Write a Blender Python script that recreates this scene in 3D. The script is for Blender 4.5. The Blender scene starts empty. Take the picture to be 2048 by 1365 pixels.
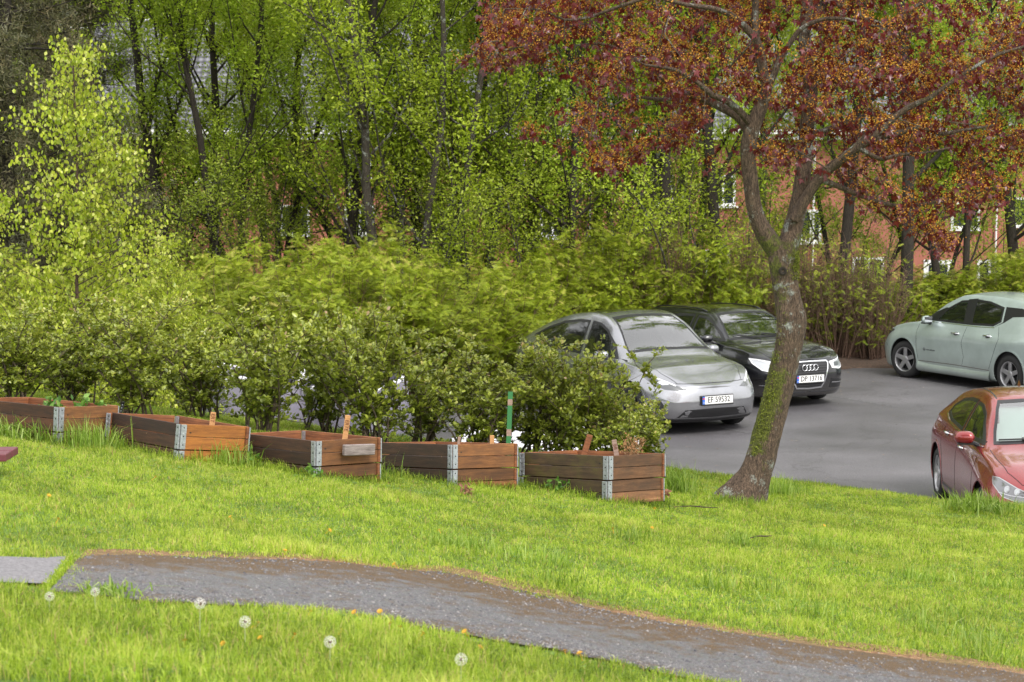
import bpy, math, random
import numpy as np
from mathutils import Vector, Matrix
from mathutils.bvhtree import BVHTree
R = math.radians
PI = math.pi
sc = bpy.context.scene
col = sc.collection
rng = np.random.default_rng(7)
random.seed(7)

# ------------------------------------------------------------------ camera, sky, sun, exposure
FPX = 3982.0                       # focal length in photo pixels (70 mm on 36 mm)
CAMZ = 4.1
PITCH = math.atan((682.5-290)/FPX)
cam_d = bpy.data.cameras.new('camera'); cam = bpy.data.objects.new('camera', cam_d); col.objects.link(cam)
cam_d.lens = 70.0; cam_d.sensor_width = 36.0; cam_d.clip_start = 0.5; cam_d.clip_end = 600
cam.location = (0, 0, CAMZ); cam.rotation_euler = (PI/2-PITCH, 0, 0)
cam_d.dof.use_dof = True; cam_d.dof.focus_distance = 19.0; cam_d.dof.aperture_fstop = 7.0
sc.camera = cam
SUN_EL, SUN_AZ = 46, 152           # azimuth clockwise from +Y
w = bpy.data.worlds.new("World"); sc.world = w; w.use_nodes = True
nt = w.node_tree; nt.nodes.clear()
sky = nt.nodes.new('ShaderNodeTexSky'); sky.sky_type = 'NISHITA'; sky.sun_disc = False
sky.sun_elevation = R(SUN_EL); sky.sun_rotation = R(SUN_AZ); sky.dust_density = 4.0; sky.air_density = 1.2
hs = nt.nodes.new('ShaderNodeHueSaturation'); hs.inputs['Saturation'].default_value = 0.22
bg = nt.nodes.new('ShaderNodeBackground'); bg.inputs[1].default_value = 0.14
wo = nt.nodes.new('ShaderNodeOutputWorld')
nt.links.new(sky.outputs[0], hs.inputs['Color']); oc_ = nt.nodes.new('ShaderNodeMix'); oc_.data_type = 'RGBA'; oc_.inputs[0].default_value = .6; oc_.inputs[7].default_value = (8.5, 8.4, 8.4, 1)   # even cloud cover over the clear-sky gradient
nt.links.new(hs.outputs[0], oc_.inputs[6]); nt.links.new(oc_.outputs[2], bg.inputs[0]); nt.links.new(bg.outputs[0], wo.inputs[0])
sd = bpy.data.lights.new('sun', 'SUN'); sun = bpy.data.objects.new('sun', sd); col.objects.link(sun)
sd.energy = 1.1; sd.angle = R(16); sd.color = (1.0, .96, .9)
sv = Vector((math.sin(R(SUN_AZ))*math.cos(R(SUN_EL)), math.cos(R(SUN_AZ))*math.cos(R(SUN_EL)), math.sin(R(SUN_EL))))
sun.rotation_euler = sv.to_track_quat('Z', 'Y').to_euler(); sun.location = (0, -20, 40)
sc.view_settings.view_transform = 'Standard'; sc.view_settings.look = 'None'
sc.view_settings.exposure = 1.0; sc.view_settings.gamma = 1.0
sc.cycles.max_bounces = 8; sc.cycles.transparent_max_bounces = 12

# ------------------------------------------------------------------ picture -> place
def at(px, py, Y):
    """point at world distance Y on the line of sight through photo pixel (px, py)"""
    a = (px-1024)/FPX; b = -(py-682.5)/FPX
    cp, sp = math.cos(PITCH), math.sin(PITCH)
    d = (a, cp+b*sp, -sp+b*cp)
    k = Y/d[1]
    return np.array((d[0]*k, Y, CAMZ+d[2]*k))

def sstep(a, b, x):
    t = np.clip((x-a)/(b-a), 0, 1); return t*t*(3-2*t)

def crest(X):
    return 19.5-1.5*sstep(2.2, 4.4, X)
def lawn_h(X, Y):
    X = np.asarray(X, float); Y = np.asarray(Y, float)
    lat = .12*np.minimum(X, 2.5)+.05*np.maximum(X-2.5, 0)
    return CAMZ-(1.31+lat+.087*Y)
def ground_z(X, Y):
    X = np.asarray(X, float); Y = np.asarray(Y, float)
    c = crest(X)
    z = lawn_h(X, np.minimum(Y, c+.3))
    bump = .012*np.sin(X*2.3+1)*np.cos(Y*1.7)+.008*np.sin(X*5.1+Y*3.3)
    z = z+bump*(Y < 30)
    k = sstep(c-.15, c+1.0, Y)
    far = -2.4*sstep(43, 62, Y)+14*sstep(86, 130, Y)
    return z*(1-k)+(-.03+far)*k
def on_ground(px, py):
    a = .5; lo, hi = 4.0, 60.0
    Ys = np.linspace(4, 60, 3000)
    P0 = at(px, py, 1.0); d = (P0-np.array((0, 0, CAMZ)))
    pts = np.array((0, 0, CAMZ))+d*Ys[:, None]
    g = ground_z(pts[:, 0], pts[:, 1])
    i = int(np.argmax(pts[:, 2] <= g))
    return pts[i]

# ------------------------------------------------------------------ objects
def tag(o, label=None, cat=None, group=None, kind=None):
    if label: o['label'] = label
    if cat: o['category'] = cat
    if group: o['group'] = group
    if kind: o['kind'] = kind
    return o
def empty(name, loc=(0, 0, 0), rz=0):
    o = bpy.data.objects.new(name, None); col.objects.link(o)
    o.empty_display_size = .1; o.location = loc; o.rotation_euler = (0, 0, rz); return o
def mesh_np(name, V, F, mat, parent=None, smooth=False, attr=None, mats=None, midx=None):
    """V (n,3); F list of index arrays (each (m,k)) or single (m,k) array"""
    if isinstance(F, np.ndarray): F = [F]
    F = [np.asarray(f, dtype=np.int32) for f in F if len(f)]
    me = bpy.data.meshes.new(name)
    V = np.asarray(V, dtype=np.float32)
    me.vertices.add(len(V)); me.vertices.foreach_set('co', V.ravel())
    loops = np.concatenate([f.ravel() for f in F])
    sizes = np.concatenate([np.full(len(f), f.shape[1], dtype=np.int32) for f in F])
    starts = np.concatenate(([0], np.cumsum(sizes)[:-1])).astype(np.int32)
    me.loops.add(len(loops)); me.loops.foreach_set('vertex_index', loops)
    me.polygons.add(len(sizes)); me.polygons.foreach_set('loop_start', starts)
    try: me.polygons.foreach_set('loop_total', sizes)
    except Exception: pass
    me.update(calc_edges=True)
    if attr is not None:
        a = me.attributes.new('v', 'FLOAT', 'FACE'); a.data.foreach_set('value', np.asarray(attr, dtype=np.float32))
    me.polygons.foreach_set('use_smooth', np.full(len(sizes), bool(smooth)))
    if mats:
        for m in mats: me.materials.append(m)
        me.polygons.foreach_set('material_index', np.asarray(midx, dtype=np.int32))
    elif mat: me.materials.append(mat)
    me.update()
    o = bpy.data.objects.new(name, me); col.objects.link(o)
    if parent: o.parent = parent
    return o
class MB:
    def __init__(s): s.V = []; s.F = {}; s.A = {}; s.n = 0
    def add(s, V, F, a=0.0):
        V = np.asarray(V, float); F = np.asarray(F)
        s.V.append(V); s.F.setdefault(F.shape[1], []).append(F+s.n)
        aa = np.full(len(F), a) if np.isscalar(a) else np.asarray(a)
        s.A.setdefault(F.shape[1], []).append(aa); s.n += len(V)
    def box(s, c, size, M=None, a=0.0):
        q = np.array([(x, y, z) for x in (-.5, .5) for y in (-.5, .5) for z in (-.5, .5)])*np.array(size)
        if M is not None: q = q@np.array(M).T
        q = q+np.array(c)
        s.add(q, [(0, 1, 3, 2), (4, 6, 7, 5), (0, 4, 5, 1), (2, 3, 7, 6), (0, 2, 6, 4), (1, 5, 7, 3)], a)
    def tube(s, P, r, n=6, a=0.0, cap=True):
        P = np.asarray(P, float); m = len(P)
        r = np.full(m, r) if np.isscalar(r) else np.asarray(r, float)
        T = np.gradient(P, axis=0); T /= np.linalg.norm(T, axis=1)[:, None]+1e-9
        ref = np.array((0, 0, 1.)) if abs(T[0][2]) < .8 else np.array((1., 0, 0))
        U = np.cross(T, ref); U /= np.linalg.norm(U, axis=1)[:, None]+1e-9
        W = np.cross(T, U)
        th = np.arange(n)*2*PI/n
        V = P[:, None, :]+r[:, None, None]*(np.cos(th)[None, :, None]*U[:, None, :]+np.sin(th)[None, :, None]*W[:, None, :])
        i = np.arange(m-1)[:, None]*n; j = np.arange(n)[None, :]; k = (j+1) % n
        F = np.stack([i+j, i+k, i+n+k, i+n+j], -1).reshape(-1, 4)
        s.add(V.reshape(-1, 3), F, a)
        if cap:
            b = s.n-m*n
            s.F.setdefault(n, []).append(np.array([[b+x for x in range(n)][::-1], [b+(m-1)*n+x for x in range(n)]]))
            s.A.setdefault(n, []).append(np.full(2, a if np.isscalar(a) else 0))
    def lathe(s, prof, n=32, M=None, a=0.0, close=False):
        """prof (r, h) about local y axis"""
        prof = np.asarray(prof, float); m = len(prof)
        th = np.arange(n)*2*PI/n
        V = np.stack([prof[:, 0][:, None]*np.cos(th), np.repeat(prof[:, 1][:, None], n, 1), prof[:, 0][:, None]*np.sin(th)], -1)
        i = np.arange(m-1)[:, None]*n; j = np.arange(n)[None, :]; k = (j+1) % n
        F = np.stack([i+j, i+k, i+n+k, i+n+j], -1).reshape(-1, 4)
        V = V.reshape(-1, 3)
        if M is not None: V = V@np.array(M)[:3, :3].T+np.array(M)[:3, 3]
        s.add(V, F, a)
    def build(s, name, mat, parent=None, smooth=False):
        ks = sorted(s.F)
        return mesh_np(name, np.concatenate(s.V), [np.concatenate(s.F[k]) for k in ks], mat, parent, smooth,
                       attr=np.concatenate([np.concatenate(s.A[k]) for k in ks]))
def shade_auto(o, ang=35):
    me = o.data
    me.polygons.foreach_set('use_smooth', np.ones(len(me.polygons), dtype=bool))
    try: me.set_sharp_from_angle(angle=R(ang))
    except Exception: pass
def bevel(o, wd=.004, seg=2):
    m = o.modifiers.new('bevel', 'BEVEL'); m.width = wd; m.segments = seg; m.limit_method = 'ANGLE'
    return o
def copy_tree(o, parent=None):
    c = o.copy(); col.objects.link(c); c.parent = parent
    for ch in o.children: copy_tree(ch, c)
    return c

# ------------------------------------------------------------------ materials
def mat_new(name):
    m = bpy.data.materials.new(name); m.use_nodes = True; n = m.node_tree
    return m, n, n.nodes['Principled BSDF'], n.links
def simple(name, c, rough=.6, metal=0, coat=0, spec=.5):
    m, n, b, l = mat_new(name)
    b.inputs['Base Color'].default_value = (*c, 1); b.inputs['Roughness'].default_value = rough
    b.inputs['Metallic'].default_value = metal; b.inputs['Coat Weight'].default_value = coat
    b.inputs['Specular IOR Level'].default_value = spec
    return m
def ramp(n, stops, interp='LINEAR'):
    r = n.nodes.new('ShaderNodeValToRGB'); e = r.color_ramp; e.interpolation = interp
    while len(e.elements) < len(stops): e.elements.new(.5)
    for i, (p, c) in enumerate(stops):
        e.elements[i].position = p; e.elements[i].color = (*c, 1) if len(c) == 3 else c
    return r
def noise(n, l, scale, detail=4, rough=.55, vec=None, dist=0):
    t = n.nodes.new('ShaderNodeTexNoise'); t.inputs['Scale'].default_value = scale; t.inputs['Detail'].default_value = detail
    t.inputs['Roughness'].default_value = rough; t.inputs['Distortion'].default_value = dist
    if vec is not None: l.new(vec, t.inputs['Vector'])
    return t
def objco(n, l, scale=(1, 1, 1)):
    tc = n.nodes.new('ShaderNodeTexCoord'); mp = n.nodes.new('ShaderNodeMapping'); mp.inputs['Scale'].default_value = scale
    l.new(tc.outputs['Object'], mp.inputs['Vector']); return mp.outputs[0]
def geopos(n, l, scale=(1, 1, 1)):
    g = n.nodes.new('ShaderNodeNewGeometry'); mp = n.nodes.new('ShaderNodeMapping'); mp.inputs['Scale'].default_value = scale
    l.new(g.outputs['Position'], mp.inputs['Vector']); return mp.outputs[0]
def mixc(n, l, fac, a, b, mode='MIX'):
    m = n.nodes.new('ShaderNodeMix'); m.data_type = 'RGBA'; m.blend_type = mode
    for sock, v in ((m.inputs[0], fac), (m.inputs[6], a), (m.inputs[7], b)):
        if hasattr(v, 'links'): l.new(v, sock)
        elif isinstance(v, (int, float)): sock.default_value = v
        else: sock.default_value = (*v, 1)
    return m.outputs[2]
def bump(n, l, b, h, strength=.4, dist=.02):
    u = n.nodes.new('ShaderNodeBump'); u.inputs['Strength'].default_value = strength; u.inputs['Distance'].default_value = dist
    l.new(h, u.inputs['Height']); l.new(u.outputs[0], b.inputs['Normal']); return u
def leafmat(name, stops, rough=.45, trans=.35, spec=.4, big=(.8, 1.15, .6), sheen=None):
    """leaf colour from the per-leaf value v, varied in slow patches"""
    m, n, b, l = mat_new(name)
    a = n.nodes.new('ShaderNodeAttribute'); a.attribute_name = 'v'
    r = ramp(n, stops); l.new(a.outputs['Fac'], r.inputs[0])
    nz = noise(n, l, big[2], 3, .5, geopos(n, l))
    mr = n.nodes.new('ShaderNodeMapRange'); mr.inputs[1].default_value = .3; mr.inputs[2].default_value = .7
    mr.inputs[3].default_value = big[0]; mr.inputs[4].default_value = big[1]; l.new(nz.outputs[0], mr.inputs[0])
    c = n.nodes.new('ShaderNodeHueSaturation'); l.new(r.outputs[0], c.inputs['Color']); l.new(mr.outputs[0], c.inputs['Value'])
    l.new(c.outputs[0], b.inputs['Base Color']); b.inputs['Roughness'].default_value = rough
    b.inputs['Specular IOR Level'].default_value = spec
    t = n.nodes.new('ShaderNodeBsdfTranslucent'); l.new(c.outputs[0], t.inputs[0])
    mx = n.nodes.new('ShaderNodeMixShader'); mx.inputs[0].default_value = trans
    l.new(b.outputs[0], mx.inputs[1]); l.new(t.outputs[0], mx.inputs[2])
    l.new(mx.outputs[0], n.nodes['Material Output'].inputs[0])
    return m
# ================================================================== GROUND
def grid_mesh(name, xs, ys, zf, mat, attrname=None):
    X, Y = np.meshgrid(xs, ys); Z = zf(X, Y)
    V = np.stack([X, Y, Z], -1).reshape(-1, 3); nx = len(xs)
    i = np.arange(len(ys)-1)[:, None]*nx+np.arange(nx-1)[None, :]
    F = np.stack([i, i+1, i+nx+1, i+nx], -1).reshape(-1, 4)
    return mesh_np(name, V, F, mat, smooth=True)
# lawn soil
m, n, b, l = mat_new('lawn_soil')
nz = noise(n, l, 3.0, 5, .6, geopos(n, l)); nz2 = noise(n, l, 40, 3, .6, geopos(n, l))
r = ramp(n, [(.3, (.07, .12, .012)), (.6, (.12, .2, .02))]); l.new(nz.outputs[0], r.inputs[0])
c = mixc(n, l, .35, r.outputs[0], nz2.outputs[1], 'OVERLAY')
gp = n.nodes.new('ShaderNodeNewGeometry'); sx = n.nodes.new('ShaderNodeSeparateXYZ'); l.new(gp.outputs['Position'], sx.inputs[0])
mr = n.nodes.new('ShaderNodeMapRange'); mr.inputs[1].default_value = 33; mr.inputs[2].default_value = 36; l.new(sx.outputs[1], mr.inputs[0])
c2 = mixc(n, l, mr.outputs[0], c, (.035, .024, .014))
l.new(c2, b.inputs['Base Color']); b.inputs['Roughness'].default_value = .95; bump(n, l, b, nz2.outputs[0], .6, .02)
xs = np.concatenate([np.linspace(-60, -9, 18), np.linspace(-8.8, 8.8, 177), np.linspace(9, 60, 18)])
ys = np.concatenate([np.linspace(-3, 6, 10), np.linspace(6.15, 22, 160), np.linspace(22.5, 44, 44), np.linspace(45, 135, 46)])
tag(grid_mesh('ground', xs, ys, ground_z, m), kind='structure')

# asphalt car park
m, n, b, l = mat_new('asphalt')
g = geopos(n, l)
n1 = noise(n, l, .35, 4, .55, g); n2 = noise(n, l, 90, 3, .7, g); n3 = noise(n, l, 6, 5, .6, g)
r = ramp(n, [(.34, (.07, .067, .071)), (.66, (.135, .129, .136))]); l.new(n1.outputs[0], r.inputs[0])
r2 = ramp(n, [(.36, (.15, .15, .15)), (.62, (.85, .85, .85))]); l.new(n2.outputs[0], r2.inputs[0])
c = mixc(n, l, .5, r.outputs[0], r2.outputs[0], 'OVERLAY')
r3 = ramp(n, [(.62, (0, 0, 0)), (.8, (.5, .5, .5))]); l.new(n3.outputs[0], r3.inputs[0])
c = mixc(n, l, r3.outputs[0], c, (.05, .043, .038))
vc = n.nodes.new('ShaderNodeTexVoronoi'); vc.feature = 'DISTANCE_TO_EDGE'; vc.inputs['Scale'].default_value = .45; nd = noise(n, l, 1.6, 4, .6, g); va = n.nodes.new('ShaderNodeVectorMath'); va.operation = 'MULTIPLY_ADD'; va.inputs[1].default_value = (1.2, 1.2, 0); l.new(nd.outputs[1], va.inputs[0]); l.new(g, va.inputs[2]); l.new(va.outputs[0], vc.inputs['Vector'])
rc = ramp(n, [(.003, (.35, .35, .35)), (.009, (0, 0, 0))]); l.new(vc.outputs['Distance'], rc.inputs[0]); c = mixc(n, l, rc.outputs[0], c, (.03, .027, .026))
l.new(c, b.inputs['Base Color'])
rr = ramp(n, [(.3, (.42, .42, .42)), (.7, (.7, .7, .7))]); l.new(n1.outputs[0], rr.inputs[0]); l.new(rr.outputs[0], b.inputs['Roughness'])
bump(n, l, b, n2.outputs[0], .35, .006)
M_asph = m
bpts = np.array([(-5.2, 22.6), (-2, 21.4), (1.5, 20.2), (3.2, 19.6), (4.4, 18.7), (8, 18.4), (16, 18.4), (16, 34.8), (9.5, 36.2), (7, 36.9), (5, 36.4), (1.5, 35.8), (-1.2, 34.4), (-2.2, 31), (-4.6, 28)])
def densify(P, step, closed=True, jit=0):
    out = []; N = len(P)
    for i in range(N if closed else N-1):
        a, b_ = P[i], P[(i+1) % N]; k = max(1, int(np.linalg.norm(b_-a)/step))
        for t in range(k): out.append(a+(b_-a)*t/k)
    if not closed: out.append(P[-1])
    out = np.array(out)
    if jit: out = out+rng.normal(0, jit, out.shape)
    return out
bo = densify(bpts, .25, True, .03)
V = np.c_[bo, np.full(len(bo), .004)]
skirt = np.c_[bo, np.full(len(bo), -.06)]; nb = len(bo)
side = np.array([(i, nb+i, nb+(i+1) % nb, (i+1) % nb) for i in range(nb)])
cp_ = mesh_np('car_park', np.vstack([V, skirt]), [np.arange(nb)[None, :], side], M_asph)
tag(cp_, kind='structure')
# worn parking lines
m, n, b, l = mat_new('worn_paint')
n1 = noise(n, l, 14, 5, .7, geopos(n, l)); r = ramp(n, [(.42, (.1, .096, .1)), (.62, (.24, .24, .24))]); l.new(n1.outputs[0], r.inputs[0])
l.new(r.outputs[0], b.inputs['Base Color']); b.inputs['Roughness'].default_value = .7
def pline(p0, p1, wd=.055):
    p0 = np.array(p0); p1 = np.array(p1); d = (p1-p0)/np.linalg.norm(p1-p0); q = np.array((-d[1], d[0]))*wd/2
    P = np.array([p0-q, p1-q, p1+q, p0+q])
    o = mesh_np('parking_line', np.c_[P, np.full(4, .009)], np.array([[0, 1, 2, 3]]), m); tag(o, kind='structure')
def lot(px, py):
    P0 = at(px, py, 1.0); d = P0-np.array((0, 0, CAMZ)); k = -CAMZ/d[2]; q = np.array((0, 0, CAMZ))+d*k; return q[:2]
pline(lot(1620, 786), lot(1792, 815)); pline(lot(1770, 752), lot(1935, 778)); pline(lot(1330, 835), lot(1500, 868))

# leaf litter strip under the hedge
m, n, b, l = mat_new('leaf_litter')
g = geopos(n, l); n1 = noise(n, l, 25, 5, .75, g)
r = ramp(n, [(.3, (.02, .012, .008)), (.55, (.075, .045, .028)), (.75, (.19, .12, .08))]); l.new(n1.outputs[0], r.inputs[0])
l.new(r.outputs[0], b.inputs['Base Color']); b.inputs['Roughness'].default_value = .95; bump(n, l, b, n1.outputs[0], 1, .04)
M_litter = m
def litter_z(X, Y): return -.02+.06*sstep(35.4, 37.5, Y)+.03*np.sin(X*3)*np.sin(Y*4)
xs = np.linspace(-3, 16, 120); ys = np.linspace(35.4, 42.5, 40)
def lz(X, Y):
    e = .5*np.sin(X*1.3)+.25*np.sin(X*3.7+1)
    return np.where(Y < 36.3+.4*(e)*.6-.06*np.abs(X-7), -.05, 0.02+.05*sstep(36, 38, Y)+.02*np.sin(X*5)*np.sin(Y*6))
tag(grid_mesh('bare_soil', xs, ys, lz, M_litter), kind='structure')
# loose dead leaves on it
k = 9000
X = rng.uniform(-2, 13, k); Y = rng.normal(36.9, .8, k); Y = np.clip(Y, 35.2, 40)
keep = (Y > 36.0-.06*np.abs(X-7)+rng.normal(0, .25, k)); X, Y = X[keep], Y[keep]; k = len(X)

# ---- path
top = [(158, 1119), (400, 1116), (700, 1131), (900, 1150), (1050, 1186), (1200, 1224), (1400, 1262), (1600, 1290), (1800, 1320), (2048, 1354), (2200, 1376)]
bot = [(104, 1186), (250, 1202), (400, 1214), (600, 1224), (750, 1242), (900, 1270), (1050, 1298), (1200, 1326), (1400, 1366), (1700, 1412), (2000, 1450)]
def resample(P, k):
    P = np.asarray(P, float); s = np.r_[0, np.cumsum(np.linalg.norm(np.diff(P, axis=0), axis=1))]
    t = np.linspace(0, s[-1], k); return np.stack([np.interp(t, s, P[:, i]) for i in range(P.shape[1])], 1)
gt = resample(np.array([on_ground(*p)[:2] for p in top]), 160); gb = resample(np.array([on_ground(*p)[:2] for p in bot]), 160)
def rag(P, s_):
    q = np.convolve(rng.normal(0, s_, len(P)+4), np.ones(5)/5*2, 'valid'); P = P.copy(); P[:, 1] += q; return P
gt = rag(gt, .02); gb = rag(gb, .02)
m, n, b, l = mat_new('worn_path')
g = geopos(n, l); n1 = noise(n, l, 1.3, 5, .6, g); n2 = noise(n, l, 70, 3, .75, g); n3 = noise(n, l, 9, 5, .7, g)
vo = n.nodes.new('ShaderNodeTexVoronoi'); vo.inputs['Scale'].default_value = 95; l.new(g, vo.inputs['Vector'])
base = ramp(n, [(.3, (.018, .017, .018)), (.5, (.052, .048, .05)), (.72, (.16, .15, .155))]); l.new(n2.outputs[0], base.inputs[0])
hsv = n.nodes.new('ShaderNodeHueSaturation'); hsv.inputs['Saturation'].default_value = .15; hsv.inputs['Value'].default_value = .22; l.new(vo.outputs['Color'], hsv.inputs['Color'])
c = mixc(n, l, .5, base.outputs[0], hsv.outputs[0])
a = n.nodes.new('ShaderNodeAttribute'); a.attribute_name = 'v'
ad = n.nodes.new('ShaderNodeMath'); ad.operation = 'ADD'; l.new(a.outputs['Fac'], ad.inputs[0])
ms = n.nodes.new('ShaderNodeMapRange'); ms.inputs[1].default_value = .3; ms.inputs[2].default_value = .7; ms.inputs[3].default_value = -.45; ms.inputs[4].default_value = .45
l.new(n3.outputs[0], ms.inputs[0]); l.new(ms.outputs[0], ad.inputs[1])
r = ramp(n, [(.4, (0, 0, 0)), (.9, (1, 1, 1))]); l.new(ad.outputs[0], r.inputs[0])
moss = ramp(n, [(.3, (.045, .027, .01)), (.7, (.13, .075, .03))]); l.new(n2.outputs[0], moss.inputs[0])
c = mixc(n, l, r.outputs[0], c, moss.outputs[0]); l.new(c, b.inputs['Base Color'])
rr = ramp(n, [(.3, (.4, .4, .4)), (.6, (.8, .8, .8))]); l.new(n1.outputs[0], rr.inputs[0]); l.new(rr.outputs[0], b.inputs['Roughness'])
bump(n, l, b, vo.outputs['Distance'], .6, .008)
ts = np.linspace(0, 1, 25)
P = gt[None]*(1-ts)[:, None, None]+gb[None]*ts[:, None, None]
Z = ground_z(P[..., 0], P[..., 1])+.014-.005*(np.abs(ts-.5)*2)[:, None]**6
V = np.concatenate([P, Z[..., None]], -1).reshape(-1, 3)
i = np.arange(24)[:, None]*160+np.arange(159)[None]
F = np.stack([i, i+160, i+161, i+1], -1).reshape(-1, 4)
tt = np.repeat((ts[:-1]+ts[1:])[:, None]/2, 159, 1).ravel(); uu = np.tile(np.arange(159)/159, 24)
mossv = np.clip(1.15-tt*1.35, .38, 1.1)+.45*np.clip((tt-.85)/.15, 0, 1)
tag(mesh_np('path', V, F, m, smooth=True, attr=mossv), kind='structure')
# worn straw coloured verge along the far side of the path
m, n, b, l = mat_new('worn_verge'); g = geopos(n, l); n1 = noise(n, l, 38, 5, .75, g); n5 = noise(n, l, 3.5, 4, .6, g)
r = ramp(n, [(.32, (.07, .035, .018)), (.52, (.24, .13, .06)), (.72, (.46, .3, .16))]); l.new(n1.outputs[0], r.inputs[0]); r5 = ramp(n, [(.42, (0, 0, 0)), (.62, (.8, .8, .8))]); l.new(n5.outputs[0], r5.inputs[0])
l.new(mixc(n, l, r5.outputs[0], r.outputs[0], (.12, .1, .03)), b.inputs['Base Color']); b.inputs['Roughness'].default_value = .95; bump(n, l, b, n1.outputs[0], 1, .012)
dv = gt-gb; dv /= np.linalg.norm(dv, axis=1)[:, None]; ts2 = np.linspace(-.05, .24, 7)
P2 = gt[None]+dv[None]*ts2[:, None, None]; Z2 = ground_z(P2[..., 0], P2[..., 1])+.006
i = np.arange(6)[:, None]*160+np.arange(159)[None]
tag(mesh_np('worn_verge', np.concatenate([P2, Z2[..., None]], -1).reshape(-1, 3), np.stack([i, i+1, i+161, i+160], -1).reshape(-1, 4), m, smooth=True), kind='structure')
path_poly = np.vstack([gt, gb[::-1]])
# pale slab at the left
m2, n, b, l = mat_new('path_slab')
g = geopos(n, l); n1 = noise(n, l, 60, 4, .7, g); r = ramp(n, [(.3, (.1, .095, .1)), (.7, (.26, .25, .26))]); l.new(n1.outputs[0], r.inputs[0]); l.new(r.outputs[0], b.inputs['Base Color'])
b.inputs['Roughness'].default_value = .85; bump(n, l, b, n1.outputs[0], .5, .006)
sp = np.array([on_ground(*p)[:2] for p in [(-420, 1119), (143, 1119), (97, 1174), (-420, 1192)]])
sl = densify(sp, .08, True, .008)
tag(mesh_np('path_slab', np.vstack([np.c_[sl, ground_z(sl[:, 0], sl[:, 1])+.014]]), [np.arange(len(sl))[None, ::-1]], m2), kind='structure')
slab_poly = sp

def inside(poly, X, Y):
    x0, y0 = poly[:, 0], poly[:, 1]; x1, y1 = np.roll(x0, -1), np.roll(y0, -1); res = np.zeros(len(X), bool)
    for a, b_, c_, d in zip(x0, y0, x1, y1):
        if b_ == d: continue
        t = ((b_ > Y) != (d > Y)) & (X < (c_-a)*(Y-b_)/(d-b_)+a); res ^= t
    return res
def dist_poly(poly, X, Y):
    D = np.full(len(X), 1e9)
    for i in range(len(poly)):
        a = poly[i]; b_ = poly[(i+1) % len(poly)]; ab = b_-a; L = ab@ab+1e-12
        t = np.clip(((X-a[0])*ab[0]+(Y-a[1])*ab[1])/L, 0, 1)
        D = np.minimum(D, np.hypot(X-a[0]-t*ab[0], Y-a[1]-t*ab[1]))
    return D
# loose grit on the path
k = 30000
t = rng.uniform(0, 1, k)**.8; u = rng.uniform(0, 158.99, k); ui = u.astype(int); fu = u-ui
A = gt[ui]*(1-fu)[:, None]+gt[ui+1]*fu[:, None]; B = gb[ui]*(1-fu)[:, None]+gb[ui+1]*fu[:, None]
P = A*(1-t)[:, None]+B*t[:, None]; nn = np.sin(P[:, 0]*3.1)*np.sin(P[:, 1]*4.3+P[:, 0])+rng.normal(0, .5, k)
keep = nn > -.2; P = P[keep]; k = len(P)
s = rng.uniform(.003, .0075, k)*(1+1.0*(rng.random(k) > .97))
oct_v = np.array([(1, 0, 0), (0, 1, 0), (-1, 0, 0), (0, -1, 0), (0, 0, .7), (0, 0, -.5)]); oct_f = np.array([(0, 1, 4), (1, 2, 4), (2, 3, 4), (3, 0, 4)])
sc3 = s[:, None, None]*(oct_v[None]*rng.uniform(.6, 1.3, (k, 6, 1)))
th = rng.uniform(0, 2*PI, k); cs, sn = np.cos(th), np.sin(th)
xx = sc3[..., 0]*cs[:, None]-sc3[..., 1]*sn[:, None]; yy = sc3[..., 0]*sn[:, None]+sc3[..., 1]*cs[:, None]
Zg = ground_z(P[:, 0], P[:, 1])+.012
V = np.stack([xx+P[:, 0][:, None], yy+P[:, 1][:, None], sc3[..., 2]+Zg[:, None]], -1).reshape(-1, 3)
F = (oct_f[None]+6*np.arange(k)[:, None, None]).reshape(-1, 3)
M_grit, n, b, l = mat_new('grit'); a = n.nodes.new('ShaderNodeAttribute'); a.attribute_name = 'v'
r = ramp(n, [(0, (.05, .048, .055)), (.5, (.1, .095, .1)), (.85, (.17, .16, .16)), (1, (.3, .28, .27))]); l.new(a.outputs['Fac'], r.inputs[0]); l.new(r.outputs[0], b.inputs['Base Color']); b.inputs['Roughness'].default_value = .7
tag(mesh_np('gravel', V, F, M_grit, attr=np.repeat(rng.random(k), 4)), 'loose grey grit lying on the worn asphalt path', 'gravel', kind='stuff')

# grit, seeds and dead leaf bits blown over the asphalt
k = 7000; X = rng.uniform(-5, 12, k); Y = rng.uniform(19, 36.5, k); kk = inside(bpts, X, Y) & (rng.random(k) < .25+.75*sstep(32, 36.5, Y)); X, Y = X[kk], Y[kk]; k = len(X)
s = rng.uniform(.006, .02, k); a = rng.uniform(0, 2*PI, k); V = np.zeros((k, 3, 3))
for q in range(3): V[:, q] = np.stack([X+s*np.cos(a+q*2.1), Y+s*np.sin(a+q*2.1), .012+.008*rng.random(k)], -1)
M_bits, n, b, l = mat_new('dead_bits'); at_ = n.nodes.new('ShaderNodeAttribute'); at_.attribute_name = 'v'; r = ramp(n, [(0, (.03, .018, .01)), (.6, (.16, .09, .05)), (1, (.4, .34, .26))]); l.new(at_.outputs['Fac'], r.inputs[0]); l.new(r.outputs[0], b.inputs['Base Color'])
tag(mesh_np('leaf_litter', V.reshape(-1, 3), np.arange(3*k).reshape(-1, 3), M_bits, attr=rng.random(k)), 'small dead leaf bits and grit scattered over the car park asphalt', 'leaf litter', kind='stuff')
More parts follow.
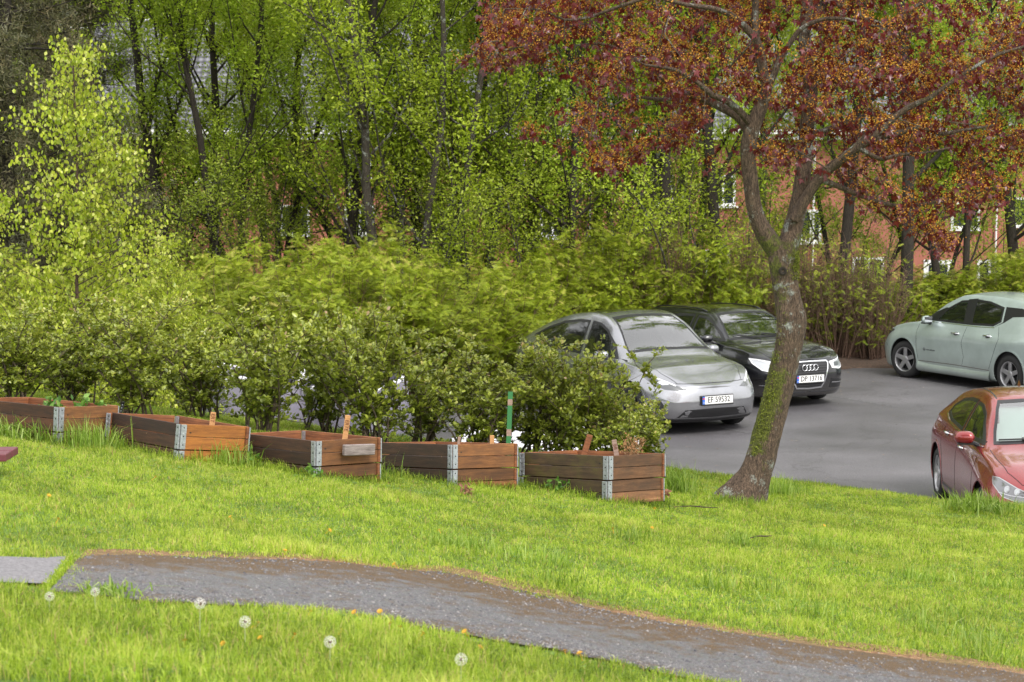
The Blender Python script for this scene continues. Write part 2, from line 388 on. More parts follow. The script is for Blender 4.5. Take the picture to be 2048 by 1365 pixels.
# ================================================================== RAISED BEDS
def woodmat(name, stops, grime=(.02, .014, .008), gscale=2.2, gamt=.6, moss=0.0, specks=0.0, vary=True):
    m, n, b, l = mat_new(name)
    oc = objco(n, l, (1.2, 1.2, 26)); g1 = noise(n, l, 2.2, 6, .65, oc, .6)
    r = ramp(n, stops); l.new(g1.outputs[0], r.inputs[0]); gf = noise(n, l, 5, 6, .8, objco(n, l, (2.5, 2.5, 60))); rf_ = ramp(n, [(.4, (.25, .25, .25)), (.62, (.8, .8, .8))]); l.new(gf.outputs[0], rf_.inputs[0]); c = mixc(n, l, .6, r.outputs[0], rf_.outputs[0], 'OVERLAY')
    o2 = objco(n, l, (1, 1, 2.2)); g2 = noise(n, l, gscale*1.6, 5, .65, o2)
    r2 = ramp(n, [(.38, (0, 0, 0)), (.68, (1, 1, 1))]); l.new(g2.outputs[0], r2.inputs[0])
    mm = n.nodes.new('ShaderNodeMath'); mm.operation = 'MULTIPLY'; mm.inputs[1].default_value = gamt; l.new(r2.outputs[0], mm.inputs[0])
    c = mixc(n, l, mm.outputs[0], c, grime)
    if moss:
        g3 = noise(n, l, 6, 5, .7, objco(n, l, (1, 1, 1.4))); r3 = ramp(n, [(.45, (0, 0, 0)), (.7, (moss, moss, moss))]); l.new(g3.outputs[0], r3.inputs[0])
        c = mixc(n, l, r3.outputs[0], c, (.085, .075, .012))
    # knots
    v = n.nodes.new('ShaderNodeTexVoronoi'); v.inputs['Scale'].default_value = 5.5; l.new(objco(n, l, (1, 1, 1.6)), v.inputs['Vector'])
    rk = ramp(n, [(.035, (1, 1, 1)), (.075, (0, 0, 0))]); l.new(v.outputs['Distance'], rk.inputs[0]); c = mixc(n, l, rk.outputs[0], c, (.012, .007, .004))
    if specks:
        v2 = n.nodes.new('ShaderNodeTexVoronoi'); v2.inputs['Scale'].default_value = 55; l.new(objco(n, l), v2.inputs['Vector'])
        rs = ramp(n, [(.0, (specks,)*3), (.16, (0, 0, 0))]); l.new(v2.outputs['Distance'], rs.inputs[0])
        g5 = noise(n, l, 7, 3, .5, objco(n, l)); r5 = ramp(n, [(.5, (0, 0, 0)), (.62, (1, 1, 1))]); l.new(g5.outputs[0], r5.inputs[0])
        c = mixc(n, l, mixc(n, l, 1.0, rs.outputs[0], r5.outputs[0], 'MULTIPLY'), c, (.42, .3, .16))
    at_ = n.nodes.new('ShaderNodeAttribute'); at_.attribute_name = 'v'; mr = n.nodes.new('ShaderNodeMapRange'); mr.inputs[3].default_value = .62 if vary else 1.0; mr.inputs[4].default_value = 1.5 if vary else 1.0; l.new(at_.outputs['Fac'], mr.inputs[0])
    hb = n.nodes.new('ShaderNodeHueSaturation'); l.new(c, hb.inputs['Color']); l.new(mr.outputs[0], hb.inputs['Value']); c = hb.outputs[0]
    l.new(c, b.inputs['Base Color']); b.inputs['Roughness'].default_value = .72
    bump(n, l, b, g1.outputs[0], .35, .004)
    return m
M_wd = [woodmat('dark_russet_wood', [(.3, (.03, .011, .005)), (.55, (.08, .03, .012)), (.75, (.15, .06, .022))], specks=0.0),
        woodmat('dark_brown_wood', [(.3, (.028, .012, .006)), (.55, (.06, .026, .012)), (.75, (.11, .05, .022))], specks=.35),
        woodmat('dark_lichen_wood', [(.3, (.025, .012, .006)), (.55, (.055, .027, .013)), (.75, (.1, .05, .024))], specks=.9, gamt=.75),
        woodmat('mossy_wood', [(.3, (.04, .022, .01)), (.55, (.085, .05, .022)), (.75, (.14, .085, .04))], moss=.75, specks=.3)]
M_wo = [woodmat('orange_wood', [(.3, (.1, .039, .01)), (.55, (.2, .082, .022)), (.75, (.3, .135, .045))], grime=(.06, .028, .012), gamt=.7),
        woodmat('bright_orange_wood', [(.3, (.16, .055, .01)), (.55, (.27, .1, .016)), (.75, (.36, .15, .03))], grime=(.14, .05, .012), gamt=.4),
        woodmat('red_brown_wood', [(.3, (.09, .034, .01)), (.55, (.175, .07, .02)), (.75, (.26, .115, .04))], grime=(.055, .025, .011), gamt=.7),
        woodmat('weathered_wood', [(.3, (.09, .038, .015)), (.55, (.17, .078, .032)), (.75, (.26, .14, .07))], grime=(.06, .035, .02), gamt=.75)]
M_win = woodmat('inner_wood', [(.3, (.13, .04, .014)), (.55, (.25, .085, .028)), (.75, (.34, .14, .05))], gamt=.45, vary=False)
m, n, b, l = mat_new('galvanised_steel'); g1 = noise(n, l, 60, 4, .7, objco(n, l)); r = ramp(n, [(.3, (.24, .26, .28)), (.7, (.5, .53, .56))]); l.new(g1.outputs[0], r.inputs[0])
l.new(r.outputs[0], b.inputs['Base Color']); b.inputs['Metallic'].default_value = .55; b.inputs['Roughness'].default_value = .42; M_galv = m
at_ = n.nodes.new('ShaderNodeAttribute'); at_.attribute_name = 'v'; l.new(mixc(n, l, at_.outputs['Fac'], r.outputs[0], (.008, .008, .008)), b.inputs['Base Color'])
M_hole = simple('dark_gap', (.008, .008, .008), .9)
m, n, b, l = mat_new('bed_soil'); g1 = noise(n, l, 30, 5, .75, geopos(n, l)); r = ramp(n, [(.3, (.018, .01, .006)), (.6, (.06, .035, .022)), (.8, (.16, .1, .07))]); l.new(g1.outputs[0], r.inputs[0]); l.new(r.outputs[0], b.inputs['Base Color'])
b.inputs['Roughness'].default_value = .95; bump(n, l, b, g1.outputs[0], 1, .03); M_soil = m
M_straw = simple('dry_straw', (.35, .24, .13), .85)

beds_px = [  # front base, top front, top left, top right
    ((115, 889), (118, 814), (-62, 796), (237, 811), (.90, .65)),
    ((352, 922), (362, 848), (215, 825), (500, 854), (.90, .65)),
    ((630, 955), (632, 882), (474, 867), (762, 875), (.90, .65)),
    ((903, 972), (905, 889), (742, 885), (1035, 887), (.90, .65)),
    ((1212, 1003), (1217, 912), (1040, 905), (1330, 907), (.90, .65))]
CH = .188        # height of one collar
bed_polys = []; BEDS = []
bed_labels = ['raised wooden bed furthest left, cut by the picture edge, with grass growing inside it',
              'tilted raised wooden bed with bright orange right side, second bed from the left',
              'raised wooden bed in the middle with a weathered plank end against its right side',
              'speckled dark raised bed with the tall green stake standing behind it',
              'mossy raised wooden bed nearest the leaning tree, on the right end of the row']
def frame(x, y):   # columns x, y, normal
    z = np.cross(x, y); z /= np.linalg.norm(z); return z
for bi, (pb, pf, pl, pr, (A_, B_)) in enumerate(beds_px):
    g0 = on_ground(*pb); Y0 = g0[1]; s = FPX/Y0
    wl, wr = pf[0]-pl[0], pr[0]-pf[0]
    th = math.atan2(wr/B_, wl/A_); sc_ = math.hypot(wr/B_, wl/A_)/s
    a, b_ = A_*sc_, B_*sc_
    F0 = at(pf[0], pf[1], Y0)
    L0 = at(pl[0], pl[1], Y0+a*math.sin(th)); R0 = at(pr[0], pr[1], Y0+b_*math.cos(th))
    ex = L0-F0; ey = R0-F0            # along long side (to the left) and short side (to the right)
    la, lb = np.linalg.norm(ex), np.linalg.norm(ey)
    up = -np.cross(ex/la, ey/lb); up /= np.linalg.norm(up)
    if up[2] < 0: up = -up
    ux, uy = ex/la, ey/lb
    root = empty('raised_bed', F0-up*2*CH); tag(root, bed_labels[bi], 'raised bed', 'pallet collar raised beds in a row along the shrubs')
    O = np.array(root.location)
    T = .022
    def rel(p): return np.asarray(p)-O
    def panel(p0, u, lng, inw, z0, z1, mat, name='side_panel', lab=None):
        """board stack from p0 (outer face, top of bed) along u, thickness inward"""
        # local mesh axis-aligned (x along, y inward, z up) so that the grain runs along the board
        mb = MB(); nbd = 2; h = (z1-z0)/nbd
        for k in range(nbd):
            dz = rng.normal(0, .0012)
            mb.box((lng/2, T/2+dz, z0+h*(k+.5)), (lng-.004, T, h-.0045), None, rng.random())
        o = mb.build(name, mat, root)
        w_ = np.cross(u, inw); 
        Mx = Matrix(((u[0], inw[0], up[0], 0), (u[1], inw[1], up[1], 0), (u[2], inw[2], up[2], 0), (0, 0, 0, 1)))
        o.matrix_local = Matrix.Translation(Vector(rel(p0)))@Mx
        bevel(o, .0025, 1)
        if lab: o['label'] = lab
        return o
    md = M_wd[(0, 1, 1, 2, 3)[bi]]; mo = M_wo[(0, 1, 2, 2, 3)[bi]]  # darker wood set on the long sides, orange set on the short sides
    for lvl in (0, 1):
        z1 = -lvl*CH; z0 = z1-CH+.003
        j = (0, 0, 0) if lvl == 0 else rng.normal(0, .004, 3)
        j = ux*j[0]+uy*j[1]
        panel(F0+ux*0+j, ux, la, uy, z0, z1, md, lab='dark brown long side')
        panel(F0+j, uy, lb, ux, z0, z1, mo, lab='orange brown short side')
        panel(L0+j, uy, lb, -ux, z0, z1, M_win)
        panel(R0+j, ux, la, -uy, z0, z1, M_win)
        # corner hinges: two leaves meeting at the corner, ribbed
        for (C, a1, n1, a2, n2) in ((F0, ux, -uy, uy, -ux), (L0, -ux, -uy, uy, ux), (R0, ux, uy, -uy, -ux), (R0+ex, -ux, uy, -uy, ux)):
            mb = MB()
            leaves_ = ((a1, n1),) if C is R0 else ((a1, n1), (a2, n2))
            for ua, no in leaves_:
                Mx = np.stack([ua, no, up], 1)
                W_ = .046
                cz = (z0+z1)/2
                mb.box(rel(C+j+ua*(W_/2+.002)+no*.0025+up*(cz)), (W_, .004, CH-.012), Mx)
                for k in range(6):
                    mb.box(rel(C+j+ua*(W_/2+.002)+no*.006+up*(z0+.02+k*(CH-.035)/5)), (W_-.006, .004, .007), Mx)
                mb.box(rel(C+j+ua*.006+no*.007+up*cz), (.008, .006, CH-.014), Mx)
            for ua, no in leaves_:
                Mx = np.stack([ua, no, up], 1)
                for k in (0, 2, 4): mb.box(rel(C+j+ua*.026+no*.0052+up*(z0+.035+k*(CH-.035)/5)), (.008, .004, .008), Mx, 1.0)
            mb.box(rel(C+j+a1*.012+n1*.006+a2*0+up*(z0+.002)), (.03, .012, .007), np.stack([a1, n1, up], 1), 1.0)
            mb.build('corner_hinge', M_galv, root)
    # soil
    nx, ny = 26, 20
    g_ = []
    for q in range(ny):
        for p in range(nx):
            u_, v_ = p/(nx-1), q/(ny-1)
            ht = -.105-(.05 if bi == 1 else 0)+.015*math.sin(7*u_+bi)*math.cos(6*v_)+rng.normal(0, .006)
            g_.append(rel(F0+ex*(.03+.94*u_)+ey*(.04+.92*v_)+up*ht))
    i = np.arange(ny-1)[:, None]*nx+np.arange(nx-1)[None]
    mesh_np('soil', g_, np.stack([i, i+1, i+nx+1, i+nx], -1).reshape(-1, 4), M_soil, root, True)
    mb = MB()
    for k in range(46 if bi == 4 else 16):
        u_, v_ = rng.uniform(.08, .92, 2); c0 = rel(F0+ex*u_+ey*v_+up*(-.085)); d = rng.normal(0, 1, 3); d[2] *= .35; d /= np.linalg.norm(d); L_ = rng.uniform(.04, .14)
        mb.tube([c0-d*L_/2, c0+(0, 0, .01), c0+d*L_/2], .0025, 3)
    mb.build('dry_stalks', M_straw, root)
    pq = np.array([F0, L0, L0+ey, R0])[:, :2]; bed_polys.append(pq)
    BEDS.append(dict(F=F0, ex=ex, ey=ey, up=up, ux=ux, uy=uy, Y=Y0))
def bedpt(bi, u, v, h=0): B = BEDS[bi]; return B['F']+B['ex']*u+B['ey']*v+B['up']*h

# ---- wooden name stakes
M_stake = woodmat('fresh_wood', [(.3, (.42, .2, .07)), (.7, (.56, .3, .13))], grime=(.3, .15, .06), gamt=.4, vary=False)
M_stakeg = woodmat('grey_wood', [(.3, (.2, .12, .09)), (.7, (.42, .3, .24))], grime=(.12, .07, .05), gamt=.5, vary=False)
M_ink = simple('burnt_letters', (.12, .035, .015), .8)
def text_mesh(txt, size, mat, name, parent, M, ext=.0008, sx=1.0, bold=0.0):
    cu = bpy.data.curves.new(name, 'FONT'); cu.body = txt; cu.size = size; cu.align_x = 'CENTER'; cu.align_y = 'CENTER'; cu.extrude = ext; cu.offset = bold; cu.resolution_u = 3
    ob = bpy.data.objects.new(name, cu); col.objects.link(ob)
    dg = bpy.context.evaluated_depsgraph_get(); me = bpy.data.meshes.new_from_object(ob.evaluated_get(dg)); bpy.data.objects.remove(ob)
    me.transform(Matrix.Diagonal((sx, 1, 1, 1))); me.materials.clear(); me.materials.append(mat)
    o = bpy.data.objects.new(name, me); col.objects.link(o); o.parent = parent; o.matrix_local = M; return o
def stake(px_base, px_top, Y, wpx, mat, lab, txt=None, cat='plant stake', tsize=.7, yaw=0.0):
    b0 = at(px_base[0], px_base[1], Y); t0 = at(px_top[0], px_top[1], Y); wd = wpx*Y/FPX
    root = empty('plant_stake', b0); tag(root, lab, cat)
    d = t0-b0; L_ = np.linalg.norm(d); d /= L_
    xx = np.cross(d, (0, 1, 0)); xx = -xx/np.linalg.norm(xx)
    if xx[0] < 0: xx = -xx
    yy = np.cross(d, xx)
    mb = MB(); E = .14; T = .01
    mb.box((0, 0, (L_-E)/2), (wd, T, L_+E)); o = mb.build('board', mat, root); bevel(o, .002, 1)
    Mx = Matrix(((xx[0], yy[0], d[0], 0), (xx[1], yy[1], d[1], 0), (xx[2], yy[2], d[2], 0), (0, 0, 0, 1)))@Matrix.Rotation(yaw, 4, 'Z')
    o.matrix_local = Mx
    if txt:
        sgn = -1 if (Mx@Vector((0, -1, 0))).y < 0 else 1
        base = Matrix(((0, 0, 0, 0), (0, 0, -1, 0), (0, 0, 0, 0), (0, 0, 0, 1)))
        # letters run down the stake: text x -> -z(stake), text y -> x(stake)
        Tm = Matrix(((0, 1, 0, 0), (0, 0, sgn, sgn*(T/2+.0012)), (-1, 0, 0, L_*.55), (0, 0, 0, 1)))
        if sgn > 0: Tm = Matrix(((0, -1, 0, 0), (0, 0, 1, (T/2+.0012)), (-1, 0, 0, L_*.55), (0, 0, 0, 1)))
        text_mesh(txt, wd*tsize*1.35, M_ink, 'lettering', root, Mx@Tm)
    return root
Y3 = BEDS[2]['Y']; Y4 = BEDS[3]['Y']; Y5 = BEDS[4]['Y']; Y2 = BEDS[1]['Y']
stake((690, 876), (696, 831), Y3+.32, 11, M_stake, 'tall pale orange name stake with dark lettering, in the middle bed', 'ERTE')
stake((424, 850), (427, 825), Y2+.35, 11, M_stake, 'short pale orange name stake in the tilted bed', 'ERT')
stake((917, 889), (919, 874), Y4+.12, 6, M_stakeg, 'thin grey stake tip just behind the front corner of the speckled bed')
stake((984, 886), (984, 871), Y4+.35, 9, M_stake, 'stubby unmarked orange stake top beside the tall green stake')
stake((1168, 910), (1180, 870), Y5+.45, 12, M_win, 'leaning dark red-brown stake in the mossy bed')
stake((1233, 911), (1228, 880), Y5+.40, 10, M_stakeg, 'greyish name stake with dark lettering leaning in the mossy bed', 'BB')
# green stake
M_green = simple('green_paint', (.03, .16, .05), .6)
b0 = at(1017, 889, Y4+.62); t0 = at(1021, 784, Y4+.62)
root = empty('green_stake', b0); tag(root, 'tall flat green painted stake with two bare wooden spots, behind the speckled bed', 'stake')
d = t0-b0; L_ = np.linalg.norm(d); wd = 10*Y4/FPX
mb = MB()
ang = math.atan2(d[0], d[2])
rows = [(-.35, .0, 0), (.0, .16, 0), (.16, .29, 1), (.29, .74, 0), (.74, .86, 1), (.86, 1.0, 0)]
mg = MB(); mw = MB()
for z0, z1, k in rows: (mw if k else mg).box((0, 0, (z0+z1)/2*L_), (wd, .012, (z1-z0)*L_))
for mb_, nm, mt in ((mg, 'painted_wood', M_green), (mw, 'bare_spot', M_stakeg)):
    o = mb_.build(nm, mt, root); o.rotation_euler = (0, ang, 0)
# weathered plank between the middle bed and the speckled one
M_gw = woodmat('silver_wood', [(.3, (.13, .1, .095)), (.7, (.4, .34, .32))], grime=(.05, .035, .03), gamt=.6, vary=False)
p0 = at(687, 901, Y3+.10); p1 = at(748, 899, Y3+.27)
mb = MB(); dd = p1-p0; L_ = np.linalg.norm(dd); mb.box((L_/2, 0, 0), (L_, .035, .078)); o = mb.build('weathered_plank', M_gw)
o.location = p0; o.rotation_euler = (0, -math.asin(dd[2]/L_), math.atan2(dd[1], dd[0])); bevel(o, .004, 1)
tag(o, 'weathered grey plank end sticking out between the middle bed and the speckled bed', 'plank')
# black strap at the corner between the two left beds
p0 = at(241, 827, 15.9); p1 = at(246, 806, 15.9)
mb = MB(); dd = p1-p0; L_ = np.linalg.norm(dd); mb.box((0, 0, L_/2-.05), (.026, .006, L_+.1))
th_ = np.arange(12)*2*PI/12; 
mb.tube([(0, -.003, L_), (0, .003, L_)], .013, 12)
bs = mb.build('black_bracket', simple('black_plastic', (.012, .012, .012), .5)); bs.location = p0; bs.rotation_euler = (0, math.atan2(dd[0], dd[2]), 0)
tag(bs, 'upright black perforated bracket between the two leftmost beds', 'bracket')
mb = MB()
for k in range(3): mb.box((0, -.0045, .02+.026*k), (.008, .003, .008))
mb.build('hole', M_galv, bs)
# picnic bench end at the left edge
M_mar = simple('maroon_paint', (.13, .03, .04), .55)
root = empty('picnic_bench', on_ground(-60, 950)); tag(root, 'end of a maroon painted bench seat poking in at the left edge', 'bench')
Yb = float(root.location.y); O = np.array(root.location)
e0 = at(16, 914, Yb); 
for k in range(2):
    mb = MB(); mb.box((e0[0]-.75-.0, Yb+.02+.16*k, e0[2]+.0), (1.5, .14, .045)); o = mb.build('seat_board', M_mar); o.parent = root; o.location = -O; bevel(o, .006, 2)
for k in (0, 1):
    mb = MB(); xx = e0[0]-.32-.9*k; gz = float(ground_z(xx, Yb+.1)); mb.box((xx, Yb+.1, (gz+e0[2]-.024)/2-.02), (.05, .22, e0[2]-.026-gz+.04)); o = mb.build('leg', M_mar); o.parent = root; o.location = -O
# ================================================================== GRASS
def noise2(X, Y, s, seed=0):
    r = np.random.default_rng(seed); out = np.zeros_like(X)
    for k in range(7):
        a = r.uniform(0, 2*PI); f = s*r.uniform(.6, 1.8); ph = r.uniform(0, 6.28)
        out += np.sin((X*math.cos(a)+Y*math.sin(a))*f+ph+1.2*np.sin(X*f*.45+Y*f*.3+k))
    return out/3.2
def blades(X, Y, H, W, tone, name, mat, lean=.45, zoff=0):
    k = len(X); Z = ground_z(X, Y)-.004+zoff
    th = rng.uniform(0, 2*PI, k); ph = rng.uniform(0, 2*PI, k); ln = np.abs(rng.normal(0, lean, k))*H
    dx, dy = np.cos(th), np.sin(th); lx, ly = np.cos(ph)*ln, np.sin(ph)*ln
    V = np.zeros((k, 5, 3))
    V[:, 0] = np.stack([X-dx*W/2, Y-dy*W/2, Z], -1); V[:, 1] = np.stack([X+dx*W/2, Y+dy*W/2, Z], -1)
    mx, my, mz = X+lx*.32, Y+ly*.32, Z+H*.6
    V[:, 2] = np.stack([mx+dx*W*.4, my+dy*W*.4, mz], -1); V[:, 3] = np.stack([mx-dx*W*.4, my-dy*W*.4, mz], -1)
    V[:, 4] = np.stack([X+lx, Y+ly, Z+H*np.clip(1-.35*(ln/H)**2, .4, 1)], -1)
    b0 = 5*np.arange(k)[:, None]
    q = b0+np.array([[0, 1, 2, 3]]); t = b0+np.array([[3, 2, 4]])
    return mesh_np(name, V.reshape(-1, 3), [q, t], mat, attr=np.r_[tone, tone])
M_grass = leafmat('grass_blades', [(0, (.06, .1, .01)), (.3, (.19, .29, .018)), (.6, (.36, .49, .036)), (.86, (.55, .58, .12)), (.93, (.5, .4, .18)), (1, (.42, .24, .12))], rough=.5, trans=.4, big=(.82, 1.15, .9))
dens = 6800
Ymin, Ymax = 6.0, 20.6
n_try = int(dens*.31*2*(Ymax**2-Ymin**2)/2)
Y = np.sqrt(rng.uniform(Ymin**2, Ymax**2, n_try)); X = rng.uniform(-.31, .31, n_try)*Y
keep = Y < crest(X)+.55
for pq in bed_polys: keep &= ~inside(pq, X, Y)
X, Y = X[keep], Y[keep]
dp = dist_poly(path_poly[::6], X, Y); ip = inside(path_poly, X, Y); sdp = np.where(ip, -dp, dp)
isl = inside(slab_poly, X, Y); ds = np.where(isl, -dist_poly(slab_poly, X, Y), 1.)
near = sdp < -.005+.075*noise2(X, Y, 5, 3)+.035*noise2(X, Y, 17, 4)
front = Y < (gt[:, 1].min()+0)  # not used
keep = ~near & ~((ds < 0) & (ds < -.02))
# bare worn edge on the far side of the path: thinner and straw coloured
gtc = gt[::5]
dtop = dist_poly(np.vstack([gtc, gtc[::-1]]), X, Y)
edge = np.exp(-(dtop/(.10+.06*np.clip(noise2(X, Y, 6, 21), -1, 1)))**2)*(~ip)
keep &= rng.random(len(X)) > edge*.93
bare = np.exp(-(((X-4.35)/.5)**2+((Y-14.6)/.9)**2)); keep &= rng.random(len(X)) > .75*bare
X, Y, edge, sdp = X[keep], Y[keep], edge[keep], sdp[keep]
k = len(X)
fronty = (sdp > 0) & (Y < np.interp(X, gb[:, 0][np.argsort(gb[:, 0])], gb[:, 1][np.argsort(gb[:, 0])]))   # near side of the path
nA = noise2(X, Y, 3.2, 11); nB = noise2(X, Y, 9, 12); nC = noise2(X, Y, 1.1, 13)
nD = noise2(X, Y, 26, 15); nE = noise2(X, Y, 55, 16)
H = .029+.006*nA+.006*nB+.006*nD+rng.normal(0, .008, k)
H += np.where(fronty, .035*sstep(.0, .5, sdp)*(X < .6)+.01, 0)
db = np.full(k, 9.)
for pq in bed_polys: db = np.minimum(db, dist_poly(pq, X, Y))
H += .05*np.exp(-(db/.11)**2)*rng.random(k)*1.5
cr = np.abs(Y-(crest(X)+.1)); H += .055*np.exp(-(cr/.35)**2)*rng.random(k)
tr_ = np.hypot(X-1.93, Y-16.3); H += .06*np.exp(-((tr_-.2)/.2)**2)*rng.random(k)
tall = (nB > 1.05) & (nA > .1); H += np.where(tall, .03*rng.random(k), 0)
H = np.clip(H*(1-.45*edge), .014, .2)
W = rng.uniform(.0022, .0046, k)*(.8+.03*Y)
tone = np.clip(.47+.06*nA+.10*nB+.03*nC+.11*nD+.09*nE+rng.normal(0, .19, k), 0, .86)
tone = np.where(rng.random(k) < .075+.75*edge, rng.uniform(.86, 1, k), tone)
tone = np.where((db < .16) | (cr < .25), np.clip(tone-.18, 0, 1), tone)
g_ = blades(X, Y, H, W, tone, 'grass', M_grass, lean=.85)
tag(g_, 'mown bright green grass covering the lawn on both sides of the path', 'grass', kind='stuff')
print('grass', k)

# clover and small herbs in the sward
kc = 42000; Yc = np.sqrt(rng.uniform(Ymin**2, 19.5**2, kc)); Xc = rng.uniform(-.3, .3, kc)*Yc; cl_n = noise2(Xc, Yc, 4.5, 31)+.6*noise2(Xc, Yc, 14, 32)
kk = (cl_n > .35+.5*rng.random(kc)) & ~inside(path_poly, Xc, Yc) & ~inside(slab_poly, Xc, Yc) & (Yc < crest(Xc)+.2)
for pq in bed_polys: kk &= ~inside(pq, Xc, Yc)
Xc, Yc = Xc[kk], Yc[kk]; CLOVER = (Xc, Yc)
# coarse leaning tufts in the lawn (pale long grass)
M_tuft = leafmat('coarse_grass', [(0, (.1, .19, .015)), (.5, (.22, .34, .03)), (1, (.38, .48, .13))], rough=.45, trans=.4)
def tuft(name, label, px, py, n_, H, sp, mat=None, cat='grass tuft', group=None, pos=None, lean=.8, W=.006):
    p = on_ground(px, py) if pos is None else pos
    X = p[0]+rng.normal(0, sp, n_); Y = p[1]+rng.normal(0, sp, n_)
    Hh = np.abs(rng.normal(H, H*.3, n_))+.02
    o = blades(X, Y, Hh, np.full(n_, W), rng.random(n_), name, mat or M_tuft, lean=lean)
    c = Vector((p[0], p[1], float(ground_z(p[0], p[1])))); o.data.transform(Matrix.Translation(-c)); o.location = c
    tag(o, label, cat, group); return o
def near_what(px, py):
    col_ = ['below the leftmost bed', 'below the tilted bed', 'below the middle bed', 'below the speckled bed', 'below the mossy bed', 'below the leaning tree', 'below the open asphalt', 'below the red car'][min(7, int(px/256))]
    row_ = 'high on the lawn' if py < 1060 else 'in mid lawn' if py < 1130 else 'nearer the path' if py < 1215 else 'low on the lawn'
    return row_+', '+col_
for (px, py, s_, ad_) in [(960, 1105, .16, 'broad'), (1085, 1128, .13, 'flattened'), (890, 1092, .11, 'small'), (1520, 1185, .14, 'spreading'), (1600, 1230, .17, 'widest'), (1890, 1245, .16, 'tall'), (1860, 1272, .1, 'short'), (1940, 1292, .14, 'loose'), (1650, 1100, .15, 'pale'),
                      (1430, 1180, .12, 'thin'), (1120, 1172, .12, 'ragged'), (1990, 1325, .12, 'lowest'), (1270, 1080, .12, 'feathery'), (2000, 1180, .12, 'wispy'), (1480, 1090, .1, 'tiny'), (1850, 1165, .12, 'straggly')]:
    tuft('grass_tuft', ad_+' coarse grass tuft '+near_what(px, py), px, py, 70, .085, s_*.7, group='coarse grass tufts dotted over the lawn')
# the tall clumps
tuft('grass_clump', 'dense deep green grass clump against the right corner of the mossy bed', 1345, 985, 340, .17, .1, cat='grass clump', lean=.5)
tuft('grass_clump', 'rounded grass clump below the right side of the mossy bed', 1275, 985, 240, .13, .09, cat='grass clump', lean=.7)
tuft('grass_clump', 'grass clump at the right foot of the leaning tree', 1556, 990, 320, .13, .13, cat='grass clump', lean=.5)
tuft('grass_clump', 'thin fringe of grass along the front of the leaning tree foot', 1470, 1008, 300, .07, .12, cat='grass clump', lean=.6)
tuft('grass_clump', 'tall bright grass clump in front of the red car wheel', 1945, 1022, 300, .14, .11, cat='grass clump', lean=.5, W=.009)
tuft('grass_clump', 'low bright weedy grass clump below the red car headlight', 1978, 1026, 240, .12, .14, cat='grass clump', lean=.9, W=.012)
tuft('grass_clump', 'grass clump between the middle bed and the speckled bed', 722, 955, 300, .15, .1, cat='grass clump', lean=.5)
tuft('grass_clump', 'grass clump between the tilted bed and the middle bed', 455, 930, 300, .14, .1, cat='grass clump', lean=.5)
tuft('grass_clump', 'wispy grass clump along the right side of the leftmost bed', 180, 895, 300, .15, .12, cat='grass clump', lean=.5)
tuft('grass_clump', 'leafy green clump under the dark side of the leftmost bed', 60, 880, 320, .12, .16, cat='grass clump', lean=.9, W=.012)
tuft('grass_clump', 'low leafy clump below the left edge of the path', 215, 1196, 110, .045, .07, cat='grass clump', lean=1., W=.01)
# grass growing through the crack between slab and path
Xc = []; Yc = []
for t in np.linspace(0, 1, 500):
    p = on_ground(143-50*t+rng.normal(0, 6), 1118+66*t); Xc.append(p[0]); Yc.append(p[1])
Xc, Yc = np.array(Xc), np.array(Yc)
o = blades(Xc, Yc, rng.uniform(.01, .022, 500), np.full(500, .006), rng.uniform(.3, .7, 500), 'crack_grass', M_grass, zoff=.012)
tag(o, 'thin line of grass in the joint between pale slab and path', 'grass', kind='stuff')

# broad-leaved weeds
M_weed = leafmat('weed_leaves', [(0, (.05, .13, .015)), (.6, (.12, .26, .03)), (1, (.22, .36, .07))], rough=.4, trans=.3)
def frames(N, upb=0.0):
    n_ = rng.normal(0, 1, (N, 3)); n_[:, 2] = np.abs(n_[:, 2])+upb; n_ /= np.linalg.norm(n_, axis=1)[:, None]
    t = rng.normal(0, 1, (N, 3)); t -= (t*n_).sum(1)[:, None]*n_; t /= np.linalg.norm(t, axis=1)[:, None]
    return t, np.cross(n_, t), n_
LEAF6 = (np.array([(0, 0, 0), (.35, .27, .06), (.75, .2, .05), (1, 0, 0), (.75, -.2, .05), (.35, -.27, .06)]), [(0, 1, 2, 3), (0, 3, 4, 5)])
LEAF4 = (np.array([(0, 0, 0), (.5, .26, .05), (1, 0, 0), (.5, -.26, .05)]), [(0, 1, 2), (0, 2, 3)])
def _maple():
    pts = []; 
    for k, (a, r_) in enumerate([(-150, .32), (-120, .5), (-95, .3), (-62, .8), (-38, .42), (0, 1), (38, .42), (62, .8), (95, .3), (120, .5), (150, .32)]):
        pts.append((r_*math.cos(R(a))+.0, r_*math.sin(R(a)), -.12*r_))
    V = np.array([(0, 0, .04)]+pts); V[:, 0] += .2
    return V, [(0, i, i+1) for i in range(1, 11)]
MAPLE = _maple()
def leaves(P, S, tpl, upb=0.0, axes=None, tone=None):
    V0, F0 = tpl; N = len(P); t, b_, n_ = axes if axes is not None else frames(N, upb)
    S = np.full(N, S) if np.isscalar(S) else S
    V = P[:, None, :]+S[:, None, None]*(V0[None, :, 0, None]*t[:, None, :]+V0[None, :, 1, None]*b_[:, None, :]+V0[None, :, 2, None]*n_[:, None, :])
    F = (np.array(F0)[None]+len(V0)*np.arange(N)[:, None, None]).reshape(-1, len(F0[0]))
    tone = rng.random(N) if tone is None else tone
    return V.reshape(-1, 3), F, np.repeat(tone, len(F0))
def leaf_obj(name, P, S, tpl, mat, parent=None, **kw):
    V, F, A = leaves(P, S, tpl, **kw); return mesh_np(name, V, F, mat, parent, attr=A)
Xc, Yc = CLOVER; nn3 = 3
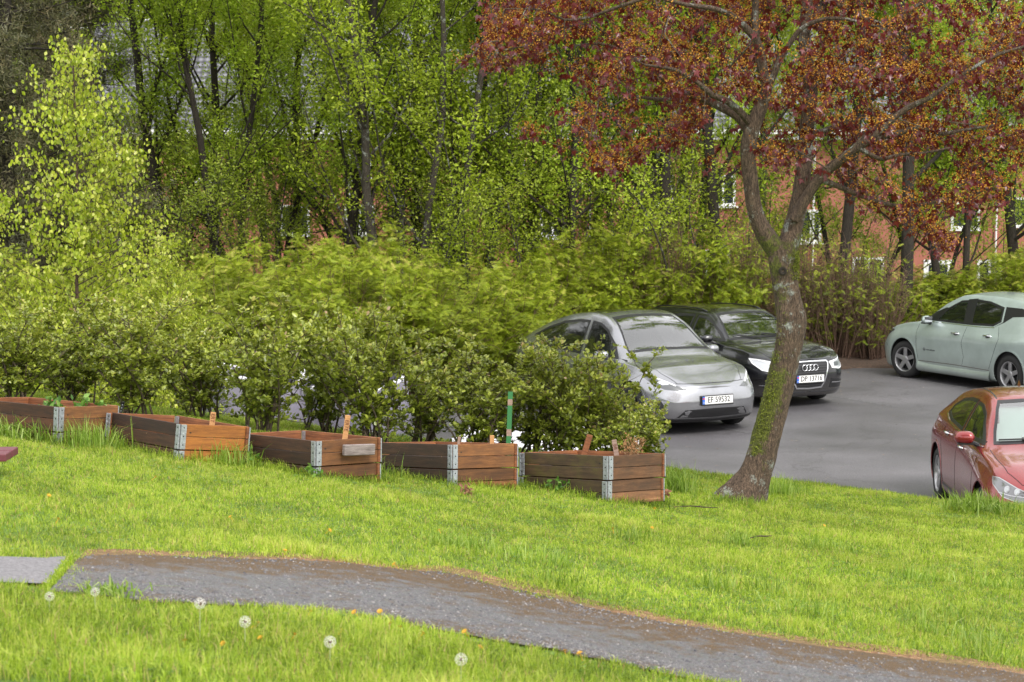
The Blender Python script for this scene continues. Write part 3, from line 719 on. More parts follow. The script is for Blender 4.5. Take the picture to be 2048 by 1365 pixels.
Pc = np.stack([Xc, Yc, ground_z(Xc, Yc)+rng.uniform(.014, .034, len(Xc))], -1); Pc = np.repeat(Pc, nn3, 0); az = np.tile(np.arange(nn3)*2.09, len(Xc))+np.repeat(rng.uniform(0, 6, len(Xc)), nn3)
tc_ = np.stack([np.cos(az), np.sin(az), .25*np.ones(len(az))], -1); tc_ /= np.linalg.norm(tc_, axis=1)[:, None]; nc_ = np.tile((0, 0, 1.), (len(az), 1)); bc_ = np.cross(nc_, tc_); bc_ /= np.linalg.norm(bc_, axis=1)[:, None]; nc_ = np.cross(tc_, bc_)
V, F, A = leaves(Pc, rng.uniform(.008, .016, len(Pc)), (LEAF4[0]*(1, 1.5, 1), LEAF4[1]), axes=(tc_, bc_, nc_), tone=np.repeat(rng.random(len(Xc)), nn3)); M_clo = leafmat('clover_leaves', [(0, (.05, .12, .015)), (.6, (.12, .24, .03)), (1, (.24, .36, .07))], rough=.45)
tag(mesh_np('clover', V, F, M_clo, attr=A), 'low clover patches growing in the lawn', 'clover', kind='stuff')
def weed(label, P0, n_, H, sp, size, cat='weed'):
    root = empty('weed', P0); tag(root, label, cat)
    mb = MB(); LP = []
    for k in range(max(3, n_//9)):
        d = rng.normal(0, sp, 2); tip = np.array((d[0], d[1], H*rng.uniform(.6, 1.1)))
        mb.tube([(d[0]*.2, d[1]*.2, -.02), tip*(.6, .6, .5), tip], (.003, .0025, .001), 4)
        for j in range(9): t = rng.uniform(.25, 1); LP.append(tip*(t, t, t)+rng.normal(0, .012, 3))
    mb.build('stem', simple_green, root); leaf_obj('leaves', np.array(LP), rng.uniform(.6, 1.2, len(LP))*size, LEAF6, M_weed, root)
simple_green = simple('green_stem', (.12, .2, .04), .6)
for px, py, lab in [(1110, 985, 'leafy weed against the mossy bed, near its left hinge'), (1165, 990, 'leafy weed against the dark side of the mossy bed, mid length'), (930, 958, 'leafy weed under the orange side of the speckled bed'),
                    (985, 965, 'pale leaved weed at the right end of the speckled bed'), (640, 958, 'small weed at the front corner of the middle bed'), (505, 930, 'single broad weed at the left end of the middle bed')]:
    weed(lab, on_ground(px, py), 40, .11, .07, .045)
for u, v, lab in ((.25, .35, 'green weed growing inside the leftmost bed, nearest its front corner'), (.5, .6, 'green weed in the middle of the leftmost bed'), (.3, .8, 'green weed inside the leftmost bed near its right corner'), (.1, .9, 'tallest green weed poking above the right end of the leftmost bed')):
    weed(lab, bedpt(0, u, v, -.1), 30, .14, .05, .06)

# dandelion clocks
M_puff = simple('dandelion_fluff', (.75, .72, .68), .9); M_core = simple('seed_core', (.1, .06, .03), .9); M_dst = simple('dandelion_stem', (.3, .34, .16), .6)
def clock_mesh():
    mb = MB(); N = 56; i = np.arange(N)+.5; ph = np.arccos(1-2*i/N); th = PI*(1+5**.5)*i
    D = np.stack([np.cos(th)*np.sin(ph), np.sin(th)*np.sin(ph), np.cos(ph)], -1); Rr = .021
    for d in D:
        u = np.cross(d, (.3, .5, .8)); u /= np.linalg.norm(u); v = np.cross(d, u)
        mb.add([d*.004+u*.0002, d*.004-u*.0002, d*Rr], [(0, 1, 2)])
        for a in np.arange(6)*PI/3:
            e = u*math.cos(a)+v*math.sin(a); f = u*math.cos(a+.5)+v*math.sin(a+.5)
            mb.add([d*Rr*.93, d*Rr+e*.0042, d*Rr*1.0+f*.003], [(0, 1, 2)])
    return mb
proto = None
cl = [((400, 1207), .16, 'dandelion clock above the path edge, largest and highest of the row'), ((490, 1244), .13, 'dandelion clock with open dark centre, below and right of the largest one'),
      ((660, 1284), .12, 'small dandelion clock in the middle of the near lawn'), ((922, 1319), .14, 'dandelion clock nearest the bottom edge, rightmost of the row'),
      ((190, 1184), .12, 'faint dandelion clock at the path edge left of the largest one'), ((99, 1193), .1, 'ragged dandelion clock beside the pale slab')]
for q, ((px, py), h, lab) in enumerate(cl):
    g = on_ground(px, py+h*480)
    top_ = at(px, py, g[1]); root = empty('dandelion_clock', g); tag(root, lab, 'dandelion', 'dandelion clocks in the near grass')
    rel_ = top_-g
    mb = MB(); mb.tube([(0, 0, 0), rel_*(.4, .4, .5), rel_], .0018, 5); mb.build('stem', M_dst, root)
    if proto is None:
        hd = clock_mesh().build('seed_head', M_puff, root); c_ = MB(); c_.lathe([(0, -.007), (.005, -.004), (.007, 0), (.005, .005), (0, .008)], 8); cc = c_.build('seed_core', M_core, hd); proto = hd
    else:
        hd = proto.copy(); col.objects.link(hd); hd.parent = root; cc = proto.children[0].copy(); col.objects.link(cc); cc.parent = hd
    hd.location = rel_; hd.rotation_euler = tuple(rng.uniform(0, 6, 3))
    if q in (4, 5): hd.scale = (.8, .8, .8)
# small yellow dandelions
M_yel = simple('yellow_petals', (.6, .32, .015), .7)
mb = MB()
for k in range(16):
    a = k*2*PI/16; mb.add([(0, 0, .002), (.012*math.cos(a), .012*math.sin(a), .006), (.012*math.cos(a+.3), .012*math.sin(a+.3), .006)], [(0, 1, 2)]); mb.add([(0, 0, .005), (.008*math.cos(a), .008*math.sin(a), .009), (.008*math.cos(a+.3), .008*math.sin(a+.3), .009)], [(0, 1, 2)])
mb.tube([(0, 0, -.03), (0, 0, .003)], .0015, 4)
d0 = mb.build('dandelion_flower', M_yel)
lst = [(rng.uniform(30, 2020), rng.uniform(1010, 1340)) for _ in range(26)]+[(610, 1205), (620, 1243), (845, 1290), (780, 1262), (800, 1270), (1240, 1290), (310, 968), (98, 1005), (1130, 1320), (1160, 1330), (760, 1245), (930, 1285)]
first = True
for px, py in lst:
    g = on_ground(px, py)
    if inside(path_poly, np.array([g[0]]), np.array([g[1]]))[0]: continue
    o = d0 if first else d0.copy()
    if not first: col.objects.link(o)
    first = False
    o.location = (g[0], g[1], g[2]+rng.uniform(.025, .045)); o.rotation_euler = (rng.uniform(-.8, .8), rng.uniform(-.8, .8), rng.uniform(0, 6)); o.scale = (1,)*3
    tag(o, 'tiny half closed yellow dandelion flower in the lawn', 'dandelion', 'small yellow dandelions scattered over the lawn')
# dead leaf clumps, twigs
M_dead = simple('dead_leaf', (.25, .12, .07), .85)
for px, py, lab in [(932, 992, 'small dry brown leaf heap on the lawn below the speckled bed'), (1327, 1000, 'dry brown leaf and dirt clod at the foot of the mossy bed')]:
    g = on_ground(px, py); P = rng.normal(0, .022, (22, 3)); P[:, 2] = np.abs(P[:, 2])+.03
    o = leaf_obj('dead_leaf_heap', P, rng.uniform(.03, .055, 22), LEAF6, M_dead); o.location = g; tag(o, lab, 'dead leaves')
def twig(px, py, L_, lab, yaw, z=None):
    g = on_ground(px, py) if z is None else np.r_[lot(px, py), .012]
    mb = MB(); mb.tube([(-L_/2, 0, 0), (-L_*.1, L_*.04, .012), (L_*.2, -.01, .01), (L_/2, L_*.06, .004)], (.003, .005, .005, .002), 5); mb.tube([(0, 0, .01), (L_*.15, L_*.12, .015)], (.003, .001), 4)
    o = mb.build('twig', simple('twig_bark', (.05, .03, .022), .8)); o.location = g+np.array((0, 0, .03 if z is None else 0)); o.rotation_euler = (0, 0, yaw); tag(o, lab, 'twig')
twig(1390, 1024, .35, 'thin dark twig lying on the lawn left of the tree foot', -.2)
twig(1776, 988, .22, 'broken twig lying on the asphalt near the red car', -.3, 0)
twig(1520, 1085, .2, 'short twig on the lawn below the tree', .4)
# ================================================================== CARS
def paint(name, c, metal=.6, rough=.3, flake=0.02, drops=True):
    m, n, b, l = mat_new(name)
    b.inputs['Base Color'].default_value = (*c, 1); b.inputs['Metallic'].default_value = metal; b.inputs['Roughness'].default_value = rough
    b.inputs['Coat Weight'].default_value = 1.0; b.inputs['Coat Roughness'].default_value = .04
    oc = objco(n, l)
    g1 = noise(n, l, 2.2, 4, .6, oc); g2 = noise(n, l, 45, 3, .6, oc)
    r = ramp(n, [(.35, tuple(x*.86 for x in c)), (.65, tuple(min(1, x*1.06) for x in c))]); l.new(g1.outputs[0], r.inputs[0])
    # road film on the lower body
    tc = n.nodes.new('ShaderNodeTexCoord'); sx = n.nodes.new('ShaderNodeSeparateXYZ'); l.new(tc.outputs['Object'], sx.inputs[0])
    mr = n.nodes.new('ShaderNodeMapRange'); mr.inputs[1].default_value = .55; mr.inputs[2].default_value = .2; mr.inputs[3].default_value = 0; mr.inputs[4].default_value = .35; l.new(sx.outputs[2], mr.inputs[0])
    cc = mixc(n, l, mr.outputs[0], r.outputs[0], (.13, .12, .11)); l.new(cc, b.inputs['Base Color'])
    # rain drops as bumps in the coat
    v = n.nodes.new('ShaderNodeTexVoronoi'); v.inputs['Scale'].default_value = 60; l.new(oc, v.inputs['Vector'])
    rd = ramp(n, [(.05, (1, 1, 1)), (.22, (0, 0, 0))]); l.new(v.outputs['Distance'], rd.inputs[0])
    u = n.nodes.new('ShaderNodeBump'); u.inputs['Strength'].default_value = .12; u.inputs['Distance'].default_value = .004
    l.new(rd.outputs[0], u.inputs['Height']); l.new(u.outputs[0], b.inputs['Coat Normal'])
    return m
def glassmat(name, tint, refl=1.0, alpha_dark=.25):
    m, n, b, l = mat_new(name); n.nodes.remove(b)
    tr = n.nodes.new('ShaderNodeBsdfTransparent'); tr.inputs[0].default_value = (*tint, 1)
    gl = n.nodes.new('ShaderNodeBsdfGlossy'); gl.inputs['Roughness'].default_value = .03; gl.inputs[0].default_value = (1, 1, 1, 1)
    fr = n.nodes.new('ShaderNodeFresnel'); fr.inputs[0].default_value = 1.6
    mu = n.nodes.new('ShaderNodeMath'); mu.operation = 'MULTIPLY'; mu.inputs[1].default_value = refl; mu.use_clamp = True; l.new(fr.outputs[0], mu.inputs[0])
    mx = n.nodes.new('ShaderNodeMixShader'); l.new(mu.outputs[0], mx.inputs[0]); l.new(tr.outputs[0], mx.inputs[1]); l.new(gl.outputs[0], mx.inputs[2])
    df = n.nodes.new('ShaderNodeBsdfDiffuse'); df.inputs[0].default_value = (.08, .1, .09, 1)
    m2 = n.nodes.new('ShaderNodeMixShader'); m2.inputs[0].default_value = .06; l.new(mx.outputs[0], m2.inputs[1]); l.new(df.outputs[0], m2.inputs[2])
    l.new(m2.outputs[0], n.nodes['Material Output'].inputs[0]); return m
M_blk = simple('black_trim', (.012, .012, .013), .35); M_rub = simple('tyre_rubber', (.018, .018, .018), .8); M_int = simple('car_interior', (.02, .02, .022), .8)
M_void = simple('wheel_housing', (.006, .006, .006), .95); M_gap = simple('panel_gap', (.01, .01, .01), .9)
M_chr = simple('chrome', (.75, .76, .78), .12, 1.0); M_alu = simple('alloy', (.5, .5, .51), .3, .8); M_dalu = simple('dark_alloy', (.09, .09, .1), .35, .7)
M_lens = simple('lamp_glass', (.5, .52, .54), .06, .3, 1.0); M_lamp = simple('lamp_reflector', (.7, .72, .74), .12, .85); M_drl = simple('light_guide', (.85, .86, .88), .2)
M_lampd = simple('lamp_housing', (.09, .095, .1), .12, .2, 1.0); M_red = simple('tail_lens', (.3, .01, .01), .1, 0, 1.0)
M_ws = glassmat('windscreen_glass', (.62, .74, .66), 3.0); M_sg = glassmat('side_glass', (.5, .6, .54), 1.7); M_pg = glassmat('privacy_glass', (.05, .055, .05), 1.5)
M_plate = simple('plate_white', (.72, .72, .7), .4); M_pblue = simple('plate_blue', (.02, .12, .5), .4); M_pink = simple('plate_ink', (.01, .01, .01), .5); M_pred = simple('flag_red', (.5, .03, .05), .5)

def pchip(pts):
    x = np.array([p[0] for p in pts], float); y = np.array([p[1] for p in pts], float)
    h = np.diff(x); d = np.diff(y)/h; m_ = np.zeros(len(x)); m_[0], m_[-1] = d[0], d[-1]
    for i in range(1, len(x)-1):
        if d[i-1]*d[i] > 0: w1, w2 = 2*h[i]+h[i-1], h[i]+2*h[i-1]; m_[i] = (w1+w2)/(w1/d[i-1]+w2/d[i])
    def f(t):
        t = np.clip(t, x[0], x[-1]); i = np.clip(np.searchsorted(x, t, side='right')-1, 0, len(x)-2)
        s = (t-x[i])/h[i]; return y[i]*(2*s**3-3*s**2+1)+h[i]*m_[i]*(s**3-2*s**2+s)+y[i+1]*(-2*s**3+3*s**2)+h[i]*m_[i+1]*(s**3-s**2)
    return f
def catmull(P, sub):
    """P (rows, ...) -> upsampled along axis 0 with monotone-ish tangents"""
    n_ = len(P); out = []
    T = np.zeros_like(P); T[1:-1] = (P[2:]-P[:-2])/2*.85; T[0] = P[1]-P[0]; T[-1] = P[-1]-P[-2]
    for i in range(n_-1):
        for k in range(sub[i]):
            s = k/sub[i]; out.append(P[i]*(2*s**3-3*s**2+1)+T[i]*(s**3-2*s**2+s)+P[i+1]*(-2*s**3+3*s**2)+T[i+1]*(s**3-s**2))
    out.append(P[-1]); return np.array(out)
class Car:
    def __init__(s, D, body_mat, label, loc, yaw, cat='car', name='parked_car'):
        s.D = D; s.root = empty(name, loc); tag(s.root, label, cat, D.get('group')); s.yaw = yaw
        s.body(body_mat)
        s.root.rotation_euler = (0, 0, yaw)
    def surface(s):
        D = s.D; zt, zs, W, ws, zr, wr = [pchip(D[k]) for k in ('zt', 'zs', 'W', 'ws', 'zr', 'wr')]
        xf, xr = D['xf'], D['xr']; nf, nr = 16, 14
        thf = np.linspace(0, PI/2, nf+1)[1:]; thr = np.linspace(PI/2, 0, nr+1)[:-1]
        xs = np.arange(xr[0]+.0, xf[0]+1e-6, (xf[0]-xr[0])/round((xf[0]-xr[0])/.03))
        nose, tail = pchip(D['nose']), pchip(D['tail'])       # z -> extreme x
        zb = D['zb']
        cols = []
        def section(x, yf, xend_fn, cosf):
            xx = np.array([x]) ; 
            z6 = float(zs(x)); W_ = float(W(x)); 
            zz = [zb, zb+.05, zb+.16, .46, max(z6-.20, .5), z6-.06, z6]
            yy = [W_*.93, W_*.975, W_*.99, W_, W_*.992, float(ws(x))+.022, float(ws(x))]
            zr_, wr_, zt_ = float(zr(x)), float(wr(x)), float(zt(x))
            zz += [z6+(zr_-z6)*.52, zr_]; yy += [yy[6]+(wr_-yy[6])*.46, wr_]
            zz += [zr_+(zt_-zr_)*.45, zr_+(zt_-zr_)*.84, zt_]; yy += [wr_*.86, wr_*.48, 0]
            P = np.zeros((12, 3)); P[:, 1] = yy; P[:, 2] = zz; P[:, 0] = x
            return P
        for th in thr[:]:
            c_, sn = math.cos(th), math.sin(th)
            P = section(xr[0]+(xr[1]-xr[0])*c_**.9, 1, None, c_)
            P[:, 1] *= sn**.62
            for k in range(12):
                tl_ = float(tail(P[k, 2])) if k < 7 else float(tail(P[6, 2]))
                P[k, 0] = xr[0]+(tl_-xr[0])*c_**1.0
            cols.append(P)
        cols = cols[::-1] if False else cols
        body_cols = [section(x, 1, None, 0) for x in xs]
        # rear cols must run from centre (theta 0) to side
        rear = []
        for th in np.linspace(0, PI/2, nr+1)[:-1]:
            c_, sn = math.cos(th), math.sin(th); x_ = xr[0]+(xr[1]-xr[0])*c_
            P = section(x_, 1, None, c_)
            P[:, 1] *= sn**D.get('rp', .55)
            for k in range(12): P[k, 0] = xr[0]+(float(tail(P[min(k, 6), 2]))-xr[0])*c_
            rear.append(P)
        front = []
        for th in thf:
            c_, sn = math.cos(th), math.sin(th); x_ = xf[0]+(xf[1]-xf[0])*sn
            P = section(x_, 1, None, c_)
            P[:, 1] *= max(c_, 0)**D.get('fp', .6)
            for k in range(12): P[k, 0] = xf[0]+(float(nose(P[min(k, 6), 2]))-xf[0])*sn
            front.append(P)
        C = np.array(rear+body_cols+front)               # (col, 12, 3)
        C[0, :, 1] = 0; C[-1, :, 1] = 0
        sub = [2, 3, 6, 6, 5, 3, 6, 6, 4, 6, 6]
        G = catmull(np.transpose(C, (1, 0, 2)), sub)      # (rows, cols, 3)
        G[-1, :, 1] = 0
        return G
    def body(s, mat):
        D = s.D; G = s.surface(); nr, nc = G.shape[:2]; s.G = G
        V = G.reshape(-1, 3); i = np.arange(nr-1)[:, None]*nc+np.arange(nc-1)[None]
        F = np.stack([i, i+1, i+nc+1, i+nc], -1).reshape(-1, 4)
        s.bvh = BVHTree.FromPolygons([tuple(v) for v in V], [tuple(f) for f in F])
        # holes: windows and arches
        keep = np.ones(len(F), bool); Vx = V.copy()
        for (wx, wz, wr_) in [(D['ax'][0], D['wheel_r']+.01, D['arch']), (D['ax'][1], D['wheel_r']+.01, D['arch'])]:
            d = np.hypot(V[:, 0]-wx, V[:, 2]-wz); sel = (d < wr_) & (V[:, 1] > .45) & (V[:, 2] < D['belt_min'])
            fin = sel[F]; allin = fin.all(1); keep &= ~allin
            part = fin.any(1) & ~allin; vi = np.unique(F[part][fin[part]])
            dv = V[vi][:, [0, 2]]-np.array((wx, wz)); dn = np.linalg.norm(dv, axis=1)[:, None]+1e-9
            nv = np.array((wx, wz))+dv/dn*wr_
            Vx[vi, 0] = nv[:, 0]; Vx[vi, 2] = nv[:, 1]
        for poly, axis in s.hole_polys():
            c = V
            if axis == 'side': q = np.stack([V[:, 0], V[:, 2]], 1); cond = (V[:, 1] > .4)
            elif axis == 'ws': q = np.stack([V[:, 1], V[:, 2]], 1); cond = (V[:, 0] > D['wsx'][0]-.25) & (V[:, 0] < D['wsx'][1]+.2)
            else: q = np.stack([V[:, 1], V[:, 2]], 1); cond = V[:, 0] < D['rwx']
            ins = inside(np.array(poly), q[:, 0], q[:, 1]) & cond
            keep &= ~ins[F].all(1)
        F = F[keep]
        Vm = Vx.copy(); Vm[:, 1] *= -1; Fm = F[:, ::-1]
        me_o = mesh_np('body', np.vstack([Vx, Vm]), np.vstack([F, Fm+len(V)]), mat, s.root, True)
        import bmesh
        bm = bmesh.new(); bm.from_mesh(me_o.data)
        bmesh.ops.delete(bm, geom=[v for v in bm.verts if not v.link_faces], context='VERTS')
        bmesh.ops.remove_doubles(bm, verts=bm.verts, dist=.0008)
        bmesh.ops.dissolve_degenerate(bm, edges=bm.edges, dist=.0004)
        bmesh.ops.recalc_face_normals(bm, faces=bm.faces)
        bm.to_mesh(me_o.data); bm.free()
        me_o.data.polygons.foreach_set('use_smooth', np.ones(len(me_o.data.polygons), dtype=bool))
        sm = me_o.modifiers.new('thickness', 'SOLIDIFY'); sm.thickness = .012; sm.offset = -1
        s.bo = me_o
        # underbody, housings, floor
        mb = MB(); L0, L1 = D['ax'][1]-.1, D['ax'][0]+.1; wr_ = D['wheel_r']; Wm = D['Wmax']
        r_ = D['arch']
        mb.box(((L0+L1)/2, 0, D['zb']+.06), ((L1-L0)-2*r_-.12, Wm*1.82, .12)); mb.box(((D['xr'][1]+D['xf'][1])/2, 0, D['zb']+.09), ((D['xf'][1]-D['xr'][1])-.5, Wm*1.12, .1))
        mb.build('underbody', M_void, s.root)
        mb = MB()
        for wx in D['ax']:
            for sg in (-1, 1):
                th = np.linspace(-.25, PI+.25, 22); rr = r_+.004
                yo, yi = sg*(Wm-.035), sg*(Wm-.36)
                A = np.stack([wx+rr*np.cos(th), np.full(22, yo), wr_+.01+rr*np.sin(th)], -1); B_ = A.copy(); B_[:, 1] = yi
                q = np.arange(21)[:, None]; mb.add(np.vstack([A, B_]), np.hstack([q, q+1, q+23, q+22]))
                c_ = np.array([[wx, yi, wr_]]); mb.add(np.vstack([B_, c_]), np.hstack([q, q+1, np.full((21, 1), 22)]))
        mb.build('wheel_housing', M_void, s.root)
    def hole_polys(s): return s.D['holes']()
    def cast(s, p, d):
        p = Vector(p); d = Vector(d).normalized(); sg = 1
        if p.y < 0 or (d.y < 0 and abs(p.y) < 1e-6): pass
        if p.y < 0: sg = -1; p = Vector((p.x, -p.y, p.z)); d = Vector((d.x, -d.y, d.z))
        for k in (0, .02, -.02, .05, -.05):
            h = s.bvh.ray_cast(p+Vector((0, 0, k))+d*1.5, -d)
            if h[0] is not None: break
        if h[0] is None:
            h = s.bvh.find_nearest(p)
        loc, nn = h[0].copy(), h[1].copy()
        if nn.dot(d) < 0: nn = -nn
        return np.array((loc.x, sg*loc.y, loc.z)), np.array((nn.x, sg*nn.y, nn.z))
    def patch(s, name, poly, d, mat, off=.004, rings=5, parent=None, flat=False, step=.04, smooth=True):
        """skin of the body inside the outline poly (3-D points), seen along d"""
        P = densify(np.array(poly, float), step, True); N = len(P); c = P.mean(0); V = []; 
        for k in range(rings):
            f = 1-k/rings; 
            for p in P: V.append(c+(p-c)*f)
        V.append(c); out = []
        for p in V: q, nn = s.cast(p, d); out.append(q+nn*off)
        F4 = []; F3 = []
        for k in range(rings-1):
            for i in range(N): F4.append((k*N+i, k*N+(i+1) % N, (k+1)*N+(i+1) % N, (k+1)*N+i))
        for i in range(N): F3.append(((rings-1)*N+i, (rings-1)*N+(i+1) % N, rings*N))
        # turned-in rim so that the piece has an edge
        rim = []
        for p in P: q, nn = s.cast(p, d); rim.append(q-nn*.006)
        b0 = len(out); out += rim
        for i in range(N): F4.append((i, b0+i, b0+(i+1) % N, (i+1) % N))
        a0, b1, c0 = (np.array(out[i_]) for i_ in F3[0]); nn0 = np.cross(b1-a0, c0-a0)
        if nn0@np.array(d, float) < 0: F4 = [f[::-1] for f in F4]; F3 = [f[::-1] for f in F3]
        o = mesh_np(name, out, [np.array(F4), np.array(F3)], mat, parent or s.root, smooth)
        shade_auto(o, 40); return o
    def band(s, name, poly, d, wdt, mat, off=.005, parent=None, closed=True, step=.04, center=None):
        """strip of given width just inside the outline"""
        P = densify(np.array(poly, float), step, closed); N = len(P); c = P.mean(0) if center is None else np.array(center)
        D_ = np.array(d)/np.linalg.norm(d); T = np.roll(P, -1, 0)-np.roll(P, 1, 0)
        if not closed: T[0] = P[1]-P[0]; T[-1] = P[-1]-P[-2]
        Nn = np.cross(T, D_); Nn /= np.linalg.norm(Nn, axis=1)[:, None]+1e-9
        sg = np.sign(((c-P)*Nn).sum(1)); sg = np.where(np.median(sg) >= 0, 1, -1) if closed else 1
        I = P+Nn*sg*wdt
        V = []
        for p in P: q, nn = s.cast(p, d); V.append(q+nn*off)
        for p in I: q, nn = s.cast(p, d); V.append(q+nn*off)
        e0 = len(V)
        for p in P: q, nn = s.cast(p, d); V.append(q-nn*.004)
        for p in I: q, nn = s.cast(p, d); V.append(q-nn*.004)
        F = []
        for i in range(N if closed else N-1):
            j = (i+1) % N; F += [(i, j, N+j, N+i), (e0+i, i, j, e0+j)[::-1], (N+i, N+j, e0+N+j, e0+N+i)]
        o = mesh_np(name, V, np.array(F), mat, parent or s.root, True); shade_auto(o, 40); return o
    def line(s, name, pts, d, wdt, mat, off=.0016, parent=None):
        return s.band(name, pts, d, wdt, mat, off, parent, closed=False, step=.05)
    def wheels(s, rim_mat, style='five', w_=.21):
        D = s.D; r = D['wheel_r']
        base = None
        for wx in D['ax']:
            for sg in (1, -1):
                hub = empty('wheel'); hub.parent = s.root; hub.location = (wx, sg*(D['Wmax']-.03-w_/2), r)
                if sg < 0: hub.rotation_euler = (0, 0, PI)
                if wx == D['ax'][0] and D.get('steer'): hub.rotation_euler[2] += R(D['steer'])
                if base is None:
                    hw = w_/2; rr = r*.66; base = []
                    mb = MB(); mb.lathe([(rr, -hw), (rr+.02, -hw-.006), (r-.05, -hw-.008), (r-.018, -hw+.012), (r-.002, -hw+.035), (r, -.03), (r-.008, -.028), (r-.008, -.022), (r, -.02), (r, .02), (r-.008, .022), (r-.008, .028), (r, .03), (r-.002, hw-.035), (r-.018, hw-.012), (r-.05, hw+.008), (rr+.02, hw+.006), (rr, hw)], 48)
                    o = mb.build('tyre', M_rub, hub, True); shade_auto(o, 50); base.append(o)
                    mb = MB(); mb.lathe([(rr+.001, hw), (rr+.002, hw-.004), (rr-.012, hw-.006), (rr-.02, hw-.03), (rr-.03, -hw+.02), (rr, -hw)], 48)
                    # spokes
                    ns = 5 if style == 'five' else 10
                    for k in range(ns):
                        a = k*2*PI/ns+.3
                        for da in ((-.0, .0) if style != 'five' else (0,)):
                            ww = .075 if style == 'five' else .035
                            ca, sa = math.cos(a+da), math.sin(a+da); Mx = np.array([(ca, 0, -sa), (0, 1, 0), (sa, 0, ca)])
                            q = np.array([(.03, hw-.02, -ww*.5), (.03, hw-.02, ww*.5), (rr-.012, hw-.012, ww*.42), (rr-.012, hw-.012, -ww*.42)])
                            q2 = q-np.array((0, .03, 0)); qq = np.vstack([q, q2])@Mx.T
                            mb.add(qq, [(0, 1, 2, 3), (4, 7, 6, 5), (0, 4, 5, 1), (1, 5, 6, 2), (2, 6, 7, 3), (3, 7, 4, 0)])
                    mb.lathe([(0, hw-.006), (.03, hw-.006), (.055, hw-.014), (.06, hw-.05)], 20)
                    o = mb.build('rim', rim_mat, hub, False); shade_auto(o, 30); base.append(o); bevel(o, .003, 1)
                    mb = MB(); mb.lathe([(0, hw-.08), (rr-.03, hw-.08)], 32); mb.lathe([(0, hw-.07), (rr*.62, hw-.07), (rr*.62, hw-.08)], 32)
                    o = mb.build('brake_disc', M_void, hub); base.append(o)
                else:
                    for o in base: c = o.copy(); col.objects.link(c); c.parent = hub
        # arch lips
        for wx in D['ax']:
            for sg in (-1, 1):
                pts = [(wx+(D['arch']+.002)*math.cos(t), sg*D['Wmax']*.9, r+.01+(D['arch']+.002)*math.sin(t)) for t in np.linspace(-.2, PI+.2, 40)]
                o = s.band('arch_lip', pts, (0, sg, 0), -.028 if sg > 0 else .028, D.get('lipmat', s.bo.data.materials[0]), .004, closed=False, step=.05)
    def interior(s, seatz=.28):
        D = s.D; Wm = D['Wmax']; x1 = D['wsx'][1]-.1; x0 = -1.5
        mb = MB(); mb.box(((x0+x1)/2, 0, D['zb']+.16), (x1-x0, Wm*1.74, .05)); mb.box((x0, 0, .55), (.06, Wm*1.6, .6))
        for sg in (-1, 1): mb.box(((x0+x1)/2, sg*(Wm-.115), .56), (x1-x0-.3, .05, .62))
        mb.build('cabin', M_int, s.root)
        mb = MB(); 
        pr = [(-.32, .0), (-.3, .1), (-.1, .14), (.22, .12), (.25, -.2), (-.2, -.25)]
        xx = D['wsx'][1]-.15; zz = D['dashz']
        A = np.array([(xx+p[0], -Wm+.13, zz+p[1]-.14) for p in pr]); B_ = A.copy(); B_[:, 1] = Wm-.13; q = len(pr)
        mb.add(np.vstack([A, B_]), [(i, (i+1) % q, q+(i+1) % q, q+i) for i in range(q)]); o = mb.build('dashboard', M_int, s.root); bevel(o, .03, 3)
        st = None
        for sx_, sy in ((.12, .37), (.12, -.37), (-.72, .37), (-.72, -.37)):
            root2 = None
            mb = MB(); b_ = seatz+.12
            mb.box((0, 0, b_), (.5, .5, .16)); mb.box((-.27, 0, b_+.33), (.15, .48, .6), Matrix.Rotation(R(-14), 3, 'Y')); mb.box((-.36, 0, b_+.73), (.09, .26, .18), Matrix.Rotation(R(-10), 3, 'Y'))
            if st is None: st = mb.build('seat', M_int, s.root); bevel(st, .05, 3); o = st
            else: o = st.copy(); col.objects.link(o); o.parent = s.root
            o.location = (sx_+D.get('seatdx', 0), sy, 0)
        mb = MB(); t_ = np.linspace(0, 2*PI, 25); mb.tube([(0, .185*math.cos(a), .185*math.sin(a)) for a in t_], .014, 8); mb.box((0, 0, -.02), (.03, .34, .05)); mb.box((.05, 0, 0), (.12, .12, .12))
        o = mb.build('steering_wheel', M_int, s.root, True); o.location = (D['wsx'][1]-.62, .37, D['dashz']-.06); o.rotation_euler = (0, R(-24), 0)
        # rear-view mirror
        mb = MB(); mb.box((0, 0, 0), (.03, .22, .06)); mb.tube([(0, 0, .02), (.03, 0, .1)], .008, 6); o = mb.build('rear_view_mirror', M_blk, s.root); o.location = (D['wsx'][0]-.02, 0, D['mirz']); bevel(o, .01, 2)
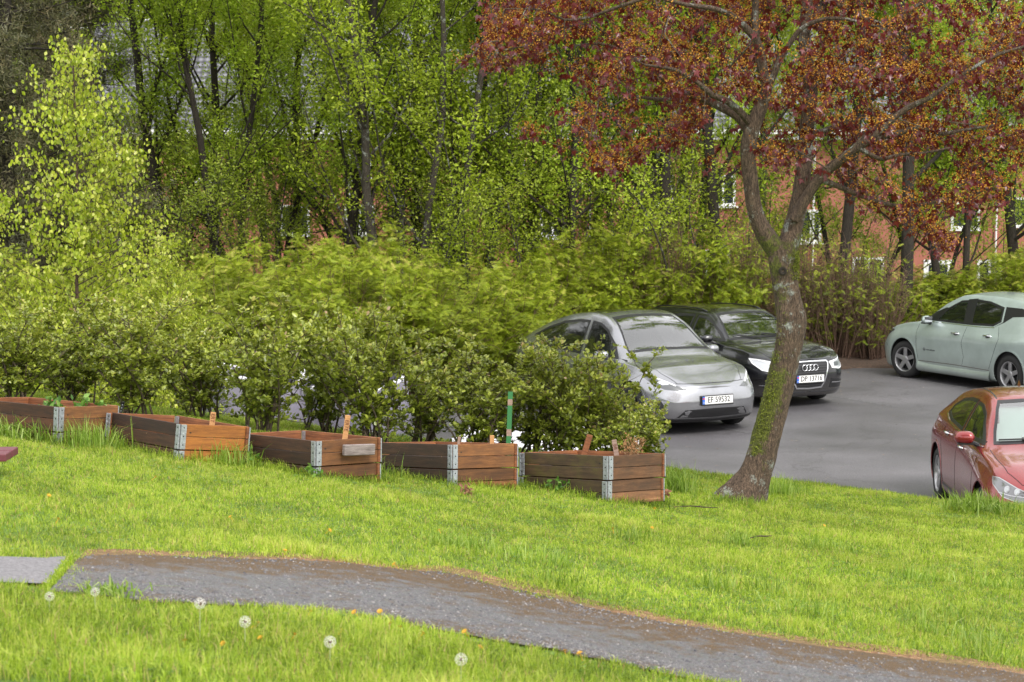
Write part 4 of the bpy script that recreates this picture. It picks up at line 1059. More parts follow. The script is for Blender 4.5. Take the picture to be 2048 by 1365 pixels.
    def mirror(s, x, z, mat, sz=(.12, .2, .13), y0=None):
        for sg in (1, -1):
            q, nn = s.cast((x, sg*.9, z-.03), (0, sg, 0)); yy = abs(q[1])
            mb = MB(); N = 8; rings = []
            for k in range(9):
                t = k/8; yk = yy+.03+sz[1]*t; f = math.sqrt(max(0, 1-(2*abs(t-.5))**3.2)); f = max(f, .1); xo = -.05*t
                th = np.arange(14)*2*PI/14
                ring = np.stack([x+xo+sz[0]*.5*f*np.cos(th)*(1+.2*(np.cos(th) > 0)), np.full(14, sg*yk), z+.05+sz[2]*.5*f*np.sign(np.sin(th))*np.abs(np.sin(th))**.8-.01*t], -1); rings.append(ring)
            Vv = np.vstack(rings); i = np.arange(8)[:, None]*14; j = np.arange(14)[None]; kk = (j+1) % 14
            mb.add(Vv, np.stack([i+j, i+kk, i+14+kk, i+14+j], -1).reshape(-1, 4)); mb.F.setdefault(14, []).append(np.array([list(range(14)), list(range(112, 126))])); mb.A.setdefault(14, []).append(np.zeros(2))
            mo = mb.build('wing_mirror', mat, s.root, True); shade_auto(mo, 60)
            mb = MB(); mb.tube([(x+.02, sg*(yy-.02), z-.04), (x, sg*(yy+.05), z-.005), (x-.01, sg*(yy+.11), z+.0)], (.03, .022, .02), 8); mb.box((x-.025, sg*(yy+.12), z-.015), (sz[0]*.85, sz[1]*.8, .02))
            mb.build('mirror_foot', M_blk, mo)
            mb = MB(); mb.box((x-sz[0]*.5-.03, sg*(yy+.03+sz[1]*.5), z+.05), (.008, sz[1]*.8, sz[2]*.72)); mb.build('mirror_glass', M_chr, mo)
    def handle(s, x, z, mat):
        for sg in (1, -1):
            q, nn = s.cast((x, sg*.9, z), (0, sg, 0))
            mb = MB(); P = [q+np.array((-.1, 0, 0))-nn*.005, q+np.array((-.085, 0, 0))+nn*.025, q+nn*.034, q+np.array((.085, 0, 0))+nn*.025, q+np.array((.1, 0, 0))-nn*.005]
            mb.tube(P, (.012, .013, .014, .013, .012), 8); h = mb.build('door_handle', mat, s.root, True)
            pts = [(x+.06*math.cos(a), sg*.9, z+.03*math.sin(a)) for a in np.linspace(0, 2*PI, 15)[:-1]]
            s.patch('handle_recess', pts, (0, sg, 0), M_blk if mat is not M_chr else M_dalu, .0012, 2, parent=None)
    def plate(s, txt, x, z, tilt=0, frame_txt=None, above=.0):
        root = empty('number_plate'); root.parent = s.root; root.location = (x, 0, z); root.rotation_euler = (0, R(tilt), 0)
        mb = MB(); mb.box((0, 0, 0), (.016, .545, .145)); fr = mb.build('plate_frame', M_blk, root); bevel(fr, .006, 2)
        mb = MB(); mb.box((.010, .0, .004), (.004, .52, .11)); mb.build('plate', M_plate, root)
        mb = MB(); mb.box((.0105, -.24, .004), (.005, .04, .11)); mb.build('country_band', M_pblue, root)
        mb = MB(); mb.box((.0115, -.24, .03), (.005, .03, .022)); mb.build('flag', M_pred, root)
        base = Matrix(((0, 0, 1, .0128), (1, 0, 0, 0), (0, 1, 0, 0), (0, 0, 0, 1)))
        text_mesh(txt, .112, M_pink, 'lettering', root, Matrix.Translation((0, .018, .004))@base, sx=.92, bold=.0012)
        text_mesh('N', .028, M_plate, 'lettering', root, Matrix.Translation((.003, -.24, -.03))@base)
    def wiper(s, pts):
        for sg in (1,):
            for p in pts:
                a, b_ = p; P = []
                for t in np.linspace(0, 1, 9): q, nn = s.cast(np.array(a)*(1-t)+np.array(b_)*t, (1, 0, 1.2)); P.append(q+nn*.022)
                mb = MB(); mb.tube(P, .008, 5); mb.build('wiper', M_blk, s.root)
def sidewin(poly, sg): return [(x, sg*.85, z) for x, z in poly]
def frontpoly(poly): return [(2.2, y, z) for y, z in poly]
def inset(poly, d):
    P = np.array(poly, float); c = P.mean(0); 
    T = np.roll(P, -1, 0)-P; L = np.linalg.norm(T, axis=1)[:, None]; T = T/L; N = np.stack([-T[:, 1], T[:, 0]], 1)
    area = 0.5*np.sum(P[:, 0]*np.roll(P[:, 1], -1)-np.roll(P[:, 0], -1)*P[:, 1]); N = N if area > 0 else -N
    out = []
    for i in range(len(P)):
        n0, n1 = N[i-1], N[i]; b = n0+n1; bb = b@b
        out.append(P[i]+b*min(d*2/max(bb, .35), d*3))
    return out

def glazing(C, side, ws, rear=None, pillars=(), frit=.035, split=None, pg=True):
    """side windows: list of outlines; windscreen outline in (y, z)"""
    D = C.D
    for k, poly in enumerate(side):
        for sg in (1, -1):
            P = sidewin(poly, sg); f = C.band('window_surround', P, (0, sg, 0), frit, M_blk, .004)
            C.patch('side_window', P, (0, sg, 0), (M_sg if (k == 0 or not pg) else M_pg), .0015, 5)
    P = [(D['wsx'][1], y, z) for y, z in ws]
    wsf = C.band('windscreen_surround', P, D['wsdir'], .026, M_blk, .004, center=(D['wsx'][1], 0, np.mean([p[1] for p in ws])))
    C.patch('windscreen', P, D['wsdir'], M_ws, .0018, 8)
# ---------------------------------------------------------------- silver electric crossover
def loft(**k): return k
def holes_of(sides, ws):
    return lambda: [(inset(p, .012), 'side') for p in sides]+[(inset(ws, .014), 'ws')]
S_side = [[(.98, 1.0), (.02, .985), (-.02, 1.475), (.22, 1.462), (.45, 1.385), (.75, 1.205)],
          [(-.06, .985), (-1.0, 1.015), (-1.5, 1.09), (-1.62, 1.15), (-1.3, 1.285), (-.85, 1.41), (-.4, 1.47), (-.1, 1.48)]]
S_ws = [(-.70, 1.085), (-.4, 1.105), (0, 1.112), (.4, 1.105), (.70, 1.085), (.66, 1.2), (.58, 1.42), (.52, 1.545), (.3, 1.567), (0, 1.575), (-.3, 1.567), (-.52, 1.545), (-.58, 1.42), (-.66, 1.2)]
DY = dict(xf=(1.72, 2.27), xr=(-1.8, -2.4), zb=.19, Wmax=.955, ax=(1.445, -1.445), wheel_r=.345, arch=.385, belt_min=.86, fp=.55,
    zt=[(-2.4, .98), (-2.2, 1.08), (-1.8, 1.24), (-1.2, 1.44), (-.6, 1.572), (-.1, 1.62), (.15, 1.606), (.5, 1.49), (1.1, 1.095), (1.25, 1.03), (1.7, .945), (2.0, .85), (2.27, .70)],
    zr=[(-2.4, .95), (-2.2, 1.03), (-1.8, 1.18), (-1.2, 1.385), (-.6, 1.515), (-.1, 1.56), (.15, 1.548), (.5, 1.435), (1.08, 1.05), (1.25, 1.0), (1.7, .925), (2.0, .835), (2.27, .69)],
    zs=[(-2.4, .92), (-2, 1.0), (-1, .985), (0, .96), (1.05, .955), (1.4, .935), (1.75, .875), (2.0, .79), (2.27, .66)],
    W=[(-2.4, .90), (-1.6, .95), (0, .94), (1.3, .955), (1.75, .93), (2.27, .90)], ws=[(-2.4, .80), (-1.5, .85), (0, .865), (1.1, .86), (1.75, .84), (2.27, .80)],
    wr=[(-2.4, .70), (-1.8, .66), (-1, .62), (0, .60), (.3, .615), (.7, .68), (1.1, .76), (1.3, .75), (1.75, .68), (2.27, .62)],
    nose=[(.15, 2.10), (.24, 2.2), (.34, 2.255), (.5, 2.265), (.62, 2.25), (.7, 2.2), (.8, 2.12), (.95, 2.0)], tail=[(.15, -2.2), (.4, -2.36), (.7, -2.38), (1.0, -2.33), (1.3, -2.1)],
    wsx=(.2, 1.12), wsdir=(1, 0, 0), rwx=-1.9, dashz=1.02, mirz=1.42, lipmat=None, holes=holes_of(S_side, S_ws))
P_sil = paint('silver_paint', (.34, .345, .365), .85, .25)
DY['lipmat'] = P_sil
silver = Car(DY, P_sil, 'silver electric crossover with plate EF 59532, half hidden behind the shrubs', (1.80, 29.97, .006), R(-61))
c = silver
glazing(c, S_side, S_ws)
c.patch('glass_roof', [(.10, -.5, 1), (.10, .5, 1), (-.5, .52, 1), (-1.2, .52, 1), (-1.85, .5, 1), (-1.85, -.5, 1), (-1.2, -.52, 1), (-.5, -.52, 1)], (0, 0, 1), simple('black_roof_glass', (.01, .011, .011), .04, 0, 1.0), .003, 8)
for sg in (1, -1):
    P = [(2.2, sg*.44, .665), (2.15, sg*.58, .64), (2.05, sg*.74, .665), (1.9, sg*.85, .735), (1.74, sg*.9, .83), (1.78, sg*.84, .845), (1.93, sg*.74, .80), (2.1, sg*.58, .715)]
    h = c.patch('headlight', P, (1, sg*.8, .5), M_lampd, .003, 4, step=.03)
    c.line('daytime_light', [P[7], P[6], P[5]], (1, sg*.8, .5), .016*sg, M_drl, .006, h)
    c.patch('lamp_lens', [(2.02, sg*.64, .71), (1.98, sg*.72, .71), (1.92, sg*.78, .75), (1.93, sg*.76, .775), (2.0, sg*.68, .75)], (1, sg*.8, .5), M_lamp, .006, 2, h, step=.02)
    c.patch('corner_vent', [(2.15, sg*.8, .42), (2.1, sg*.86, .52), (2.05, sg*.9, .5), (2.05, sg*.9, .36), (2.12, sg*.84, .36)], (1, sg*.9, 0), M_blk, .003, 2, step=.03)
    c.line('panel_gap', [(.98, sg*.9, .93), (1.0, sg*.9, .8), (.98, sg*.9, .55), (.93, sg*.9, .32)], (0, sg, 0), .007, M_gap)
    c.line('panel_gap', [(-.03, sg*.9, .95), (-.04, sg*.9, .6), (-.02, sg*.9, .3)], (0, sg, 0), .007, M_gap)
    c.line('panel_gap', [(-1.15, sg*.9, .98), (-1.1, sg*.9, .75), (-.95, sg*.9, .5), (-.93, sg*.9, .3)], (0, sg, 0), .007, M_gap)
    c.line('bonnet_gap', [(1.12, sg*.74, 1), (1.5, sg*.72, 1), (1.85, sg*.66, 1), (2.08, sg*.55, 1)], (0, 0, 1), .006, M_gap)
    c.patch('rocker_cladding', [(1.03, sg*.9, .3), (-1.03, sg*.9, .3), (-1.03, sg*.9, .2), (1.03, sg*.9, .2)], (0, sg, 0), M_blk, .004, 2, step=.08)
c.patch('lower_grille', [(2.2, -.60, .265), (2.2, -.50, .375), (2.2, 0, .385), (2.2, .50, .375), (2.2, .60, .265), (2.2, 0, .25)], (1, 0, 0), M_blk, .004, 3, step=.05)
c.line('bonnet_gap', [(2, -.58, .742), (2, -.3, .735), (2, 0, .735), (2, .3, .735), (2, .58, .742)], (1, 0, 0), .006, M_gap)
c.band('splitter', [(2.2, -.75, .25), (2.2, 0, .232), (2.2, .75, .25), (2.2, .75, .2), (2.2, 0, .19), (2.2, -.75, .2)], (1, 0, 0), .02, M_blk, .01)
c.plate('EF 59532', 2.285, .50, -3)
c.mirror(.78, 1.0, P_sil); c.wheels(M_dalu, 'ten'); c.interior(.36); c.handle(.22, .86, M_chr); c.handle(-.85, .89, M_chr)
c.wiper(c, []) if False else None

# ---------------------------------------------------------------- black hatchback
A_side = [[(.88, .965), (-.06, .955), (-.09, 1.315), (.15, 1.305), (.4, 1.235), (.68, 1.09)],
          [(-.16, .955), (-.95, .98), (-1.12, 1.02), (-1.02, 1.21), (-.8, 1.275), (-.4, 1.312), (-.18, 1.318)]]
A_ws = [(-.66, .985), (-.35, 1.005), (0, 1.01), (.35, 1.005), (.66, .985), (.62, 1.1), (.53, 1.29), (.48, 1.352), (.25, 1.37), (0, 1.375), (-.25, 1.37), (-.48, 1.352), (-.53, 1.29), (-.62, 1.1)]
DA = dict(xf=(1.62, 2.15), xr=(-1.65, -2.14), zb=.17, Wmax=.885, ax=(1.29, -1.29), wheel_r=.317, arch=.355, belt_min=.84, fp=.5,
    zt=[(-2.14, 1.0), (-1.95, 1.16), (-1.75, 1.3), (-1.3, 1.39), (-.5, 1.425), (-.1, 1.422), (.12, 1.405), (.4, 1.31), (.98, .995), (1.1, .96), (1.5, .93), (1.9, .86), (2.15, .77)],
    zr=[(-2.14, .97), (-1.95, 1.1), (-1.75, 1.23), (-1.3, 1.335), (-.5, 1.37), (-.1, 1.367), (.12, 1.355), (.4, 1.265), (.96, .955), (1.1, .935), (1.5, .91), (1.9, .84), (2.15, .755)],
    zs=[(-2.14, .93), (-1.5, .965), (-.5, .94), (.3, .925), (.95, .915), (1.3, .9), (1.6, .86), (1.9, .80), (2.15, .73)],
    W=[(-2.14, .84), (-1.5, .88), (0, .865), (1.3, .882), (1.65, .87), (2.15, .86)], ws=[(-2.14, .76), (-1.4, .79), (0, .80), (1, .80), (1.65, .79), (2.15, .77)],
    wr=[(-2.14, .66), (-1.6, .6), (-1, .56), (0, .555), (.2, .56), (.6, .63), (.96, .70), (1.2, .68), (1.65, .64), (2.15, .6)],
    nose=[(.15, 2.02), (.22, 2.1), (.32, 2.13), (.5, 2.15), (.65, 2.14), (.74, 2.12), (.8, 2.08), (.95, 1.95)], tail=[(.15, -2.0), (.4, -2.12), (.7, -2.12), (1.0, -2.08), (1.3, -1.9)],
    wsx=(.15, 1.0), wsdir=(1, 0, 0), rwx=-1.9, dashz=.93, mirz=1.27, lipmat=None, holes=holes_of(A_side, A_ws))
P_bla = paint('black_paint', (.008, .0085, .011), .3, .25)
DA['lipmat'] = P_bla
black = Car(DA, P_bla, 'glossy black hatchback with plate DP 13716 and ringed chrome grille, behind the tree trunk', (3.64, 32.8, .006), R(-62))
c = black
glazing(c, A_side, A_ws)
Gp = [(-.33, .735), (0, .742), (.33, .735), (.365, .70), (.36, .60), (.30, .40), (.24, .305), (0, .292), (-.24, .305), (-.30, .40), (-.36, .60), (-.365, .70)]
gr = c.patch('grille', frontpoly(Gp), (1, 0, 0), M_blk, .004, 4, step=.04)
c.band('grille_frame', frontpoly(Gp), (1, 0, 0), .022, M_chr, .014, gr)
for k, z in enumerate((.675, .635, .595, .555, .36)):
    hw = .325-(.0 if z > .5 else .06)
    c.line('grille_slat', [(2.2, -hw, z), (2.2, 0, z), (2.2, hw, z)], (1, 0, 0), .007, M_dalu, .010, gr)
q, nn = c.cast((2.2, 0, .62), (1, 0, 0))
for k in range(4):
    mb = MB(); t_ = np.linspace(0, 2*PI, 25); mb.tube([(q[0]+.02+.002*(k % 2), (k-1.5)*.068+.047*math.cos(a), .632+.047*math.sin(a)) for a in t_], .0068, 6); mb.build('badge_ring', M_chr, gr, True)
c.plate('DP 13716', 2.165, .455, 0)
for sg in (1, -1):
    P = [(2.13, sg*.40, .71), (2.1, sg*.44, .60), (2.05, sg*.62, .575), (1.95, sg*.76, .60), (1.8, sg*.84, .70), (1.7, sg*.84, .78), (1.85, sg*.78, .775), (2.05, sg*.6, .735)]
    h = c.patch('headlight', P, (1, sg*.55, .15), M_lens, .003, 4, step=.03)
    c.band('light_guide', P, (1, sg*.55, .15), .018, M_drl, .005, h, step=.03)
    c.patch('lamp_lens', [(2.08, sg*.5, .69), (2.08, sg*.5, .625), (2.0, sg*.62, .625), (2.0, sg*.64, .69)], (1, sg*.55, .15), M_lampd, .007, 2, h, step=.02)
    c.patch('fog_opening', [(2.1, sg*.42, .44), (2.1, sg*.40, .30), (2.0, sg*.72, .28), (1.95, sg*.79, .40)], (1, sg*.5, 0), M_blk, .003, 3, step=.04)
    c.line('fog_trim', [(2.1, sg*.44, .385), (2.0, sg*.62, .375), (1.9, sg*.78, .375)], (1, sg*.5, 0), .014*sg, M_chr, .008)
    c.line('lip_trim', [(2.1, 0, .255), (2.1, sg*.4, .25), (2.0, sg*.75, .27)], (1, sg*.2, 0), .01*sg, M_chr if False else M_dalu, .006)
    c.line('panel_gap', [(.9, sg*.9, .9), (.92, sg*.9, .7), (.88, sg*.9, .3)], (0, sg, 0), .007, M_gap)
    c.line('panel_gap', [(-.12, sg*.9, .93), (-.13, sg*.9, .6), (-.1, sg*.9, .28)], (0, sg, 0), .007, M_gap)
    c.line('bonnet_gap', [(1.0, sg*.69, 1), (1.5, sg*.68, 1), (1.9, sg*.62, 1), (2.08, sg*.45, 1)], (0, 0, 1), .007, M_gap)
    # roof rails
    P = [];
    for t in np.linspace(0, 1, 12): q, nn = c.cast((.05-1.6*t, sg*.53, 1.2), (0, 0, 1)); P.append(q+nn*(.022 if 0 < t < 1 else 0))
    mb = MB(); mb.tube(P, .012, 6); mb.build('roof_rail', M_blk, c.root, True)
for a, b_ in (((1, .6, .995), (1, -.02, 1.05)), ((1, -.1, .995), (1, -.55, 1.04))):
    P = [];
    for t in np.linspace(0, 1, 9): q, nn = c.cast(np.array(a)*(1-t)+np.array(b_)*t, (1, 0, 0)); P.append(q+nn*.018)
    mb = MB(); mb.tube(P, .009, 5); mb.build('wiper', M_blk, c.root)
c.mirror(.66, .955, P_bla); c.wheels(M_alu); c.interior(.24); c.handle(.12, .82, P_bla); c.handle(-.8, .84, P_bla)

# ---------------------------------------------------------------- pale mint hatchback
L_side = [[(.62, 1.03), (-.17, 1.03), (-.08, 1.42), (.12, 1.40), (.40, 1.26)],
          [(-.30, 1.03), (-.86, 1.05), (-1.02, 1.13), (-.98, 1.36), (-.6, 1.43), (-.22, 1.445)]]
L_ws = [(-.66, 1.06), (-.35, 1.08), (0, 1.085), (.35, 1.08), (.66, 1.06), (.62, 1.18), (.54, 1.38), (.49, 1.46), (.25, 1.48), (0, 1.485), (-.25, 1.48), (-.49, 1.46), (-.54, 1.38), (-.62, 1.18)]
DL = dict(xf=(1.66, 2.25), xr=(-1.7, -2.22), zb=.17, Wmax=.895, ax=(1.35, -1.35), wheel_r=.318, arch=.36, belt_min=.88, fp=.58,
    zt=[(-2.22, 1.05), (-2.05, 1.25), (-1.85, 1.42), (-1.4, 1.52), (-.6, 1.555), (-.1, 1.545), (.12, 1.515), (.45, 1.385), (1.02, 1.065), (1.2, 1.0), (1.6, .93), (1.95, .82), (2.25, .68)],
    zr=[(-2.22, 1.0), (-2.05, 1.18), (-1.85, 1.34), (-1.4, 1.45), (-.6, 1.49), (-.1, 1.482), (.12, 1.458), (.45, 1.335), (1.0, 1.02), (1.2, .97), (1.6, .91), (1.95, .80), (2.25, .67)],
    zs=[(-2.22, .98), (-1.6, 1.03), (-1, 1.0), (0, .985), (.95, .975), (1.3, .945), (1.6, .88), (1.95, .77), (2.25, .64)],
    W=[(-2.22, .85), (-1.5, .89), (0, .875), (1.3, .892), (1.65, .88), (2.25, .86)], ws=[(-2.22, .78), (-1.4, .80), (0, .81), (1, .81), (1.65, .79), (2.25, .76)],
    wr=[(-2.22, .66), (-1.6, .62), (-1, .585), (0, .57), (.2, .58), (.6, .64), (1.0, .71), (1.2, .69), (1.65, .64), (2.25, .58)],
    nose=[(.15, 2.1), (.22, 2.17), (.35, 2.22), (.5, 2.24), (.6, 2.24), (.7, 2.2), (.8, 2.12), (.95, 1.95)], tail=[(.15, -2.08), (.4, -2.2), (.7, -2.2), (1.0, -2.14), (1.3, -1.98)],
    wsx=(.15, 1.05), wsdir=(1, 0, 0), rwx=-1.9, dashz=.99, mirz=1.36, lipmat=None, holes=holes_of(L_side, L_ws))
P_min = paint('mint_paint', (.42, .5, .475), .3, .3)
DL['lipmat'] = P_min
DL['steer'] = 12
mint = Car(DL, P_min, 'pale mint green hatchback seen from its left side beside the hedge at the right', (8.31, 34.17, .006), R(118))
c = mint
for sg in (1, -1):
    for P in ([(1.02, 1.03), (.58, 1.03), (.34, 1.265), (.46, 1.262), (.72, 1.165)], [(-.12, 1.03), (-.34, 1.03), (-.26, 1.455), (-.04, 1.43)],
              [(-.90, 1.045), (-1.1, 1.13), (-1.22, 1.22), (-1.5, 1.245), (-1.78, 1.25), (-1.72, 1.32), (-1.4, 1.37), (-1.02, 1.37), (-1.06, 1.13)]):
        c.patch('black_pillar', sidewin(P, sg), (0, sg, 0), M_blk, .0028, 3, step=.04)
glazing(c, L_side, L_ws)
c.line('window_trim', [(1.02, .9, 1.018), (.3, .9, 1.018), (-.5, .9, 1.02), (-.9, .9, 1.035)], (0, 1, 0), .008, M_chr, .006)
for sg in (1, -1):
    c.line('panel_gap', [(.98, sg*.9, .97), (1.0, sg*.9, .8), (.98, sg*.9, .55), (.93, sg*.9, .37)], (0, sg, 0), .006, M_gap)
    c.line('panel_gap', [(-.24, sg*.9, 1.0), (-.17, sg*.9, .72), (-.24, sg*.9, .5), (-.2, sg*.9, .36)], (0, sg, 0), .006, M_gap)
    c.line('panel_gap', [(-1.0, sg*.9, 1.05), (-1.08, sg*.9, .85), (-.98, sg*.9, .6), (-.88, sg*.9, .36)], (0, sg, 0), .006, M_gap)
    c.line('sill_line', [(.93, sg*.9, .345), (0, sg*.9, .355), (-.88, sg*.9, .345)], (0, sg, 0), .012, simple('road_dirt', (.12, .11, .1), .9) if sg == 1 else M_gap, .002)
    c.line('bumper_gap', [(2.02, sg*.8, .72), (1.93, sg*.9, .6), (1.82, sg*.9, .52)], (.6, sg, 0), .007, M_gap)
    h = c.patch('headlight', [(2.2, sg*.5, .70), (2.1, sg*.66, .66), (1.95, sg*.78, .69), (1.72, sg*.86, .82), (1.76, sg*.82, .845), (1.98, sg*.7, .785)], (1, sg*.8, .5), M_lampd, .003, 3, step=.03)
    c.line('daytime_light', [(1.76, sg*.82, .84), (1.98, sg*.7, .785), (2.15, sg*.55, .725)], (1, sg*.8, .5), .014, M_drl, .006, h)
    c.patch('tail_light', [(-1.82, sg*.8, .95), (-1.72, sg*.8, .97), (-1.75, sg*.8, .90), (-1.95, sg*.8, .88), (-2.1, sg*.8, .93), (-2.1, sg*.8, 1.0)], (-.5, sg, 0), M_red, .004, 3, step=.03)
# side skirt
    mb = MB(); Q = []
    for x in np.linspace(.94, -.9, 16):
        flare = .035*max(0, (abs(x)-.55)/.4)**2; q, nn = c.cast((x, sg*.9, .26), (0, sg, 0)); y = abs(q[1])
        Q.append([(x, sg*(y-.03), .31+flare), (x, sg*(y+.008), .30+flare), (x, sg*(y+.022+flare*.4), .22), (x, sg*(y-.0), .165), (x, sg*(y-.05), .16)])
    Q = np.array(Q); i = np.arange(15)[:, None]*5+np.arange(4)[None]; mb.add(Q.reshape(-1, 3), np.stack([i, i+1, i+6, i+5], -1).reshape(-1, 4)); mb.build('side_skirt', P_min, c.root, True)
    c.handle(.0, .865, M_chr) if sg == 1 else None
    if sg == 1: c.handle(-.80, .885, M_chr)
# round badge and wordmark on the front door
q, nn = c.cast((.77, .9, .545), (0, 1, 0))
mb = MB(); t_ = np.linspace(0, 2*PI, 19); mb.tube([(.77+.026*math.cos(a), q[1]+.004, .545+.022*math.sin(a)) for a in t_], .004, 5); bd = mb.build('door_badge', M_dalu, c.root)
text_mesh('e', .04, M_dalu, 'badge_letter', bd, Matrix(((-1, 0, 0, .77), (0, 0, 1, q[1]+.004), (0, 1, 0, .545), (0, 0, 0, 1))))
text_mesh('zero emission', .04, M_dalu, 'lettering', c.root, Matrix(((-1, 0, 0, .60), (0, 0, 1, q[1]+.003), (0, 1, 0, .543), (0, 0, 0, 1))))
c.mirror(.70, 1.01, P_min); c.wheels(M_alu); c.interior(.34); c.root.scale = (1, 1, 1.03)

# ---------------------------------------------------------------- red liftback
R_side = [[(.90, .985), (-.12, .975), (-.16, 1.315), (.1, 1.31), (.35, 1.25), (.66, 1.10)],
          [(-.20, .975), (-.95, .99), (-1.28, 1.04), (-1.22, 1.15), (-.95, 1.245), (-.55, 1.305), (-.2, 1.325)]]
R_ws = [(-.68, 1.0), (-.35, 1.02), (0, 1.025), (.35, 1.02), (.68, 1.0), (.64, 1.12), (.56, 1.30), (.51, 1.37), (.25, 1.39), (0, 1.395), (-.25, 1.39), (-.51, 1.37), (-.56, 1.30), (-.64, 1.12)]
DR = dict(xf=(1.62, 2.2), xr=(-1.7, -2.26), zb=.16, Wmax=.91, ax=(1.35, -1.35), wheel_r=.318, arch=.355, belt_min=.84, fp=.56,
    zt=[(-2.26, .98), (-2.1, 1.06), (-1.8, 1.15), (-1.3, 1.32), (-.7, 1.42), (-.2, 1.45), (.1, 1.43), (.4, 1.33), (1.05, 1.01), (1.2, .965), (1.6, .91), (1.95, .82), (2.2, .70)],
    zr=[(-2.26, .95), (-2.1, 1.02), (-1.8, 1.10), (-1.3, 1.265), (-.7, 1.36), (-.2, 1.39), (.1, 1.372), (.4, 1.28), (1.02, .97), (1.2, .94), (1.6, .89), (1.95, .80), (2.2, .69)],
    zs=[(-2.26, .93), (-1.6, .965), (-.6, .945), (.3, .93), (1.0, .925), (1.3, .9), (1.6, .85), (1.95, .76), (2.2, .66)],
    W=[(-2.26, .86), (-1.5, .905), (0, .885), (1.3, .905), (1.65, .89), (2.2, .87)], ws=[(-2.26, .78), (-1.4, .82), (0, .825), (1, .82), (1.65, .8), (2.2, .78)],
    wr=[(-2.26, .66), (-1.6, .62), (-1, .58), (0, .575), (.2, .585), (.6, .65), (1.02, .725), (1.2, .71), (1.65, .66), (2.2, .6)],
    nose=[(.15, 2.05), (.22, 2.13), (.35, 2.18), (.5, 2.2), (.6, 2.19), (.7, 2.15), (.8, 2.08), (.95, 1.95)], tail=[(.15, -2.1), (.4, -2.24), (.7, -2.24), (1.0, -2.2), (1.3, -2.0)],
    wsx=(.15, 1.05), wsdir=(1, 0, 0), rwx=-1.9, dashz=.95, mirz=1.3, lipmat=None, holes=holes_of(R_side, R_ws))
P_red = paint('red_paint', (.27, .026, .026), .4, .26)
DR['lipmat'] = P_red
M_lens2 = simple('smoked_lens', (.2, .2, .21), .08, .5, 1.0)
red = Car(DR, P_red, 'metallic red liftback facing the camera just beyond the lawn edge', (5.72, 21.35, .006), R(-93))
c = red
glazing(c, R_side, R_ws)
for sg in (1, -1):
    c.line('window_trim', [(.92, sg*.9, .972), (.3, sg*.9, .965), (-.6, sg*.9, .968), (-1.0, sg*.9, .985), (-1.32, sg*.9, 1.035)], (0, sg, 0), .012*sg, M_chr, .006)
    c.line('panel_gap', [(.9, sg*.9, .93), (.95, sg*.9, .8), (.93, sg*.9, .5), (.88, sg*.9, .3)], (0, sg, 0), .006, M_gap)
    c.line('panel_gap', [(-.17, sg*.9, .95), (-.16, sg*.9, .6), (-.14, sg*.9, .28)], (0, sg, 0), .006, M_gap)
    c.line('panel_gap', [(-1.05, sg*.9, .97), (-1.08, sg*.9, .8), (-.95, sg*.9, .55), (-.9, sg*.9, .3)], (0, sg, 0), .006, M_gap)
    c.line('sill_trim', [(.9, sg*.9, .27), (0, sg*.9, .275), (-.9, sg*.9, .27)], (0, sg, 0), .03, M_dalu, .006)
    c.line('bonnet_gap', [(1.05, sg*.73, 1), (1.4, sg*.72, 1), (1.75, sg*.68, 1), (1.98, sg*.58, 1), (2.08, sg*.35, 1)], (0, 0, 1), .006, M_gap)
    c.line('roof_ditch', [(.18, sg*.52, 1.2), (-.5, sg*.52, 1.2), (-1.3, sg*.53, 1.2)], (0, 0, 1), .016, M_blk, .002)
    P = [(2.14, sg*.36, .60), (2.05, sg*.6, .575), (1.92, sg*.76, .62), (1.78, sg*.85, .73), (1.70, sg*.84, .80), (1.8, sg*.78, .80), (1.98, sg*.62, .72), (2.12, sg*.42, .645)]
    h = c.patch('headlight', P, (1, sg*.5, .2), M_lens2, .003, 4, step=.03)
    c.band('lamp_surround', P, (1, sg*.5, .2), .008, M_alu, .005, h, step=.03)
    for (yy, zz, xx) in ((.72, .70, 1.93), (.63, .685, 2.0)):
        pts = [(xx, sg*(yy+.034*math.cos(a)), zz+.036*math.sin(a)) for a in np.linspace(0, 2*PI, 13)[:-1]]
        l1 = c.patch('lamp_lens', pts, (1, sg*.5, .2), M_alu, .008, 2, h, step=.02)
        pts = [(xx, sg*(yy+.024*math.cos(a)), zz+.025*math.sin(a)) for a in np.linspace(0, 2*PI, 13)[:-1]]
        c.patch('lens_centre', pts, (1, sg*.5, .2), M_lens, .012, 2, h, step=.02)
    c.line('light_guide', [(1.86, sg*.79, .655), (1.97, sg*.68, .635), (2.05, sg*.57, .635), (2.07, sg*.53, .67)], (1, sg*.5, .2), .009*sg, M_alu, .009, h)
    c.patch('bumper_opening', [(2.1, sg*.5, .46), (2.1, sg*.48, .3), (1.95, sg*.74, .3), (1.9, sg*.8, .42)], (1, sg*.4, 0), M_blk, .003, 3)
c.patch('grille', [(2.1, -.5, .55), (2.1, 0, .57), (2.1, .5, .55), (2.1, .42, .34), (2.1, 0, .32), (2.1, -.42, .34)], (1, 0, 0), M_blk, .004, 4)
for a, b_ in (((1, -.62, 1.03), (1, .0, 1.065)), ((1, .02, 1.03), (1, .6, 1.075))):
    P = [];
    for t in np.linspace(0, 1, 9): q, nn = c.cast(np.array(a)*(1-t)+np.array(b_)*t, (1, 0, 0)); P.append(q+nn*.02)
    mb = MB(); mb.tube(P, .009, 5); mb.tube(P[3:6], .02, 5); mb.build('wiper', M_blk, c.root)
mb = MB(); V0 = [(-1.35, 0, 1.33), (-1.2, 0, 1.33)]; 
